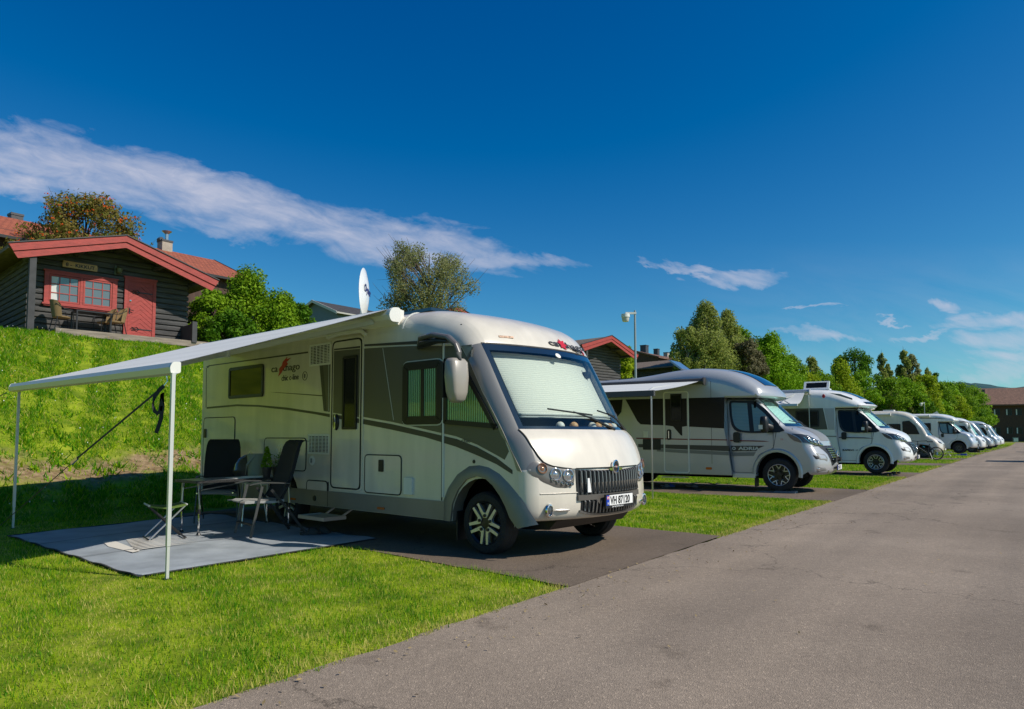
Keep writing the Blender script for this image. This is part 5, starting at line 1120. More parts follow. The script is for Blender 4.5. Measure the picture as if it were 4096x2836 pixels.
    P('panel_edge_stripe', [(-3.15, 2.29), (-3.07, 2.29), (-2.96, 1.64), (-3.03, 1.65)], 'darkgrey', .0045)
    P('pinstripe', [(-2.935, 2.45), (-2.928, 2.45), (-2.905, 1.65), (-2.912, 1.65)], 'paleink', .0055)
    P('pinstripe', [(-1.74, 2.42), (-1.732, 2.42), (-1.50, 1.50), (-1.508, 1.50)], 'paleink', .005)
    P('upper_stripe', [(-6.60, 2.50), (-6.50, 2.518), (-3.45, 2.512), (-3.45, 2.49), (-6.48, 2.50), (-6.55, 2.47)], 'darkgrey', .003)
    P('upper_stripe', [(-2.12, 2.50), (-.45, 2.425), (-.45, 2.375), (-2.12, 2.475)], 'darkgrey', .0045)
    P('pinstripe', [(-2.12, 2.468), (-.45, 2.366), (-.45, 2.356), (-2.12, 2.458)], 'paleink', .0045)
    P('rear_stripe', [(-6.61, 2.48), (-6.595, 2.48), (-6.565, 1.80), (-6.58, 1.79)], 'darkgrey', .003)
    P('swoosh', [(-4.48, 1.97), (-3.0, 1.85), (-3.0, 1.865), (-4.3, 1.962)], 'darkgrey', .003)
    # A-pillar on the side
    P('pillar', [(-.31, 2.33), (-.14, 2.33), (-.14, 2.19)]+[], 'pillar', .002)
    ed = [p for p in S.edge() if .93 < p[1] < 2.22]
    P('pillar', [(-.31, 2.33), (-.12, 2.30)]+[(x-.002, z) for x, z in ed[::2]]+[(.60, .93), (.47, 1.13), (.33, 1.36), (.04, 1.79), (-.19, 2.17)], 'pillar', .005)
    MB().box(-.628, -.612, Y0-.005, Y0, .56, 2.40).build('cab_seam', M['gasket'], T, smooth=0); MB().box(-.61, -.585, Y0-.012, Y0, .60, 2.38).build('seam_cover', M['offwhite'], T, smooth=0)
    P('skirt', [(-6.6, .345), (-6.6, .555), (-.55, .555), (-.50, .345)], 'skirt', .012)
    MB().box(-2.89, -2.882, Y0-.014, Y0, .345, .68).build('seam', M['gasket'], T, smooth=0)
    # wheel arch flare
    ai = [(-.45, .34), (-.42, .54), (-.33, .70), (-.2, .82), (-.04, .865), (.10, .84), (.21, .77), (.31, .67), (.39, .56), (.45, .45), (.52, .375), (.56, .345)]
    ao = [(-.60, .34), (-.60, .56), (-.52, .71), (-.37, .87), (-.18, .97), (-.02, .985), (.13, .965), (.29, .90), (.43, .80), (.56, .69), (.67, .56), (.80, .40)]
    mb = MB(); v = []
    for (a_, b2), (c2, d2) in zip(ai, ao):
        m_ = (a_*.45+c2*.55, b2*.45+d2*.55); dd = min(.0, .64-c2)*.25
        v += [(a_, Y0+.16, b2), (a_, Y0-.028, b2), (m_[0], Y0-.034-dd*0, m_[1]), (c2, Y0+.002-dd*.6, d2)]
    mb.add(v, [(4*k+j, 4*k+4+j, 4*k+5+j, 4*k+1+j) for k in range(len(ai)-1) for j in range(3)]); mb.build('wheel_arch', M['skirt'], T, smooth=50)
    # windows
    side_window(rr(-5.76, -4.66, 1.91, 2.42, .06), T, Y0, 'blackglass', .05)
    side_panel('window_seal', rr(-1.335, -.60, 1.425, 2.215, .10), T, M['paleink'], .008, Y0)
    w = side_window(rr(-1.32, -.612, 1.44, 2.20, .09), T, Y0, 'curtain', .10)
    MB().box(-.985, -.925, Y0-.02, Y0-.012, 1.50, 2.13).build('glazing_bar', M['dark'], w, smooth=0)
    tri = rpoly([(-.585, 1.44), (.27, 1.38), (.24, 1.42), (-.30, 2.17), (-.585, 2.205)], [.03, .03, .01, .08, .03])
    side_window(tri, T, Y0, 'curtain', .055)
    # door
    dr_ = rr(-2.83, -2.16, .60, 2.60, [.09, .09, .10, .10]); do = side_panel('entrance_door', inset(dr_, .02), T, M['cream'], .012, Y0); side_ring('door_gasket', dr_, .018, do, M['gasket'], .016, Y0); 
    side_panel('grey_panel', [(-2.79, 1.62), (-2.20, 1.55), (-2.20, 2.45), (-2.79, 2.465)], do, M['grey'], .014, Y0); side_panel('stripe', [(-2.79, 1.555), (-2.20, 1.47), (-2.20, 1.53), (-2.79, 1.60)], do, M['darkgrey'], .0145, Y0)
    side_panel('stripe', [(-2.79, 2.475), (-2.20, 2.46), (-2.20, 2.485), (-2.79, 2.495)], do, M['darkgrey'], .0145, Y0)
    side_window(rr(-2.56, -2.245, 1.39, 2.37, .02), do, Y0-.012, 'blackglass', .035, 'door_window')
    h = MB(); h.lathe([(0, .03), (.06, .028), (.07, .012), (.075, 0)], lambda a_, b2, hh: (-2.705+a_*.85, Y0-.014-hh, 1.49+b2*1.5), 16); ho = h.build('door_handle', M['dark'], do)
    MB().tube([(-2.69, Y0-.05, 1.40), (-2.68, Y0-.06, 1.49), (-2.69, Y0-.05, 1.58)], .012, 6).build('grip', M['chrome'], ho)
    # door frame outer ring and rain rail
    side_ring('door_frame', rr(-2.87, -2.125, .575, 2.63, [.1, .1, .12, .12]), .03, T, M['cream'], .010, Y0)
    MB().tube([(-2.95, Y0-.01, 2.67), (-2.6, Y0-.035, 2.69), (-2.15, Y0-.035, 2.68), (-2.08, Y0-.005, 2.62)], .03, 8).build('door_awning_lamp', M['offwhite'], T)
    vent(-3.40, -2.87, 2.29, 2.60, T, Y0); vent(-3.40, -2.87, 1.05, 1.33, T, Y0)
    def hatch(x0, x1, z0, z1, r=.07, lock=None):
        p = rr(x0, x1, z0, z1, r); o = side_panel('locker_door', inset(p, .014), T, M['cream'], .008, Y0); side_ring('gasket', p, .013, o, M['gasket'], .010, Y0)
        if lock: MB().prism(rr(lock[0]-.045, lock[0]+.045, lock[1]-.075, lock[1]+.075, .015), fs(Y0-.008, .014)).build('lock', M['dark'], o, smooth=0)
    hatch(-2.08, -1.34, .575, 1.07, .07, (-1.73, .93)); hatch(-6.63, -5.53, .60, 1.62, .08, (-6.56, 1.35)); hatch(-4.6, -3.44, .80, 1.28, .08); hatch(-3.42, -2.90, .42, .69, .07)
    l = MB(); l.lathe([(0, .012), (.062, .010), (.07, 0)], lambda a_, b2, hh: (-3.30+a_, Y0-hh, .96+b2), 20); l.box(-3.315, -3.285, Y0-.016, Y0-.01, .93, .99, 1); l.build('socket_cover', [M['offwhite'], M['midgrey']], T)
    MB().lathe([(0, .012), (.035, .010), (.04, 0)], lambda a_, b2, hh: (-3.2+a_, Y0-.012-hh, .44+b2), 14).build('filler_cap', M['dark'], T)
    MB().prism(rr(-1.27, -1.12, .60, .80, .01), fs(Y0, .03)).build('side_box', M['offwhite'], T, smooth=0)
    for x in (-3.75, -1.72): MB().prism(rr(x-.07, x+.07, .385, .415, .01), fs(Y0-.012, .010)).build('side_reflector', M['amber'], T, smooth=0)
    MB().lathe([(0, .008), (.02, .006), (.022, 0)], lambda a_, b2, hh: (-.10+a_, Y0-hh, 1.02+b2), 12).build('door_lock', M['dark'], T)
    text('chic', .07, M['grey'], T, msideR(-.30, Y0-.004, 1.23), sx=1.3)
    o = text('ca', .15, M['ink'], T, msideR(-4.45, Y0-.003, 2.27), sx=1.45); text('rthago', .15, M['ink'], T, msideR(-4.20, Y0-.003, 2.27), sx=1.38)
    MB().prism([(-4.24, 2.20), (-4.17, 2.24), (-4.10, 2.30), (-3.98, 2.37), (-4.02, 2.40), (-3.90, 2.455), (-4.02, 2.44), (-4.0, 2.475), (-4.12, 2.41), (-4.14, 2.36), (-4.22, 2.31), (-4.21, 2.26)], fs(Y0, .006)).build('red_splash', M['red'], T, smooth=0)
    text('chic c-line', .125, M['ink'], T, msideR(-4.15, Y0-.003, 2.125), sx=.93); side_ring('roman_ring', [(-3.52+.065*math.cos(a*math.pi/10), 2.165+.065*math.sin(a*math.pi/10)) for a in range(20)], .007, T, M['ink'], .004, Y0); text('II', .09, M['ink'], T, msideR(-3.547, Y0-.003, 2.135))
    # wheels, mud flap
    for x in (0.0, -4.05):
        wheel(T, x, -1.09, .345, .225, 'y5', -1); wheel(T, x, 1.09, .345, .225, 'y5', 1)
    MB().box(-.44, -.42, -1.08, -.85, .12, .45).build('mud_flap', M['dark'], T, smooth=0)
    # mirrors
    for sy in (-1,):
        g = lambda x, y, z: (x, sy*y, z)
        arm = MB(); arm.tube([g(-1.05, 1.13, 2.40), g(-.85, 1.26, 2.455), g(-.55, 1.34, 2.455), g(-.28, 1.37, 2.40), g(-.13, 1.39, 2.30), g(-.09, 1.39, 2.21), g(-.09, 1.39, 2.13)], .05, 10, rr=[(.03, .03), (.05, .035), (.05, .032), (.045, .032), (.038, .03), (.034, .03), (.034, .03)]); ao_ = arm.build('mirror_arm', mat('dark_taupe_arm', (.11, .10, .09), .35, coat=.4), T)
        h = MB(); h.tube([g(-1.02, 1.16, 2.37), g(-.8, 1.29, 2.375), g(-.50, 1.34, 2.385), g(-.3, 1.36, 2.36)], .04, 8, rr=[(.03, .03), (.06, .045), (.05, .03), (.03, .02)]); h.build('mirror_arm_underside', M['dark'], ao_)
        mr = MB(); rows = [(2.15, .07, .10), (2.11, .105, .125), (1.95, .115, .13), (1.78, .105, .115), (1.70, .085, .09), (1.665, .05, .05)]; v = []
        for z, hx, hy in rows:
            for k in range(16):
                a_ = 2*math.pi*k/16; ca, sa = math.cos(a_), math.sin(a_); ca = math.copysign(abs(ca)**.5, ca); sa = math.copysign(abs(sa)**.5, sa); xx = hx*ca*(1.0 if ca > 0 else .8); v.append(g(-.15+xx*.9+(2.15-z)*.03, 1.38+hy*sa, z))
        mr.add(v, [(r_i*16+k, r_i*16+(k+1) % 16, (r_i+1)*16+(k+1) % 16, (r_i+1)*16+k) for r_i in range(len(rows)-1) for k in range(16)]+[tuple(range(16)), tuple(range(80, 96))]); m_ = mr.build('wing_mirror', mat('taupe_mirror_cover', (.32, .29, .25), .35, coat=.4), T, smooth=60)
        MB().box(-.26, -.235, sy*1.27, sy*1.49, 1.72, 2.12).build('mirror_glass', M['dark'], m_, smooth=0)
    # step
    st = MB(); st.box(-2.90, -2.35, Y0-.42, Y0-.12, .235, .255)
    for k in range(7): st.box(-2.90, -2.35, Y0-.42+.043*k, Y0-.405+.043*k, .255, .265)
    st.ring([(-2.92, Y0-.44), (-2.33, Y0-.44), (-2.33, Y0-.10), (-2.92, Y0-.10)], [(-2.90, Y0-.42), (-2.35, Y0-.42), (-2.35, Y0-.12), (-2.90, Y0-.12)], lambda u, v_, w: (u, v_, .225+.045*w))
    for x in (-2.82, -2.43): st.tube([(x, Y0-.12, .24), (x+.03, Y0+.1, .37)], .015, 5)
    st.build('entry_step', M['alu'], T, smooth=0)
    # roof gear
    MB().box(-2.35, -1.15, -.85, -.25, 2.875, 2.915).build('solar_panel', M['solar'], T, smooth=0)
    MB().box(-5.2, -4.6, -.3, .3, 2.86, 2.96).build('roof_light', M['offwhite'], T, smooth=0)
    ds = MB(); n_ = 28; v = [(0, 0, 0)]
    c0 = Vector((-3.70, 0, 3.58)); V = Vector((-.06, .05, 1)).normalized()
    U = Vector((math.cos(DISHA), math.sin(DISHA), 0)); Nn = U.cross(V).normalized()
    prof_ = [(0, .055), (.15, .05), (.27, .025), (.36, 0), (.375, .006), (.36, .01), (.27, .035), (.15, .06), (0, .066)]
    ds.lathe(prof_, lambda a_, b2, h: tuple(c0+U*a_*1.0+V*b2*1.04+Nn*h), 36); D_ = ds.build('satellite_dish', M['white'], T)
    b = MB(); b.lathe([(0, 2.96), (.20, 2.95), (.22, 2.92), (.20, 2.87)], lambda a_, b2, h: (-3.72+a_, 0+b2, h), 24); b.tube([(-3.72, 0, 2.95), (-3.72, 0, 3.3)], .04, 8); b.build('dish_base', M['offwhite'], D_)
    tm = Matrix(((U.x, V.x, Nn.x, 0), (U.y, V.y, Nn.y, 0), (U.z, V.z, Nn.z, 0), (0, 0, 0, 1))); Q = Nn
    # lettering sits on the back of the dish, whichever way faces the viewer
    X_ = V.cross(Q); X_ = X_.normalized(); tp = c0-X_*.02-V*.06+Q*.062; text('Oyster', .17, M['navyink'], D_, Matrix(((X_.x, V.x, Q.x, (c0-X_*.22-V*.03+Q*.066).x), (X_.y, V.y, Q.y, (c0-X_*.22-V*.03+Q*.066).y), (X_.z, V.z, Q.z, (c0-X_*.22-V*.03+Q*.066).z), (0, 0, 0, 1))), sx=.9, bold=.004)
    # ---- awning
    ax0, ax1, yo = -6.55, -1.30, -3.93
    cs = MB(); cs.prism([(Y0+.10, 2.68), (Y0-.02, 2.70), (Y0-.13, 2.745), (Y0-.16, 2.80), (Y0-.12, 2.88), (Y0-.03, 2.90), (Y0+.10, 2.88)], lambda u, v_, w: (-6.62+(5.17)*w, u, v_)); A_ = cs.build('awning', M['offwhite'], T, smooth=20)
    for x in (-1.46, -6.66): MB().prism(rpoly([(Y0+.03, 2.72), (Y0-.13, 2.715), (Y0-.165, 2.80), (Y0-.12, 2.89), (Y0+.01, 2.905)], .04), lambda u, v_, w: (x+.045*w, u, v_)).build('end_cap', M['offwhite'], A_, smooth=20)
    mb = MB(); nx, ny = 12, 14; v = []
    for i in range(nx+1):
        for j in range(ny+1):
            t = j/ny; x = -6.6+(5.1)*i/nx; x = x+(t)*(0.08*(i/nx)+.05); sag = -.02*math.sin(math.pi*t)*(1-abs(2*i/nx-1)**4*.5)
            v.append((x, (Y0-.12)+(yo-Y0+.12)*t, 2.875+(2.04-.06*i/nx-2.875)*t+sag))
    o_ = len(v); v += [(a_, b2, c2-.006) for a_, b2, c2 in v]; k1 = ny+1; f = []
    for i in range(nx):
        for j in range(ny): a_ = i*k1+j; f += [(a_, a_+k1, a_+k1+1, a_+1), (o_+a_, o_+a_+1, o_+a_+k1+1, o_+a_+k1)]
    mb.add(v, f); mb.build('canopy', M['fabric'], A_)
    fb = MB(); fb.prism([(yo+.04, 2.05), (yo-.03, 2.045), (yo-.055, 2.0), (yo-.045, 1.945), (yo, 1.93), (yo+.04, 1.96)], lambda u, v_, w: (-6.60+5.36*w, u, v_-.06*w)); fb.build('front_bar', M['aluw'], A_, smooth=20)
    for x, dz in ((-6.62, 0), (-1.25, -.06)): MB().prism(rpoly([(yo+.042, 2.055), (yo-.033, 2.05), (yo-.058, 2.0), (yo-.047, 1.935), (yo+.042, 1.95)], .02), lambda u, v_, w: (x+.018*w, u, v_+dz)).build('front_bar_cap', M['offwhite'], A_, smooth=20)
    for x0_, x1_, xb in ((-1.75, -3.05, -1.75), (-6.25, -5.0, -6.25)):
        a1 = MB(); a1.tube([(x0_, Y0-.14, 2.74), (x1_, -2.55, 2.33)], .03, 4, rr=[(.022, .04), (.022, .04)]); a1.build('folding_arm', M['aluw'], A_, smooth=0)
        a2 = MB(); a2.tube([(x1_, -2.55, 2.33), (xb, yo+.05, 1.97)], .03, 4, rr=[(.022, .038), (.022, .038)]); a2.lathe([(0, .05), (.045, .045), (.045, -.045), (0, -.05)], lambda p_, q_, h: (x1_+p_, -2.55+q_, 2.33+h), 10); a2.build('folding_arm', M['aluw'], A_, smooth=0)
    for lx_, ly_ in ((-1.225, -3.96), (-6.52, -3.88)):
        lg = MB(); lg.box(lx_-.018, lx_+.018, ly_-.016, ly_+.016, .30, 1.885+(.05 if lx_ < -5 else 0)); lg.box(lx_-.014, lx_+.014, ly_-.0125, ly_+.0125, .0, .31); lo = lg.build('awning_leg', M['aluw'], A_, smooth=0)
        MB().box(lx_-.035, lx_+.035, ly_-.03, ly_+.03, 0, .012).build('foot', M['dark'], lo, smooth=0)
    return T, S
DISHA = R(131.6)
BIG, BIGS = big_motorhome()
# ---------------- panel-van cab with a coachbuilt body ----------------
def warpcab(x, y, z):
    k = 1-0.17*max(0, z-1.35)
    return (x, y*k, z)
def disc(name, c, U, V, r, m, parent, n=20, prof=None, warp=None):
    Nn = U.cross(V); l = MB(); l.lathe(prof or [(r, 0), (r*1.02, .012), (r*.85, .016), (r*.7, .002), (r*.3, .008), (0, .012)], lambda a, b, h: tuple(c+U*a+V*b+Nn*h), n); return l.build(name, m, parent, warp=warp)
def van_cab(T, paint, style='new', wheels='v7', blind='foilws', side_pane='foil', detail=True, plate=None, bonnet_dark=False, lowpaint=None):
    W = .99; C = M[paint]
    prof = [(-1.35, 2.20, .12, .03, 'roof'), (-.9, 2.21, .12, .05, 'roof'), (-.55, 2.20, .12, .10, 'roof'), (-.36, 2.165, .10, .16, '*glass'), (-.19, 2.01, .09, .20, 'glass'), (-.01, 1.84, .09, .24, 'glass'), (.17, 1.67, .09, .26, 'glass'), (.35, 1.50, .09, .27, '*hood'),
            (.52, 1.445, .12, .25, 'hood'), (.68, 1.375, .12, .25, 'hood'), (.82, 1.275, .12, .26, 'hood'), (.90, 1.165, .12, .27, 'hood'), (.925, 1.075, .12, .28, '*nose'), (.965, .99, .12, .27, 'nose'),
            (1.03, .86, .12, .26, 'nose'), (1.065, .74, .12, .25, 'nose'), (1.075, .62, .12, .25, 'nose'), (1.07, .52, .12, .26, 'nose'), (1.03, .44, .10, .27, 'nose'), (.95, .40, .08, .28, 'nose')]
    S = Shell(prof, W); GW = .86; ys = sorted(set([round(W*f, 4) for f in YS]+[-GW, GW])); gl = S.zone('glass'); g0, g1 = gl[0], gl[-1]+1
    mb = MB(); S.skin(mb, lambda z, y, i: 0, skip=lambda z, y, i: z == 'glass' and abs(y) < GW, ys=ys)
    poly = side_poly(S.edge(), -1.34, .345, [(-.03, .475, .43)], 0)
    for sy in (-1, 1): mb.sheet(poly, lambda u, v: (u, sy*W, v))
    cab = mb.build('cab', [C], T, smooth=35, warp=warpcab)
    b = MB(); b.box(-1.3, .3, -.72, .72, .28, 1.0); b.box(-.55, -.5, -.9, .9, .9, 2.1); b.build('cab_interior', M['void'], T, smooth=0)
    hw = [-GW, -GW*.97, -GW*.9, -.6, -.3, 0, .3, .6, GW*.9, GW*.97, GW]
    S.patch('windscreen', [M['glass'], M['frit']], T, g0, g1, hw, .001, matf=lambda i, y: 1 if (abs(y) > GW*.94 or i >= g1-2) else 0, warp=warpcab)
    if blind: S.patch('windscreen_cover', M[blind], T, g0, g1-2, [-.78+1.56*k/10 for k in range(11)], -.07, warp=warpcab)
    v = MB(); base = [S.pt(g1, y, -.01) for y in [-.85+1.7*k/10 for k in range(11)]]
    for p in base: v.v += [p, (p[0]-.5, p[1], p[2]+.02)]
    for k in range(10): v.f.append((2*k, 2*k+2, 2*k+3, 2*k+1)); v.m.append(0)
    v.build('dashboard', M['darkpanel'], T, warp=warpcab)
    for ya, yb in ((-.55, .30), (.10, .72)):
        w = MB(); w.tube([S.pt(g1+1, yb, .02), S.pt(g1-2, (ya+yb)/2, .03), S.pt(g1-3, ya, .02)], .010, 5); w.build('wiper', M['dark'], T, warp=warpcab)
    Y0 = -W
    def onn(y, z, off=.0):
        for i in range(S.zone('hood')[0], S.n-1):
            a = Vector(S.pt(i, y, off)); b_ = Vector(S.pt(i+1, y, off))
            if a.z >= z >= b_.z: return a.lerp(b_, (a.z-z)/max(1e-6, a.z-b_.z))
        return Vector(S.pt(S.n-1, y, off))
    def npoly(name, pts, off, m, par=T, rings=3, edge=.0):
        pp = rpoly(pts, .02, 2); n_ = len(pp); cen = (sum(p[0] for p in pp)/n_, sum(p[1] for p in pp)/n_); v = [tuple(onn(cen[0], cen[1], off))]; f = []
        for q in range(1, rings+1):
            for u, z in pp: t = q/rings; v.append(tuple(onn(cen[0]+(u-cen[0])*t, cen[1]+(z-cen[1])*t, off if q < rings else edge)))
        for k in range(n_): f.append((0, 1+k, 1+(k+1) % n_))
        for q in range(rings-1):
            for k in range(n_): a = 1+q*n_+k; b_ = 1+q*n_+(k+1) % n_; f.append((a, b_, b_+n_, a+n_))
        mb = MB(); mb.add(v, f); return mb.build(name, M[m], par)
    # side features (drawn on both sides, the near one seen)
    door = rpoly([(-1.20, 2.17), (-.58, 2.15), (-.30, 2.0), (.06, 1.62), (-.02, 1.45), (-.10, .98), (-.48, .84), (-.53, .42), (-1.04, .42), (-1.12, 1.0)], [.05, .06, .1, .05, .1, .1, .16, .04, .06, .1])
    wins = [rpoly([(-1.10, 2.09), (-.70, 2.07), (-.62, 1.38), (-.85, 1.40), (-1.0, 1.50), (-1.07, 1.75)], [.06, .02, .02, .1, .1, .1]), rpoly([(-.62, 2.05), (-.50, 1.99), (-.30, 1.82), (-.05, 1.53), (-.02, 1.40), (-.54, 1.375)], [.02, .05, .1, .05, .05, .02])]
    if style == 'old': wins = [[(x, z*.98+.02) for x, z in w] for w in wins]
    glassa = rpoly([(-1.15, 2.13), (-.55, 2.11), (-.27, 1.90), (.02, 1.56), (.06, 1.36), (-.60, 1.345), (-.95, 1.38), (-1.06, 1.5), (-1.12, 1.8)], [.1, .08, .1, .03, .02, .1, .1, .1, .1])
    for sy in (-1,):
        d = side_ring('cab_door', inset(door, -.004), .009, T, M['gasket'], .004, Y0, warpcab)
        g = MB().prism(glassa, fs(Y0, .004)).build('window_surround', M['dark'], d, warp=warpcab)
        for w in wins: MB().prism(inset(w, .012), fs(Y0, .010)).build('side_window', M[side_pane], d, warp=warpcab)
        h = MB().prism(rr(-1.02, -.86, 1.12, 1.37, .06), fs(Y0, .02)).build('door_handle', M['dark'], d, warp=warpcab)
        # mirror
        m = MB(); m.tube([(-.10, Y0+.05, 1.45), (-.18, -1.10, 1.50), (-.26, -1.16, 1.52)], .05, 8, rr=[(.04, .07), (.035, .06), (.03, .05)]); mo = m.build('wing_mirror', M['dark'], T)
        rows = [(1.73, .05, .07), (1.71, .075, .105), (1.6, .085, .115), (1.45, .085, .115), (1.37, .07, .10), (1.345, .04, .06)]; v = []
        for z, hx, hy in rows:
            for k in range(14):
                a_ = 2*math.pi*k/14; ca, sa = math.cos(a_), math.sin(a_); v.append((-.24+hx*math.copysign(abs(ca)**.6, ca), -1.20+hy*math.copysign(abs(sa)**.6, sa), z))
        q = MB(); q.add(v, [(r_i*14+k, r_i*14+(k+1) % 14, (r_i+1)*14+(k+1) % 14, (r_i+1)*14+k) for r_i in range(5) for k in range(14)]+[tuple(range(14)), tuple(range(70, 84))]); q.build('mirror_housing', M['dark'], mo, smooth=60)
        if detail: MB().box(-.34, -.25, -1.325, -1.31, 1.43, 1.53).build('mirror_lamp', M['offwhite'], mo, smooth=0)
    MB().prism(rpoly([(-.06, 1.62), (.16, 1.40), (.02, 1.36), (-.16, 1.42)], .03), fs(Y0, .014)).build('mirror_base', M['dark'], T, warp=warpcab)
    # arch moulding
    mb = MB(); v = []; n = 20
    for k in range(n+1):
        a_ = -.18+(math.pi+.36)*k/n; ca, sa = math.cos(a_), math.sin(a_); v += [(-.03+.47*ca, Y0+.15, .43+.47*sa), (-.03+.475*ca, Y0-.022, .43+.475*sa), (-.03+.53*ca, Y0-.026, .43+.53*sa), (-.03+.56*ca, Y0-.001, .43+.56*sa)]
    mb.add(v, [(4*k+j, 4*k+4+j, 4*k+5+j, 4*k+1+j) for k in range(n) for j in range(3)]); mb.build('wheel_arch', C, T)
    # front
    if style == 'new':
        for sy in (-1, 1):
            h = npoly('headlight', [(sy*.9899, 1.325), (sy*.9899, 1.13), (sy*.80, 1.075), (sy*.52, 1.045), (sy*.44, 1.07), (sy*.60, 1.17), (sy*.80, 1.27), (sy*.94, 1.325)], .014, 'lampdark', edge=.003)
            for yy, zz, r in ((.88, 1.21, .060), (.76, 1.155, .058), (.63, 1.11, .04)):
                c = onn(sy*yy, zz, .012); c1 = onn(sy*yy+.02, zz, .012); c2 = onn(sy*yy, zz+.02, .012); U = (c1-c).normalized(); V = (c2-c).normalized(); disc('lamp', c, U, V, r, M['lamp'], h)
            mq = MB(); yl = [.80, .85, .89, .92, .945, .963, .976, .984, .9895]; nz2 = 6
            for y_ in yl:
                zl, zh = 1.075+.05*(y_-.80)/.19, 1.275+.055*(y_-.80)/.19
                for j_ in range(nz2+1): mq.v.append(tuple(onn(sy*y_, zl+(zh-zl)*j_/nz2, .012)))
            mq.add([], []); mq.f += [(a_*(nz2+1)+j_, (a_+1)*(nz2+1)+j_, (a_+1)*(nz2+1)+j_+1, a_*(nz2+1)+j_+1) for a_ in range(len(yl)-1) for j_ in range(nz2)]; mq.m += [0]*((len(yl)-1)*nz2)
            mq.build('lamp_corner', M['lampdark'], h)
            xe = lambda z_: onn(W*.9999, z_).x+.004
            MB().prism([(.20, 1.34), (.27, 1.235), (.36, 1.165), (xe(1.13)-.03, 1.125), (xe(1.13), 1.13), (xe(1.18), 1.18), (xe(1.24), 1.24), (xe(1.30), 1.30), (xe(1.33), 1.33)], (lambda a_, b_, w_: (a_, sy*(W+.010*w_-.002*(1-w_)), b_))).build('lamp_side', M['lampdark'], h)
            st_ = MB().tube([onn(sy*.965, 1.25, .02), onn(sy*.93, 1.14, .022), onn(sy*.80, 1.085, .022), onn(sy*.50, 1.055, .02)], .008, 5).build('lamp_strip', M['chrome'], h)
            npoly('fog_recess_shade', [(sy*.97, .93), (sy*.62, .86), (sy*.55, .78), (sy*.60, .70), (sy*.94, .72)], .006, 'midgrey'); npoly('recess_floor', [(sy*.88, .88), (sy*.62, .84), (sy*.60, .74), (sy*.84, .75)], .012, paint); npoly('air_slot', [(sy*.97, .85), (sy*.88, .83), (sy*.87, .76), (sy*.95, .75)], .014, 'dark')  # mid-grey patch on the skin paints the shade of a bumper recess
            npoly('fog_lamp', [(sy*.96, .60), (sy*.70, .57), (sy*.62, .50), (sy*.92, .46)], .008, 'midgrey'); npoly('lamp', [(sy*.95, .56), (sy*.87, .56), (sy*.86, .48), (sy*.93, .48)], .016, 'lamp')
        npoly('grille_surround', [(-.70, 1.065), (-.46, .76), (-.40, .60), (.40, .60), (.46, .76), (.70, 1.065), (.4, 1.04), (0, 1.05), (-.4, 1.04)], .014, 'dark', rings=7, edge=.004)
        gr = npoly('grille', [(-.46, 1.00), (-.36, .72), (.36, .72), (.46, 1.00)], .024, 'darkpanel', rings=5, edge=.016)
        for k in range(6):
            z = .745+.048*k; hw_ = .37+.10*(z-.71)/.3; MB().tube([onn(-hw_, z, .04), onn(-hw_*.5, z, .044), onn(0, z, .046), onn(hw_*.5, z, .044), onn(hw_, z, .04)], .011, 5).build('grille_bar', M['chrome'], gr)
        c = onn(0, .87, .05); disc('badge', c, Vector((0, 1, 0)), Vector((0, 0, 1)), .07, M['chrome'], T); 
        mb = MB().prism([(-.55, .50), (.55, .50), (.50, .43), (-.50, .43)], lambda u, v_, w: tuple(onn(u, v_, .006+.01*w))); mb.build('lower_grille', M['chrome'], T, smooth=0)
        v9 = [tuple(onn(-.93+1.86*k/24, 1.05+.0*k, .004)) for k in range(25)]; MB().tube(v9, .008, 4).build('bonnet_seam', M['gasket'], T)
        MB().tube([(.30, -.90, 1.46), (.34, -.93, 1.36), (.36, -.96, 1.30)], .005, 4).build('bonnet_side_seam', M['gasket'], T)
        MB().box(-.105, -.098, Y0-.004, Y0+.002, .95, 1.40).build('wing_seam', M['gasket'], T, smooth=0)
    else:
        for sy in (-1, 1):
            h = npoly('headlight', [(sy*.93, 1.30), (sy*.90, 1.12), (sy*.66, 1.07), (sy*.52, 1.14), (sy*.60, 1.27), (sy*.8, 1.34)], .014, 'lamp', edge=.002); npoly('lamp', [(sy*.86, 1.24), (sy*.83, 1.14), (sy*.72, 1.13), (sy*.70, 1.22)], .022, 'lampdark', h)
        npoly('grille', [(-.42, .98), (-.36, .86), (.36, .86), (.42, .98)], .012, 'dark'); npoly('bumper', [(-.92, .76), (-.9, .52), (.9, .52), (.92, .76)], .010, 'silver2', rings=6); npoly('lower_grille', [(-.5, .68), (-.46, .56), (.46, .56), (.5, .68)], .018, 'dark')
    if bonnet_dark:
        h0 = S.zone('hood')[0]; S.patch('bonnet_panel', M['midgrey'], T, h0+1, S.zone('hood')[-1]-3, [-.5+1.0*k/8 for k in range(9)], .004)
    p0 = onn(0, .60, .05); lp = MB().box(p0.x-.01, p0.x+.006, -.27, .27, .49, .62).build('licence_plate', M['dark'], T, smooth=0); MB().box(p0.x+.006, p0.x+.009, -.215, .258, .505, .612).build('plate_field', M['plate'], lp, smooth=0)
    if plate: MB().box(p0.x+.006, p0.x+.0092, -.258, -.215, .505, .612).build('plate_strip', M['plateblue'], lp, smooth=0); text(plate, .11, M['ink'], lp, mfront(p0.x+.0095, -.20, .52), sx=.78, bold=.002)
    return S, cab
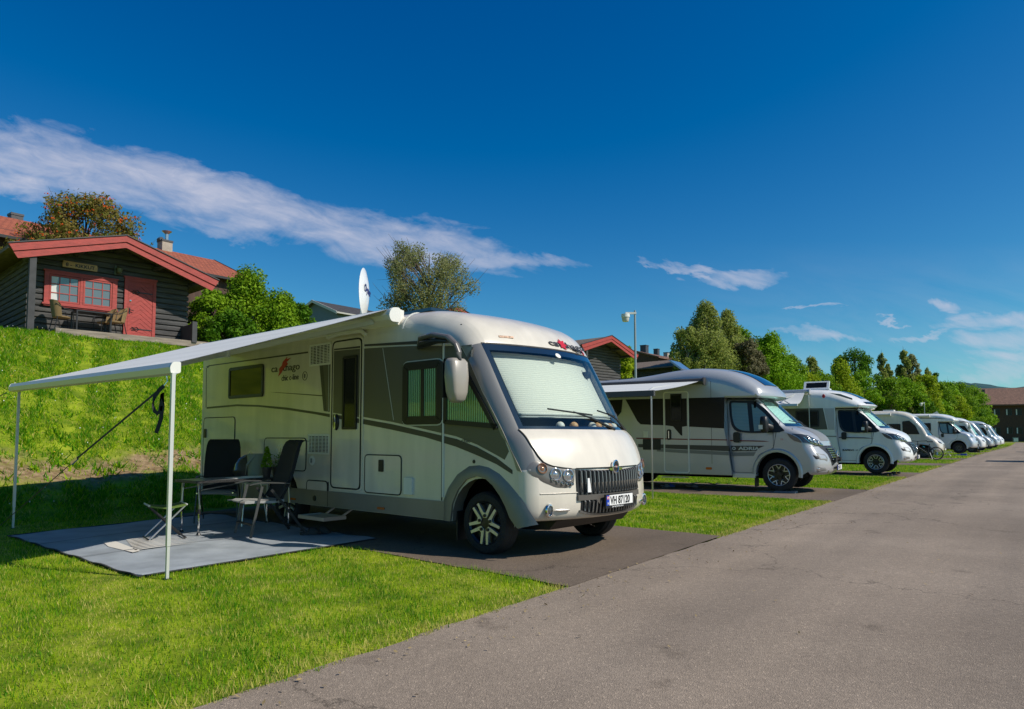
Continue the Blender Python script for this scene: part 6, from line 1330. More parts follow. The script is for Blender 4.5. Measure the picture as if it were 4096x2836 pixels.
def coach_box(T, prof, W, rear, paint, wheels='v7', bottom=.35, wheel_r=.382, cutx=-1.17):
    S = Shell(prof, W); mb = MB(); S.skin(mb, lambda z, y, i: 0)
    e = S.edge(); poly = side_poly(e+[(cutx, 2.19), (cutx-.02, 1.4), (cutx+.06, .95), (cutx+.14, .42), (cutx+.14, bottom)], rear, bottom, [(-4.04, .44, .40)], 0)
    for sy in (-1, 1): mb.sheet(poly, lambda u, v: (u, sy*W, v))
    rs = [(y, S.pt(0, y)[2]) for y in [W*f for f in YS]]; mb.sheet([(-W, bottom)]+rs+[(W, bottom)], lambda u, v: (rear, u, v))
    mb.sheet([(-W, bottom), (W, bottom), (W, 2.2), (-W, 2.2)], lambda u, v: (cutx-.05, u, v))
    body = mb.build('body', M[paint], T, smooth=35)
    b = MB(); b.box(rear+.1, cutx, -.7, .7, .27, 1.0); b.box(rear+.05, -4.6, -1.08, 1.08, bottom+.02, bottom+.05); b.box(-3.5, cutx, -1.08, 1.08, bottom+.02, bottom+.05); b.build('chassis', M['void'], T, smooth=0)
    for x in (0.0, -4.04):
        wheel(T, x, -.985, wheel_r, .225, wheels, -1, rr_=.24); wheel(T, x, .985, wheel_r, .225, wheels, 1, rr_=.24)
    return S, body
def awning_case(T, x0, x1, y0, z, m='offwhite', name='awning'):
    cs = MB(); cs.prism([(y0-.0, z-.10), (y0-.10, z-.09), (y0-.13, z-.03), (y0-.10, z+.03), (y0-.02, z+.05), (y0+.05, z+.02), (y0+.04, z-.07)], lambda u, v, w: (x0+(x1-x0)*w, u, v)); a = cs.build(name, M[m], T, smooth=20)
    ec = MB().prism(rpoly([(y0+.05, z-.12), (y0-.13, z-.12), (y0-.15, z-.03), (y0-.11, z+.06), (y0+.04, z+.06)], .03), lambda u, v, w: (x1+.04*w, u, v)); ec.build('end_cap', M[m], a, smooth=20)
    return a
def open_awning(a, x0, x1, ya, za, yb, zb, legs, bar='dark', drop=.09, sag=.03):
    nx, ny = 8, 12; v = []
    for i in range(nx+1):
        for j in range(ny+1): t = j/ny; v.append((x0+(x1-x0)*i/nx, ya+(yb-ya)*t, za+(zb-za)*t-sag*math.sin(math.pi*t)))
    o = len(v); v += [(p, q, r-.005) for p, q, r in v]; k1 = ny+1; f = []
    for i in range(nx):
        for j in range(ny): k = i*k1+j; f += [(k, k+k1, k+k1+1, k+1), (o+k, o+k+1, o+k+k1+1, o+k+k1)]
    mb = MB(); mb.add(v, f); mb.build('canopy', M['fabric'], a)
    MB().prism([(yb+.04, zb+.01), (yb-.04, zb+.01), (yb-.05, zb-drop), (yb+.03, zb-drop-.01)], lambda u, q, w: (x0-.03+(x1-x0+.06)*w, u, q)).build('front_bar', M[bar], a, smooth=0)
    MB().tube([(x1-.25, ya, za-.05), (x1-.6, (ya+yb)/2, (za+zb)/2-.03), (x1-.15, yb, zb-.04)], .03, 4, rr=[(.02, .03)]*3).build('folding_arm', M['aluw'], a, smooth=0)
    for x, y, zz in legs: MB().tube([(x, y, zz), (x, y, zb-.05)], .017, 4).build('awning_leg', M['alu'], a, smooth=0)
def camper_root(label, O, deg, z0=0, tilt=0):
    t = thing('motorhome', label, 'motorhome', (O[0], O[1], z0), R(deg), 'motorhomes parked in the row')
    t.rotation_euler = (0, R(tilt), R(deg)); return t

# --- the silver motorhome
def silver_motorhome():
    T = camper_root('silver motorhome with black window band, red pinstripe and an open awning, second in the row', (6.67, 17.256), -34, 0.03)
    prof = [(-6.3, 2.72, .16, .02, 'roof'), (-4.9, 2.75, .18, .02, 'roof'), (-4.2, 2.775, .20, .03, 'roof'), (-3.6, 2.80, .22, .04, 'roof'), (-3.05, 2.87, .26, .06, 'roof'), (-2.5, 2.95, .28, .07, 'roof'), (-1.95, 2.985, .28, .08, 'roof'), (-1.45, 2.955, .28, .10, 'ramp'),
            (-1.0, 2.87, .28, .13, 'ramp'), (-.62, 2.72, .26, .18, 'ramp'), (-.33, 2.53, .22, .24, 'ramp'), (-.14, 2.36, .16, .30, 'tip'), (-.06, 2.24, .08, .34, 'tip'), (-.09, 2.195, .06, .34, 'under'), (-.3, 2.17, .05, .30, 'under'), (-1.19, 2.19, .04, .0, 'under')]
    S, body = coach_box(T, prof, 1.13, -6.3, 'silver', 'v7')
    van_cab(T, 'silver', 'new', plate='YU 4773', bonnet_dark=True)
    Y = -1.13; P = lambda nm, poly, m, out, **k: side_panel(nm, poly, T, M[m], out, Y, **k)
    P('window_band', [(-3.74, 2.22), (-3.42, 1.66), (-3.33, 1.575), (-3.28, 1.57), (-2.75, 1.545), (-1.19, 1.455), (-1.17, 2.20)], 'darkpanel', .004)
    P('window_band', [(-6.1, 2.2), (-3.82, 2.22), (-3.86, 1.9), (-4.0, 1.75), (-6.1, 1.75)], 'darkpanel', .004)
    P('stripe', [(-3.4, 1.075), (-1.09, 1.045), (-1.07, .915), (-3.4, .99)], 'darkgrey', .004); P('stripe', [(-2.9, .97), (-1.09, .90), (-1.07, .815), (-2.9, .89)], 'midgrey', .004); P('red_stripe', [(-3.45, 1.235), (-1.13, 1.195), (-1.13, 1.17), (-3.45, 1.205)], 'redstripe', .004)
    P('body_seam', [(-1.502, 2.60), (-1.494, 2.60), (-1.494, .40), (-1.502, .40)], 'gasket', .003)
    dp = rr(-2.71, -2.05, .37, 2.38, .08); d = side_panel('entrance_door', inset(dp, .02), T, M['silver'], .010, Y); side_ring('door_frame', dp, .03, d, M['offwhite'], .014, Y)
    side_panel('dark_panel', [(-2.66, 2.20), (-2.52, 2.20), (-2.52, 2.32), (-2.23, 2.32), (-2.23, 2.20), (-2.10, 2.20), (-2.10, 1.52), (-2.225, 1.50), (-2.225, 1.28), (-2.27, 1.30), (-2.46, 1.515), (-2.66, 1.54)], d, M['darkpanel'], .013, Y)
    side_window(rr(-2.515, -2.235, 1.66, 2.30, .03), d, Y-.012, 'blackglass', .02, 'door_window'); h = MB().prism(rr(-2.62, -2.51, 1.18, 1.44, .05), fs(Y-.01, .02)).build('door_handle', M['dark'], d); MB().box(-2.575, -2.555, Y-.045, Y-.03, 1.22, 1.40).build('grip', M['chrome'], h, smooth=0)
    for a_, b_ in ((-2.66, 1.21),): side_panel('red_stripe', [(-2.67, b_+.008), (-2.09, b_-.002), (-2.09, b_-.028), (-2.67, b_-.018)], d, M['redstripe'], .014, Y); side_panel('stripe', [(-2.67, 1.065), (-2.09, 1.057), (-2.09, .945), (-2.67, .968)], d, M['darkgrey'], .014, Y); side_panel('stripe', [(-2.67, .955), (-2.09, .93), (-2.09, .85), (-2.67, .88)], d, M['midgrey'], .014, Y)
    v = MB(); v.prism(rr(-3.27, -2.79, .93, 1.20, .02), fs(Y, .012)); v.build('fridge_vent', M['dark'], T, smooth=0); MB().prism(rr(-3.25, -3.12, 1.24, 1.40, .01), fs(Y, .015)).build('side_box', M['offwhite'], T, smooth=0)
    P('skirt', [(-1.95, .36), (-1.95, .60), (-1.10, .62), (-1.04, .36)], 'silver', .006); MB().prism(rr(-1.65, -1.50, .47, .53, .03), fs(Y-.006, .01)).build('side_reflector', M['amber'], T, smooth=0)
    MB().box(-1.04, -.52, -1.02, -.98, .30, .39).build('sill_step', M['silver2'], T, smooth=0); MB().box(-2.68, -2.08, -1.40, -1.12, .26, .285).build('entry_step', M['alu'], T, smooth=0)
    MB().box(-.54, -.50, -1.0, -.78, .10, .42).build('mud_flap', M['dark'], T, smooth=0)
    Yc = -.99
    for nm, poly, m in (('stripe', [(-1.08, 1.045), (-.30, 1.05), (-.44, .985), (-.50, .92), (-1.06, .92)], 'darkgrey'), ('stripe', [(-1.07, .885), (-.50, .90), (-.55, .81), (-1.05, .80)], 'midgrey'), ('red_stripe', [(-1.10, 1.185), (-.30, 1.165), (-.18, 1.145), (-.35, 1.145), (-1.10, 1.16)], 'redstripe')): side_panel(nm, poly, T, M[m], .004, Yc)
    text('ADRIA', .105, M['paleink'], T, msideR(-.90, Yc-.006, .948), sx=1.55, bold=.004)
    MB().ring([(-1.01+.045*math.cos(a*math.pi/8), .982+.038*math.sin(a*math.pi/8)) for a in range(16)], [(-1.01+.022*math.cos(a*math.pi/8), .982+.018*math.sin(a*math.pi/8)) for a in range(16)], fs(Yc, .006)).build('round_mark', M['paleink'], T, smooth=0)
    i = S.zone('tip')[0]-1; a = Vector(S.pt(i, .42, .004)); b_ = Vector(S.pt(i, .47, .004)); c = Vector(S.pt(i-1, .42, .004)); U = (b_-a).normalized(); V = (c-a); V -= U*V.dot(U); V.normalize(); Nn = U.cross(V)
    text('ADRIA', .10, M['ink'], T, Matrix(((U.x, V.x, Nn.x, a.x), (U.y, V.y, Nn.y, a.y), (U.z, V.z, Nn.z, a.z), (0, 0, 0, 1))), sx=1.3, bold=.003)
    r0 = S.zone('ramp')[0]; S.patch('front_skylight', M['skylight'], T, r0+2, r0+13, [-.64+1.28*k/8 for k in range(9)], .012); 
    hb = MB(); hb.prism([(-2.55, 3.0), (-2.50, 3.02), (-2.82, 3.26), (-2.87, 3.25)], lambda u, v_, w: (u, -.35+.7*w, v_)); hb.build('roof_hatch', mat('smoky_acrylic', (.18, .24, .32), .1, coat=1), T, smooth=0)
    sw = MB().tube([tuple(Vector(S.pt(k, -1.10, .0))+Vector((0, -.0, -.09))) for k in S.zone('roof')[8::3]+S.zone('ramp')[:9:2]], .014, 5); sw.build('roof_crease', M['midgrey'], T)
    a_ = awning_case(T, -6.2, -1.66, Y-.02, 2.63, 'darkgrey'); open_awning(a_, -6.1, -1.75, Y-.12, 2.60, -4.05, 2.22, ((-1.78, -4.08, -.03), (-6.0, -4.08, -.03)), 'darkgrey', .11)
    for yb in (-.28, .30):
        l = MB(); l.box(1.02, 1.12, yb-.07, yb+.07, .68, .78); l.tube([(1.02, yb, .70), (.96, yb, .64)], .012, 5); l.build('extra_lamp', M['dark'], T, smooth=0)
    MB().tube([(1.06, -.28, .66), (1.06, .3, .66)], .012, 6).build('lamp_bar', M['dark'], T)
    text('2.3', .05, M['red'], T, Matrix.Translation((0, 0, 0)) @ msideR(.06, -.994, 1.185)); 
    return T
SILVER = silver_motorhome()

# --- the white-silver motorhome third in view
def second_coach():
    T = camper_root('white motorhome with grey window band and tilted roof hatch, third in the row', (12.55, 24.35), -36, 0.07)
    prof = [(-6.2, 2.83, .16, .02, 'roof'), (-4, 2.85, .18, .02, 'roof'), (-2.6, 2.87, .22, .03, 'roof'), (-1.9, 2.87, .26, .05, 'roof'), (-1.4, 2.84, .28, .08, 'ramp'), (-.95, 2.75, .28, .13, 'ramp'), (-.58, 2.60, .24, .2, 'ramp'), (-.30, 2.43, .18, .26, 'ramp'),
            (-.13, 2.31, .12, .32, 'tip'), (-.08, 2.25, .06, .34, 'under'), (-.3, 2.19, .05, .3, 'under'), (-1.19, 2.19, .04, 0, 'under')]
    S, body = coach_box(T, prof, 1.13, -6.2, 'white', 'loop6')
    van_cab(T, 'white', 'new', plate='TS 134', side_pane='blackglass')
    Y = -1.13; P = lambda nm, poly, m, out, **k: side_panel(nm, poly, T, M[m], out, Y, **k)
    P('window_band', [(-2.95, 2.20), (-1.55, 2.19), (-1.42, 1.46), (-2.95, 1.46)], 'grey', .004); P('stripe', [(-3.0, 1.29), (-1.15, 1.24), (-1.15, 1.205), (-3.0, 1.265)], 'midgrey', .004); P('silver_corner', [(-1.52, 2.18), (-1.20, 2.18), (-1.2, 1.45), (-1.40, 1.45)], 'silver', .004)
    side_window(rr(-2.45, -1.68, 1.55, 2.12, .05), T, Y, 'blackglass', .05); d = rr(-3.55, -2.98, .40, 2.35, .06); dd = side_panel('entrance_door', inset(d, .02), T, M['white'], .01, Y); side_ring('door_frame', d, .02, dd, M['gasket'], .014, Y)
    P('roof_stripe', [(-1.35, 2.70), (-1.0, 2.66), (-.62, 2.50), (-.62, 2.44), (-1.0, 2.58)], 'midgrey', .004)
    side_panel('stripe', [(-1.10, 1.205), (-.3, 1.19), (.0, 1.15), (-.35, 1.16), (-1.10, 1.175)], T, M['darkgrey'], .004, -.99); text('RAPIDO', .075, M['ink'], T, msideR(-1.0, -.995, .74), sx=1.35, bold=.003); text('60', .075, M['midgrey'], T, msideR(-.60, -.995, .74), sx=1.2)
    MB().lathe([(0, .012), (.045, .01), (.05, 0)], lambda a, b, h: (-1.52+a, Y-h+.12*0, 2.60+b*1.4), 14).build('side_marker', M['red'], T)
    r0 = S.zone('ramp')[0]; S.patch('front_skylight', M['solar'], T, r0+3, r0+10, [-.5+1.0*k/8 for k in range(9)], .012); S.patch('front_window', M['blackglass'], T, S.zone('ramp')[-1]-2, S.zone('ramp')[-1]+1, [-.75+1.5*k/8 for k in range(9)], .008)
    h = MB(); h.ring([(-.38, 0), (.38, 0), (.38, .30), (-.38, .30)], [(-.31, .05), (.31, .05), (.31, .25), (-.31, .25)], lambda u, v_, w: (-1.95+u*1.12-.06*0, -.30+v_*.5+.07*w, 2.90+v_*.95-.03*w)); ho = h.build('roof_hatch', M['white'], T, smooth=0)
    MB().prism([(-.31, .05), (.31, .05), (.31, .25), (-.31, .25)], lambda u, v_, w: (-1.95+u*1.12, -.295+v_*.5+.02*w, 2.90+v_*.95)).build('hatch_pane', M['blackglass'], ho, smooth=0)
    MB().box(-2.42, -1.48, -.42, -.1, 2.86, 2.90).build('hatch_base', M['white'], T, smooth=0)
    a_ = awning_case(T, -6.1, -1.98, Y-.02, 2.80, 'silver'); open_awning(a_, -6.0, -2.1, Y-.12, 2.76, -2.35, 2.30, (), 'aluw', .06, .12)
    MB().tube([(-1.98, Y-.12, 2.70), (-1.97, Y-.12, 1.48)], .014, 6).build('hanging_leg', M['aluw'], a_)
    return T
COACH2 = second_coach()
def old_coach():
    o = W2(51.6, 0.2); T = camper_root('white coachbuilt motorhome with rounded headlights, its wheel on a blue ramp, fifth in the row', (31.1, 49.6), -36, 0.12)
    prof = [(-6.0, 2.74, .14, .02, 'roof'), (-3, 2.76, .16, .02, 'roof'), (-1.6, 2.76, .2, .04, 'roof'), (-.9, 2.72, .22, .08, 'ramp'), (-.4, 2.58, .22, .12, 'ramp'), (-.10, 2.40, .14, .16, 'tip'), (-.02, 2.28, .08, .18, 'tip'), (-.1, 2.20, .06, .18, 'under'), (-.4, 2.17, .05, .12, 'under'), (-1.19, 2.19, .04, 0, 'under')]
    S, body = coach_box(T, prof, 1.13, -6.0, 'white', 'plain'); van_cab(T, 'silver2', 'old', side_pane='foil', detail=False); Y = -1.13
    side_window(rr(-2.35, -1.6, 1.55, 2.10, .05), T, Y, 'blackglass', .05); side_panel('roof_stripe', [(-3.6, 2.52), (-1.2, 2.46), (-.6, 2.35), (-1.2, 2.40), (-3.6, 2.44)], T, M['darkgrey'], .004, Y); side_panel('rear_window_band', rr(-4.6, -3.4, 1.5, 2.1, .04), T, M['blackglass'], .01, Y)
    awning_case(T, -5.8, -1.7, Y-.02, 2.62); return T
OLD = old_coach()

# --- integrated motorhomes further down the row
def integrated(label, O, deg, cab, body='white', wheels='plain', scale=1.0, side=None, hood=None, mirror=True, panel='grey', awn=True, top=2.80, glassline=1.35, hatch=False, dish=False, far=False):
    T = camper_root(label, O, deg); T.scale = (scale,)*3; W = 1.13
    k = {'slope': [(-1.7, top, .24, .05, 'cap'), (-1.1, top-.04, .26, .07, 'cap'), (-.65, top-.19, .26, .10, 'cap'), (-.33, top-.42, .22, .13, '*glass'), (-.08, top-.74, .14, .16, 'glass'), (.16, top-1.07, .12, .17, 'glass'), (.38, glassline, .12, .18, '*hood'), (.62, 1.22, .14, .19, 'hood'), (.84, 1.05, .16, .2, 'hood'), (.98, .86, .18, .2, '*nose'), (1.02, .7, .18, .2, 'nose'), (1.02, .52, .18, .2, 'nose'), (.95, .42, .16, .2, 'nose'), (.85, .40, .12, .2, 'nose')],
         'steep': [(-1.4, top, .26, .04, 'cap'), (-.8, top-.04, .28, .07, 'cap'), (-.35, top-.18, .26, .12, 'cap'), (-.08, top-.42, .2, .16, '*glass'), (.12, top-.75, .13, .2, 'glass'), (.32, top-1.1, .12, .22, 'glass'), (.52, glassline, .12, .23, '*hood'), (.76, 1.20, .14, .24, 'hood'), (.92, 1.0, .16, .25, 'hood'), (.98, .85, .16, .25, '*nose'), (1.0, .7, .16, .25, 'nose'), (.99, .52, .16, .25, 'nose'), (.93, .42, .14, .25, 'nose'), (.85, .40, .12, .25, 'nose')]}[cab]
    prof = [(-6.0, top-.03, .18, .02, 'roof'), (-4, top, .2, .02, 'roof')]+k; S = Shell(prof, W, 3); GW = .98; ys = sorted(set([round(W*f, 4) for f in YS]+[-GW, GW])); gl = S.zone('glass'); g0, g1 = gl[0], gl[-1]+1
    mb = MB(); S.skin(mb, lambda z, y, i: 0, skip=lambda z, y, i: z == 'glass' and abs(y) < GW, ys=ys)
    poly = side_poly(S.edge(), -6.0, .36, [(0, .44, .38), (-3.9, .42, .38)], 0)
    for sy in (-1, 1): mb.sheet(poly, lambda u, v: (u, sy*W, v))
    mb.sheet([(-W, .36)]+[(y, S.pt(0, y)[2]) for y in ys]+[(W, .36)], lambda u, v: (-6.0, u, v)); mb.build('body', M[body], T, smooth=35)
    MB().box(-5.9, .3, -.75, .75, .28, 1.05).build('chassis', M['void'], T, smooth=0)
    S.patch('windscreen', [M['glass'], M['frit']], T, g0, g1, [-GW, -.93, -.6, -.3, 0, .3, .6, .93, GW], .001, matf=lambda i, y: 1 if abs(y) > .93 or i >= g1-1 else 0)
    S.patch('windscreen_cover', M['foilws' if side == 'blind' else 'bluegreyp'], T, g0, g1-1, [-.9+1.8*q/8 for q in range(9)], -.08)
    w = MB(); w.tube([S.pt(g1, .2, .02), S.pt(g1-2, -.1, .02), S.pt(g1-3, -.6, .02)], .012, 5); w.tube([S.pt(g1, .85, .02), S.pt(g1-2, .5, .02), S.pt(g1-3, .15, .02)], .012, 5); w.build('wiper', M['dark'], T)
    Y = -W; ed = [p for p in S.edge() if 1.42 < p[1] < top-.62]
    fr = rpoly([(-1.05, 1.42)]+[(ed[-1][0]-.12, 1.42), (ed[len(ed)//2][0]-.10, ed[len(ed)//2][1]), (ed[0][0]-.12, ed[0][1])]+[(-1.05, top-.66)], [.06, .04, .05, .05, .06]); side_window(fr, T, Y, 'blackglass', .03)
    side_window(rr(-1.95, -1.15, 1.5, 2.05, .06), T, Y, 'blackglass', .04); side_window(rr(-4.6, -3.7, 1.5, 2.0, .06), T, Y, 'blackglass', .04)
    if panel: side_panel('side_stripe', [(-5.9, 1.40), (-2.9, 1.40), (-.9, 1.33), (.2, 1.18), (.2, 1.23), (-.9, 1.39), (-2.9, 1.46), (-5.9, 1.46)], T, M[panel], .004, Y)
    d = rr(-3.0, -2.4, .42, 2.35, .08); dd = side_panel('entrance_door', inset(d, .02), T, M[body], .01, Y); side_ring('door_frame', d, .025, dd, M['paleink'], .014, Y); side_window(rr(-2.85, -2.55, 1.45, 2.15, .04), dd, Y-.01, 'blackglass', .03)
    def onn(y, z, off=0):
        for i in range(S.zone('hood')[0], S.n-1):
            a = Vector(S.pt(i, y, off)); b_ = Vector(S.pt(i+1, y, off))
            if a.z >= z >= b_.z: return a.lerp(b_, (a.z-z)/max(1e-6, a.z-b_.z))
        return Vector(S.pt(S.n-1, y, off))
    for sy in (-1, 1):
        mb = MB(); P_ = [(sy*1.0, 1.03), (sy*.94, .90), (sy*.66, .84), (sy*.56, .88), (sy*.66, .96), (sy*.85, 1.02)]; c = [sum(p[0] for p in P_)/6, sum(p[1] for p in P_)/6]
        v = [tuple(onn(c[0], c[1], .02))]+[tuple(onn(c[0]+(u-c[0])*.6, c[1]+(z-c[1])*.6, .02)) for u, z in P_]+[tuple(onn(u, z, .003)) for u, z in P_]; mb.add(v, [(0, 1+q, 1+(q+1) % 6) for q in range(6)]+[(1+q, 1+(q+1) % 6, 7+(q+1) % 6, 7+q) for q in range(6)]); h = mb.build('headlight', M['lampdark'], T)
        for yy in (.72, .86): cc = onn(sy*yy, .915+(yy-.72)*.25, .016); disc('lamp', cc, Vector((0, 1, 0)), Vector((0, 0, 1)), .042, M['lamp'], h, 14)
    g = MB(); 
    for q in range(4): g.tube([onn(-.48, .60+.07*q, .012), onn(0, .60+.07*q, .02), onn(.48, .60+.07*q, .012)], .016, 5)
    g.build('grille', M['dark' if hood != 'chrome' else 'chrome'], T)
    p0 = onn(0, .52, .02); lp = MB().box(p0.x, p0.x+.01, -.26, .26, .47, .58).build('licence_plate', M['plate'], T, smooth=0)
    if hood == 'panel': h0 = S.zone('hood')[0]; S.patch('bonnet_panel', M['midgrey'], T, h0, h0+3, [-.7+1.4*q/8 for q in range(9)], .004)
    if mirror:
        m = MB(); m.tube([(-.75, Y+.05, top-.40), (-.45, Y-.15, top-.36), (-.15, Y-.24, top-.42), (-.05, Y-.26, top-.55)], .04, 6); mo = m.build('mirror_arm', M['dark'], T); MB().tube([(-.05, Y-.26, top-.52), (-.05, Y-.26, top-.9), (-.07, Y-.26, top-.98)], .08, 10, rr=[(.07, .10), (.075, .11), (.04, .07)]).build('mirror_housing', M[body], mo)
    mb = MB(); v = []
    for q in range(17):
        a_ = -.1+(math.pi+.2)*q/16; ca, sa = math.cos(a_), math.sin(a_); v += [(.44*ca, Y+.12, .38+.44*sa), (.445*ca, Y-.02, .38+.445*sa), (.52*ca, Y-.002, .38+.52*sa)]
    mb.add(v, [(3*q+j, 3*q+3+j, 3*q+4+j, 3*q+1+j) for q in range(16) for j in range(2)]); mb.build('wheel_arch', M[body], T)
    for x in (0.0, -3.9): wheel(T, x, -.99, .35, .22, wheels, -1); wheel(T, x, .99, .35, .22, wheels, 1)
    if awn: awning_case(T, -5.8, -1.7, Y-.02, top-.20, 'offwhite')
    if hatch:
        MB().box(-2.2, -1.6, -.3, .3, top-.02, top+.07).build('roof_light', M['offwhite'], T, smooth=0)
    if dish:
        b = MB(); b.lathe([(0, top+.30), (.04, top+.22), (.24, top+.17), (.24, top+.14), (.05, top+.10), (.05, top-.02), (0, top-.02)], lambda a, b2, h: (-2.9+a, -.2+b2, h), 20); b.build('roof_antenna', M['offwhite'], T)
    return T
V4 = integrated('cream motorhome with a smooth sloping nose and a grey bonnet panel, behind the leaning bicycle', (25.05, 43.3), -36, 'slope', 'cream', hood='panel', mirror=False, panel=None, top=2.86, hatch=True, dish=True)
V6 = integrated('white motorhome with a hanging mirror arm, sixth in the row, right of the blue ramp', (37.6, 58.4), -36, 'steep', 'white', side='blind', top=2.84)
p = W2(73.6, 1.0); V7 = integrated('silver-grey motorhome squeezed between two white ones, seventh in the row', p, -36, 'slope', 'silver', hood='chrome', mirror=False, top=2.85)
p = W2(83.2, .9); V8 = integrated('grey-white motorhome with a dark front, eighth in the row', p, -36, 'steep', 'silver2', hood='chrome', top=2.88, panel='darkgrey')
p = W2(93.6, 1.0); V9 = integrated('small white motorhome with black windows, last in the row before the brown building', p, -36, 'steep', 'white', wheels='plain', mirror=False, top=2.75)
MB().tube([(-2.3, -.2, 2.85), (-2.55, -.2, 3.28)], .12, 4, rr=[(.03, .35), (.03, .3)]).build('roof_hatch', M['paleink'], V6, smooth=0)
for (x, y, lb) in ((32.5, 33.1, 'white motorhome across the road out of sight, casting the nearer shadow'), (49.3, 54.7, 'white motorhome across the road out of sight, casting the farther shadow')):
    c = copy_tree(V9); c.location = (x, y, 0); c.rotation_euler = (0, 0, R(-36)); c['label'] = lb
M['anod'] = mat('dark_anodised', (.075, .077, .075), .4, metal=.3)
# ---------------- groundsheet and the camp furniture ----------------
A_, B_, C_, D_ = [np.array(p) for p in ((-3.42, 6.61), (-1.70, 9.04), (-5.0, 11.95), (-6.53, 9.33))]
def MP(u, v, z=0):  # u along the front edge from the near corner to the left, v towards the vehicle
    p = A_*(1-u)*(1-v)+D_*u*(1-v)+C_*u*v+B_*(1-u)*v; return (p[0], p[1], z)
def groundsheet():
    nu, nv = 60, 40; mb = MB(); v = []
    for i in range(nu+1):
        for j in range(nv+1):
            u, w = i/nu, j/nv; p = MP(u, w); e = min(u, 1-u, w, 1-w)
            z = .020+.010*math.sin(p[0]*2.1+p[1]*1.3)*min(1, e*8)+.006*math.sin(p[0]*6+p[1]*2)+.007*math.sin(u*37)*max(0, 1-e*18)
            v.append((p[0], p[1], max(z, .012)))
    f = [(i*(nv+1)+j, (i+1)*(nv+1)+j, (i+1)*(nv+1)+j+1, i*(nv+1)+j+1) for i in range(nu) for j in range(nv)]; mb.add(v, f)
    o = mb.build('groundsheet', M['matblue'], recalc=True); tag(o, 'large grey-blue groundsheet spread under the awning with a pale printed logo', 'groundsheet')
    h = MB()
    for a, b in (((0, 0), (1, 0)), ((1, 0), (1, 1)), ((0, 0), (0, 1)), ((0, 1), (1, 1))):
        pts = []
        for k in range(41):
            t = k/40; u, w = a[0]+(b[0]-a[0])*t, a[1]+(b[1]-a[1])*t; p = MP(u, w); pts.append((p[0], p[1], .018+.007*math.sin(u*37)+.004))
        h.tube(pts, .012, 4, rr=[(.014, .006)]*41)
    h.build('hem', M['matedge'], o, smooth=0)
    s = MB()
    for u in (.36, .70): s.tube([MP(u, k/24, .034+.010*math.sin(MP(u, k/24)[0]*2.1+MP(u, k/24)[1]*1.3)) for k in range(25)], .005, 4, rr=[(.010, .002)]*25)
    s.build('seam', mat('groundsheet_seam', (.16, .17, .18), .8), o, smooth=0)
    # printed emblem: a wide pale swash of pointed strokes ending in a small ring
    lg = MB(); C0 = np.array((-4.25, 8.62)); ax = (B_-A_)/np.linalg.norm(B_-A_); ay = (D_-A_)/np.linalg.norm(D_-A_)
    def q(a, b): 
        p = C0+ax*a+ay*b; return (p[0], p[1], .040)
    lg.sheet([(-.35, -.05), (-.30, .10), (.05, .20), (.3, .12), (.35, .02), (.1, -.02), (-.15, -.08)], q) if False else None
    rows = 9
    for k in range(rows):
        b0 = -.42+.105*k; l = .55-.25*abs(k-3.5)/4; pts = [(-.42+.03*k, b0), (-.1, b0+.04), (l, b0-.02+.03*k*.3), (-.1, b0+.085), (-.42+.03*k, b0+.055)]
        lg.sheet(pts, lambda a, b: q(a, b))
    lg.sheet([(-.50, -.55), (-.40, -.5), (-.30, .50), (-.42, .55), (-.52, .1)], q)
    lg.ring([(.72+.05*math.cos(t*math.pi/8), .02+.05*math.sin(t*math.pi/8)) for t in range(16)], [(.72+.04*math.cos(t*math.pi/8), .02+.04*math.sin(t*math.pi/8)) for t in range(16)], lambda a, b, w: q(a, b)[:2]+(.040+.001*w,))
    lg.build('printed_emblem', M['matlogo'], o, smooth=0)
groundsheet()
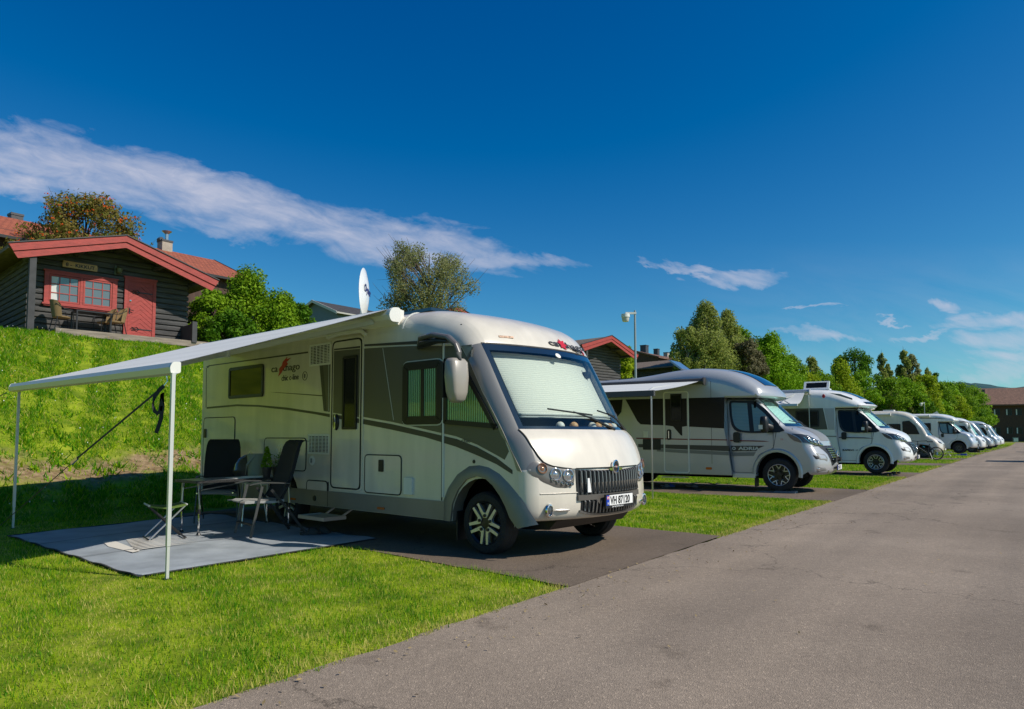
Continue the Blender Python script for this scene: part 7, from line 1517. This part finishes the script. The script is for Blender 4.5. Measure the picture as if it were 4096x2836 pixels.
def folding_chair(label, loc, rz):
    """high-backed reclining camping chair; local +x is the front"""
    t = thing('camping_chair', label, 'chair', loc, rz, 'black high-backed camping chairs')
    m = MB(); n = 10; v = []; rows = [(-.14, .48, .235), (-.21, .64, .25), (-.28, .84, .255), (-.32, 1.0, .25), (-.355, 1.13, .24), (-.385, 1.195, .225), (-.43, 1.225, .205), (-.50, 1.215, .19)]
    for x, z, hw in rows:
        for k in range(9): y = -hw+2*hw*k/8; v.append((x-.03*(1-(y/hw)**2), y, z))
    o = len(v); v += [(a-.045, b, c-.012) for a, b, c in v]; f = []
    for i in range(len(rows)-1):
        for k in range(8): a = i*9+k; f += [(a, a+1, a+10, a+9), (o+a, o+a+9, o+a+10, o+a+1)]
    b = lambda i: f.append(i)
    for i in range(len(rows)-1): a = i*9; b((a, a+9, o+a+9, o+a)); a = i*9+8; b((a, o+a, o+a+9, a+9))
    for k in range(8): b((k, o+k, o+k+1, k+1)); a = (len(rows)-1)*9+k; b((a, a+1, o+a+1, o+a))
    m.add(v, f); m.build('backrest', M['blackfabric'], t, smooth=60)
    m = MB(); pr = [(-.20, .47), (-.05, .455), (.12, .465), (.26, .475), (.31, .455), (.29, .435), (.10, .435), (-.05, .425), (-.20, .44)]; m.prism(pr, lambda u, w, q: (u, -.235+.47*q, w)); m.build('seat', M['seatgrey'], t, smooth=40)
    for sy in (-1, 1):
        y = sy*.27
        MB().tube([(.10, y, .645), (.235, y+sy*.02, 0.02)], .02, 4, rr=[(.011, .024), (.011, .022)]).build('leg', M['anod'], t, smooth=0)
        MB().tube([(-.02, y, .60), (-.17, y, .42), (-.48, y+sy*.01, .02)], .02, 4, rr=[(.010, .022)]*3).build('leg', M['dark'], t, smooth=0)
        a = MB(); a.tube([(-.26, y, .665), (-.1, y, .68), (.12, y, .69), (.26, y, .665)], .02, 6, rr=[(.02, .008), (.024, .010), (.026, .010), (.018, .007)]); a.build('armrest', M['anod'], t)
        MB().tube([(-.10, sy*.235, .45), (-.28, sy*.24, .72), (-.39, sy*.235, 1.10)], .012, 6).build('back_tube', M['dark'], t)
        MB().tube([(.30, sy*.24, .455), (.36, sy*.24, .457)], .011, 8).build('seat_tube_end', M['chrome'], t)
    MB().tube([(.205, -.28, .17), (.205, .28, .17)], .02, 4, rr=[(.03, .012)]*2).build('stretcher', M['dark'], t, smooth=0)
    MB().tube([(-.42, -.28, .10), (-.42, .28, .10)], .012, 6).build('stretcher', M['dark'], t)
    return t
VZ = math.atan2(BIG.rotation_euler.z*0-0.665, .747)
def LB(x, y, z=0.03): return (0.412+x*.747+y*.665, 8.715-x*.665+y*.747, z)
# the right chair faces left and out, the left chair faces right and out
folding_chair('black high-backed camping chair with pale armrests standing beside the fridge vent, right of the table', (-3.21, 9.22, .03), R(-141))
folding_chair('black high-backed camping chair seen from behind the table, left of the potted plants', (-4.34, 10.62, .03), R(-76))
def table():
    t = thing('folding_table', 'long grey folding table with silver U-shaped legs on the groundsheet', 'table', (0, 0, 0))
    c = [(-4.32, 9.28), (-3.80, 8.86), (-3.02, 9.88), (-3.50, 10.42)]; c = [(-4.40, 9.32), (-3.92, 8.92), (-3.05, 10.05), (-3.52, 10.48)]
    MB().prism(rpoly(c, .05), lambda u, v, w: (u, v, .715+.025*w)).build('tabletop', M['tabletop'], t, smooth=0)
    MB().ring(rpoly(c, .05), inset(rpoly(c, .05), .02), lambda u, v, w: (u, v, .708+.034*w)).build('edge_trim', M['dark'], t, smooth=0)
    for (ax_, ay_), (bx_, by_) in (((-4.40, 9.58), (-4.04, 9.28)), ((-3.62, 10.62), (-3.16, 10.18))):
        m = MB(); a = Vector((ax_, ay_, 0)); b = Vector((bx_, by_, 0)); i = (a+b)/2
        for p, q in ((a, b), (b, a)):
            d = (q-p).normalized(); m.tube([p+Vector((0, 0, .33)), p+Vector((0, 0, .62)), p+d*.02+Vector((0, 0, .68)), p+d*.07+Vector((0, 0, .705)), i+Vector((0, 0, .71))], .018, 8)
        o = m.build('leg', M['alu'], t)
        m = MB()
        for p in (a, b): m.tube([p+Vector((0, 0, .05)), p+Vector((0, 0, .36))], .014, 8)
        m.build('leg_extension', M['chrome'], o)
        for p in (a, b): MB().tube([p+Vector((0, 0, .03)), p+Vector((0, 0, .06))], .03, 8, rr=[.032, .018]).build('foot', M['dark'], o); MB().tube([p+Vector((0, 0, .30)), p+Vector((0, 0, .36))], .021, 8).build('clamp_ring', M['dark'], o)
    for k in (0, 1):
        a = Vector((-4.40, 9.58, .60)) if k == 0 else Vector((-4.04, 9.28, .60)); b = a+Vector((.52, .66, .10)); MB().tube([a, b], .008, 6).build('brace', M['alu'], t)
    return t
table()
t = thing('papers', 'thin white papers lying on the grey folding table', 'papers', (-3.62, 9.72, .742), R(50)); MB().box(-.22, .30, -.15, .12, 0, .004).build('paper_sheet', M['paper'], t, smooth=0); MB().box(.05, .42, .02, .20, .004, .007).build('paper_sheet', M['paper'], t, smooth=0)
def stool():
    t = thing('folding_stool', 'low crossed-leg folding stool with green-lit seat beside the near awning leg', 'stool', (-4.36, 9.04, .03), R(35))
    m = MB(); n = 8; v = []
    for i in range(n+1):
        for j in range(2): x = -.21+.42*i/n; v.append((x, -.20+.40*j, .425-.03*math.sin(math.pi*i/n)))
    o = len(v); v += [(a, b, c-.02) for a, b, c in v]; m.add(v, [(2*i, 2*i+2, 2*i+3, 2*i+1) for i in range(n)]+[(o+2*i, o+2*i+1, o+2*i+3, o+2*i+2) for i in range(n)]+[(2*i, o+2*i, o+2*i+2, 2*i+2) for i in range(n)]+[(2*i+1, 2*i+3, o+2*i+3, o+2*i+1) for i in range(n)]); m.build('seat', mat('olive_green_seat_fabric', (.10, .16, .02), .8), t)
    for y in (-.19, .19):
        for s in (-1, 1): MB().tube([(s*.21, y*(1 if s > 0 else .92), .42), (-s*.21, y*(1 if s > 0 else .92), .0)], .011, 6).build('leg', M['alu' if s > 0 else 'dark'], t)
    for s in (-1, 1): MB().tube([(s*.21, -.2, .42), (s*.21, .2, .42)], .013, 6).build('seat_rail', M['aluw'], t); MB().tube([(s*.21, -.2, .01), (s*.21, .2, .01)], .012, 6).build('floor_rail', M['dark'], t)
stool()
def pot(label, loc, kind):
    t = thing('potted_plant', label, 'plant', loc); MB().lathe([(0, 0), (.045, 0), (.065, .13), (.072, .13), (.07, .145), (.058, .14), (0, .125)], lambda x, y, z: (x, y, z), 18).build('pot', mat('black_pot', (.02, .015, .015), .5), t)
    n = 500 if kind == 'conifer' else 160
    if kind == 'conifer': z = rng.uniform(0, 1, n); r = .075*(1-z)**.8+.01; a = rng.uniform(0, 6.28, n); q = np.sqrt(rng.uniform(.2, 1, n)); P = np.stack([np.cos(a)*r*q, np.sin(a)*r*q, .14+z*.28], -1)
    else: P = rng.normal(0, 1, (n, 3))*np.array([.06, .06, .05])+np.array([.05, 0, .2])
    nr = rng.normal(0, 1, (n, 3)); nr /= np.linalg.norm(nr, axis=1, keepdims=True); leaves('foliage', P, nr, np.full(n, .022), F['mid'] if kind == 'conifer' else F['deep'], t)
    if kind != 'conifer':
        m = MB()
        for k in range(7):
            x, y, z = .05+random.uniform(-.03, .10), random.uniform(-.06, .06), random.uniform(.30, .42); m.tube([(.02, 0, .14), (x*.7, y*.6, .26), (x, y, z)], .0025, 4)
        m.build('stem', F['mid'], t)
        m = MB()
        for k in range(26):
            x, y, z = .10+random.gauss(0, .05), random.gauss(0, .04), random.gauss(.38, .035); q = .012; m.add([(x-q, y, z), (x, y-q, z), (x+q, y, z), (x, y+q, z), (x, y, z+q), (x, y, z-q)], [(0, 1, 4), (1, 2, 4), (2, 3, 4), (3, 0, 4), (1, 0, 5), (2, 1, 5), (3, 2, 5), (0, 3, 5)])
        m.build('white_blossoms', mat('white_blossom', (.7, .72, .68), .6), t, smooth=0)
    return t
pot('small conical evergreen in a dark pot on the folding table', (-3.34, 9.75, .74), 'conifer')
pot('pot with loose white blossoms beside the small evergreen', (-3.26, 9.92, .74), 'flower')
t = thing('bucket', 'grey-green round bucket with a diagonal strap standing on the folding table', 'bucket', (-3.62, 10.16, .742)); MB().lathe([(0, 0), (.12, 0), (.135, .30), (.13, .31), (.125, .29), (0, .28)], lambda x, y, z: (x, y, z), 28).build('drum', mat('grey_green_plastic', (.22, .23, .17), .55), t); MB().tube([(.02, -.14, .30), (-.10, -.12, .16), (-.15, -.03, .02)], .01, 4, rr=[(.004, .018)]*3).build('strap', M['midgrey'], t)
def grill():
    p = LB(-4.35, -1.50, 0.0); t = thing('kettle_grill', 'dark domed kettle grill behind the right camping chair, against the motorhome wall', 'grill', (p[0], p[1], .02))
    MB().lathe([(0, 1.02), (.07, 1.01), (.16, .96), (.215, .88), (.23, .80), (.235, .79)], lambda x, y, z: (x, y, z), 30).build('lid', mat('dark_enamel', (.045, .05, .045), .25, coat=.5), t); MB().lathe([(.235, .79), (.23, .74), (.16, .64), (0, .60)], lambda x, y, z: (x, y, z), 30).build('bowl', M['dark'], t)
    MB().tube([(-.03, 0, 1.02), (0, 0, 1.06), (.03, 0, 1.02)], .008, 6).build('handle', M['chrome'], t)
    for k in range(3): a = k*2.09+.5; MB().tube([(.14*math.cos(a), .14*math.sin(a), .66), (.26*math.cos(a), .26*math.sin(a), 0)], .010, 6).build('leg', M['alu'], t)
grill()
def shoe(label, loc, rz, m, grp, name='sandal', s=1.0):
    t = thing(name, label, 'shoe', loc, rz, grp); out = [(-.13*s, -.03*s), (-.10*s, -.045*s), (0, -.04*s), (.08*s, -.052*s), (.13*s, -.03*s), (.135*s, .02*s), (.09*s, .045*s), (0, .038*s), (-.10*s, .042*s), (-.135*s, .02*s)]
    MB().prism(rpoly(out, .02*s), lambda u, v, w: (u, v, .028*s*w)).build('sole', M['dark'], t); v = []
    for i in range(7):
        x = -.02*s+.13*s*i/6; h = .075*s*math.sin(math.pi*(.35+.6*i/6))**.8
        for k in range(7): a = math.pi*k/6; v.append((x, math.cos(a)*(.047*s-.012*s*(i/6)**3), .02*s+h*math.sin(a)))
    MB().add(v, [(i*7+k, (i+1)*7+k, (i+1)*7+k+1, i*7+k+1) for i in range(6) for k in range(6)]).build('upper', m, t, smooth=60)
    MB().tube([(-.02*s, -.045*s, .03*s), (-.09*s, -.04*s, .055*s), (-.13*s, 0, .06*s), (-.09*s, .04*s, .055*s), (-.02*s, .045*s, .03*s)], .006, 4, rr=[(.003, .010)]*5).build('heel_strap', m, t)
brn = mat('dark_brown_foam', (.045, .035, .03), .7)
shoe('dark clog on the groundsheet nearest the entry step, toe pointing right', (-2.62, 9.36, .03), R(25), brn, 'pair of dark clogs on the groundsheet'); shoe('dark clog on the groundsheet just behind the other clog', (-2.52, 9.50, .03), R(15), brn, 'pair of dark clogs on the groundsheet')
bl = mat('blue_shoe_fabric', (.02, .06, .3), .7); gy = mat('grey_shoe_fabric', (.12, .13, .14), .7)
for i, (px, py, m, lb, rz) in enumerate(((604, 572, gy, 'grey slipper lying in the shade under the silver motorhome', 20), (650, 570, bl, 'blue slipper lying in the shade under the silver motorhome', 10), (825, 570, gy, 'grey sports shoe under the silver motorhome door, left of its pair', -70), (870, 575, gy, 'grey sports shoe under the silver motorhome door, right of its pair', -60))):
    fx, fy = 2400+px/2.305, 1700+(py+12)/2.305; q = at(fx/1.77701, fy/1.77701, 10); k = EYE/(EYE-q[2]); shoe(lb, (q[0]*k, q[1]*k, .012), R(rz), m, 'shoes on the second pad', 'shoe', 1.1)
# storm straps
def strap(label, top, low, loop=True):
    t = thing('storm_strap', label, 'strap', top); a = Vector((0, 0, 0)); b = Vector(low)-Vector(top); m = MB(); k = a.lerp(b, .42)
    m.tube([a+Vector((0, 0, -.03)), k], .012, 4, rr=[(.004, .014)]*2); m.build('webbing', M['strapm'], t, smooth=0); MB().tube([k, b], .005, 5).build('cord', mat('brown_cord', (.10, .07, .05), .8), t)
    MB().tube([k.lerp(b, -.01), k.lerp(b, .05)], .02, 4, rr=[(.012, .024)]*2).build('ratchet', M['chrome'], t, smooth=0)
    if loop: MB().tube([(0, 0, -.03), (-.05, .01, -.07), (-.09, .01, -.13), (-.105, .01, -.20), (-.09, .01, -.26), (-.055, 0, -.29), (-.03, 0, -.26), (-.02, 0, -.20), (-.015, 0, -.10), (-.01, 0, -.22), (-.02, 0, -.34), (-.05, 0, -.44), (-.06, 0, -.47)], .02, 4, rr=[(.004, .026)]*13).build('hanging_loop', M['strapm'], t)
    s = MB(); s.tube([(.02, 0, .06), (.03, 0, .01), (0, 0, -.03)], .006, 6); s.build('hook', M['chrome'], t)
strap('black storm strap from the near awning leg to the left corner of the groundsheet', (-3.24, 6.62, 1.80), (-6.72, 9.25, .03))
t = thing('awning_strap', 'end of a black strap loop hanging at the left edge of the picture', 'strap', (-7.32, 10.0, 1.80)); MB().tube([(.05, 0, .03), (-.02, 0, -.02), (-.12, 0, -.10), (-.22, 0, -.20), (-.10, 0, -.24), (-.04, 0, -.33)], .02, 4, rr=[(.004, .028)]*6).build('webbing', M['strapm'], t); MB().tube([(.05, 0, .03), (.18, .05, .12)], .006, 5).build('cord', M['strapm'], t)
# levelling ramps
def ramp(label, loc, rz, m, h=.10, l=.55, w=.22):
    t = thing('levelling_ramp', label, 'ramp', loc, rz, 'levelling ramps under front wheels'); MB().prism([(-l/2, 0), (l/2, 0), (l/2, h*1.1), (l*.42, h*1.1), (l*.40, h), (l*.05, h), (0, h*.55), (-l*.25, h*.5), (-l*.45, .012)], lambda u, v, q: (u, -w/2+w*q, v)).build('wedge', M[m], t, smooth=0)
    MB().prism([(l*.30, .005), (l*.30+.03, .005), (l*.34, h), (l*.34-.03, h)], lambda u, v, q: (u, -w/2-.004+(w+.008)*q, v)).build('grip_mark', M['yellow' if m == 'dark' else m], t, smooth=0); return t
def onveh(T, x, y, z=0):
    return tuple(Matrix.Translation(T.location) @ Matrix.Rotation(T.rotation_euler.z, 4, 'Z') @ Vector((x, y, -T.location.z+z)))
ramp('grey-blue plastic ramp under the near front wheel of the silver motorhome', onveh(SILVER, -.12, -.88), R(-34), 'bluegreyp', .05, .95, .26)
ramp('black ramp with yellow grip marks under the near front wheel of the white motorhome', onveh(COACH2, .18, -.88), R(-36), 'dark', .07); ramp('black ramp with yellow grip marks under the far front wheel of the white motorhome', onveh(COACH2, .18, .88), R(-36), 'dark', .07)
ramp('bright blue ramp under the front wheel of the coachbuilt motorhome', onveh(OLD, .05, -.88), R(-36), 'blue', .12, .75, .26)
ramp('black ramp under the front wheel of the motorhome right of the blue ramp', onveh(V6, .25, -.7), R(-36), 'dark', .2, .6, .3)
t = thing('water_canister', 'small bright cyan canister on the grass between the far motorhomes', 'canister', (at(2192, 995, 62)[0], 62.5, 0), R(-20)); b = MB(); b.prism(rr(-.28, .28, 0, .42, .06), lambda u, v, w: (u, -.14+.28*w, v)); b.build('tank', M['cyan'], t); MB().tube([(-.16, 0, .42), (-.12, 0, .52), (.12, 0, .52), (.16, 0, .42)], .03, 6).build('handle', M['cyan'], t)
t = thing('folding_rack', 'low white folding rack on the grass behind the bicycle', 'rack', W2(48.2, 1.6)+(0,), R(-36)); 
for k in range(3): MB().tube([(-.5+.35*k, 0, 0), (-.35+.35*k, 0, .3), (-.2+.35*k, 0, 0)], .03, 5).build('leg', M['offwhite'], t)
MB().box(-.55, .55, -.1, .1, .28, .31).build('top_rail', M['offwhite'], t, smooth=0)
m = MB(); pts = [(at(x/2.305/1.77701+2400/1.77701, (y+8)/2.305/1.77701+1700/1.77701, 10)) for x, y in ((800, 545), (900, 528), (1000, 532), (1060, 545), (1110, 530), (1180, 540), (1240, 528), (1272, 480))]
pts = [(p[0]*EYE/(EYE-p[2]), p[1]*EYE/(EYE-p[2]), .02) for p in pts]; pts[-1] = (pts[-2][0]+.15, pts[-2][1]-.3, .36); tag(m.tube(pts, .012, 5).build('power_cable', M['dark']), 'black power cable lying on the pad under the silver motorhome', 'cable')
# bicycle
def bicycle():
    T = thing('bicycle', 'black mountain bike leaning against the cream motorhome with front wheel turned', 'bicycle', (22.84-.62, 38.4, .03), R(-8)); T.rotation_euler = (R(-6), 0, R(-8)); r = .36
    def wh(x, y, nm, rot, fr=False):
        g = lambda a, b, h: (x+a*math.cos(rot)-h*math.sin(rot), y+a*math.sin(rot)+h*math.cos(rot), r+b)
        m = MB(); n = 40; k = 8; v = []
        for i in range(n):
            a = 2*math.pi*i/n
            for j in range(k): b = 2*math.pi*j/k; q = r-.034+.034*math.cos(b); v.append(g(q*math.cos(a), q*math.sin(a), .034*math.sin(b)))
        m.add(v, [(i*k+j, i*k+(j+1) % k, ((i+1) % n)*k+(j+1) % k, ((i+1) % n)*k+j) for i in range(n) for j in range(k)]); t = m.build(nm, M['dark'], T, smooth=60)
        m = MB(); m.lathe([(r-.052, -.012), (r-.066, -.008), (r-.066, .008), (r-.052, .012)], g, 40); m.lathe([(.02, -.04), (.02, .04)], g, 10)
        for i in range(28): a = 2*math.pi*i/28; c = 1 if i % 2 else -1; m.tube([g(.02*math.cos(a+.3*c), .02*math.sin(a+.3*c), .025*c), g((r-.06)*math.cos(a), (r-.06)*math.sin(a), 0)], .0022, 3)
        m.build('rim', M['dark'], t, smooth=0)
        return t
    wh(.56, 0, 'wheel', 0); wh(-.50, -.12, 'wheel', R(52))
    BB = (.12, 0, .33); HT = (-.36, -.02, .86); HB = (-.40, -.03, .72); ST = (.24, 0, .86); m = MB()
    m.tube([HT, (.22, 0, .78)], .024, 8); m.tube([HB, BB], .032, 8); m.tube([BB, ST], .024, 8); m.tube([HT, HB], .022, 8)
    for s in (-1, 1): m.tube([(BB[0], s*.03, BB[2]), (.56, s*.06, r+.0)], .016, 6); m.tube([(.22, s*.02, .76), (.56, s*.06, r)], .014, 6)
    fr = m.build('frame', M['dark'], T); MB().tube([(-.10, -.012, .74), (-.02, -.012, .68)], .012, 6).build('blue_decal', M['cyan'], fr)
    f = MB(); f.tube([HT, (-.34, -.02, .98)], .016, 8); f.tube([HB, (-.41, -.04, .66)], .02, 8)
    for s in (-1, 1): f.tube([(-.41+s*.03, -.03+s*.05, .68), (-.50+s*.035, -.12+s*.05, r)], .016, 6)
    f.build('fork', M['dark'], T)
    h = MB(); h.tube([(-.34, -.02, .98), (-.40, -.04, 1.0)], .016, 6); h.tube([(-.62, .26, 1.05), (-.50, .12, 1.04), (-.40, -.04, 1.0), (-.18, -.22, 1.0), (-.02, -.36, 1.0)], .013, 6); h.tube([(-.62, .26, 1.05), (-.56, .19, 1.045)], .018, 6); h.tube([(-.10, -.29, 1.0), (-.02, -.36, 1.0)], .018, 6); h.build('handlebar', M['dark'], T)
    s = MB(); s.tube([ST, (.27, 0, .95)], .013, 6); so_2 = s.build('seat_post', M['alu'], T); s = MB(); s.prism([(-.16, -.02), (.02, -.03), (.12, -.07), (.14, 0), (.12, .07), (.02, .03), (-.16, .02)], lambda u, v, w: (.27+u, v, .955+.04*w+.02*abs(u))); s.build('saddle', M['dark'], T)
    c = MB(); c.lathe([(.09, -.01), (.085, .0), (.02, .004)], lambda a, b, q: (BB[0]+a, -.05+q, BB[2]+b), 24); c.tube([(BB[0], -.06, BB[2]), (BB[0]+.02, -.08, BB[2]-.17)], .010, 6); c.tube([(BB[0], .06, BB[2]), (BB[0]-.02, .08, BB[2]+.17)], .010, 6); c.tube([(BB[0], -.05, BB[2]+.09), (.56, -.05, r+.045)], .005, 4); c.tube([(BB[0], -.05, BB[2]-.09), (.56, -.05, r-.06)], .005, 4); c.build('crankset', M['dark'], T)
    c = MB(); c.lathe([(.07, -.055), (.065, -.03), (.02, -.03)], lambda a, b, q: (.56+a, q, r+b), 20); c.build('rear_cassette', M['alu'], T)
    for p in ((BB[0]+.02, -.13, BB[2]-.17), (BB[0]-.02, .13, BB[2]+.17)): MB().box(p[0]-.04, p[0]+.04, p[1]-.04, p[1]+.04, p[2]-.01, p[2]+.01).build('pedal', M['dark'], T, smooth=0)
    MB().tube([(.20, -.06, .40), (.26, -.16, .02)], .009, 5).build('kickstand', M['alu'], T)
bicycle()
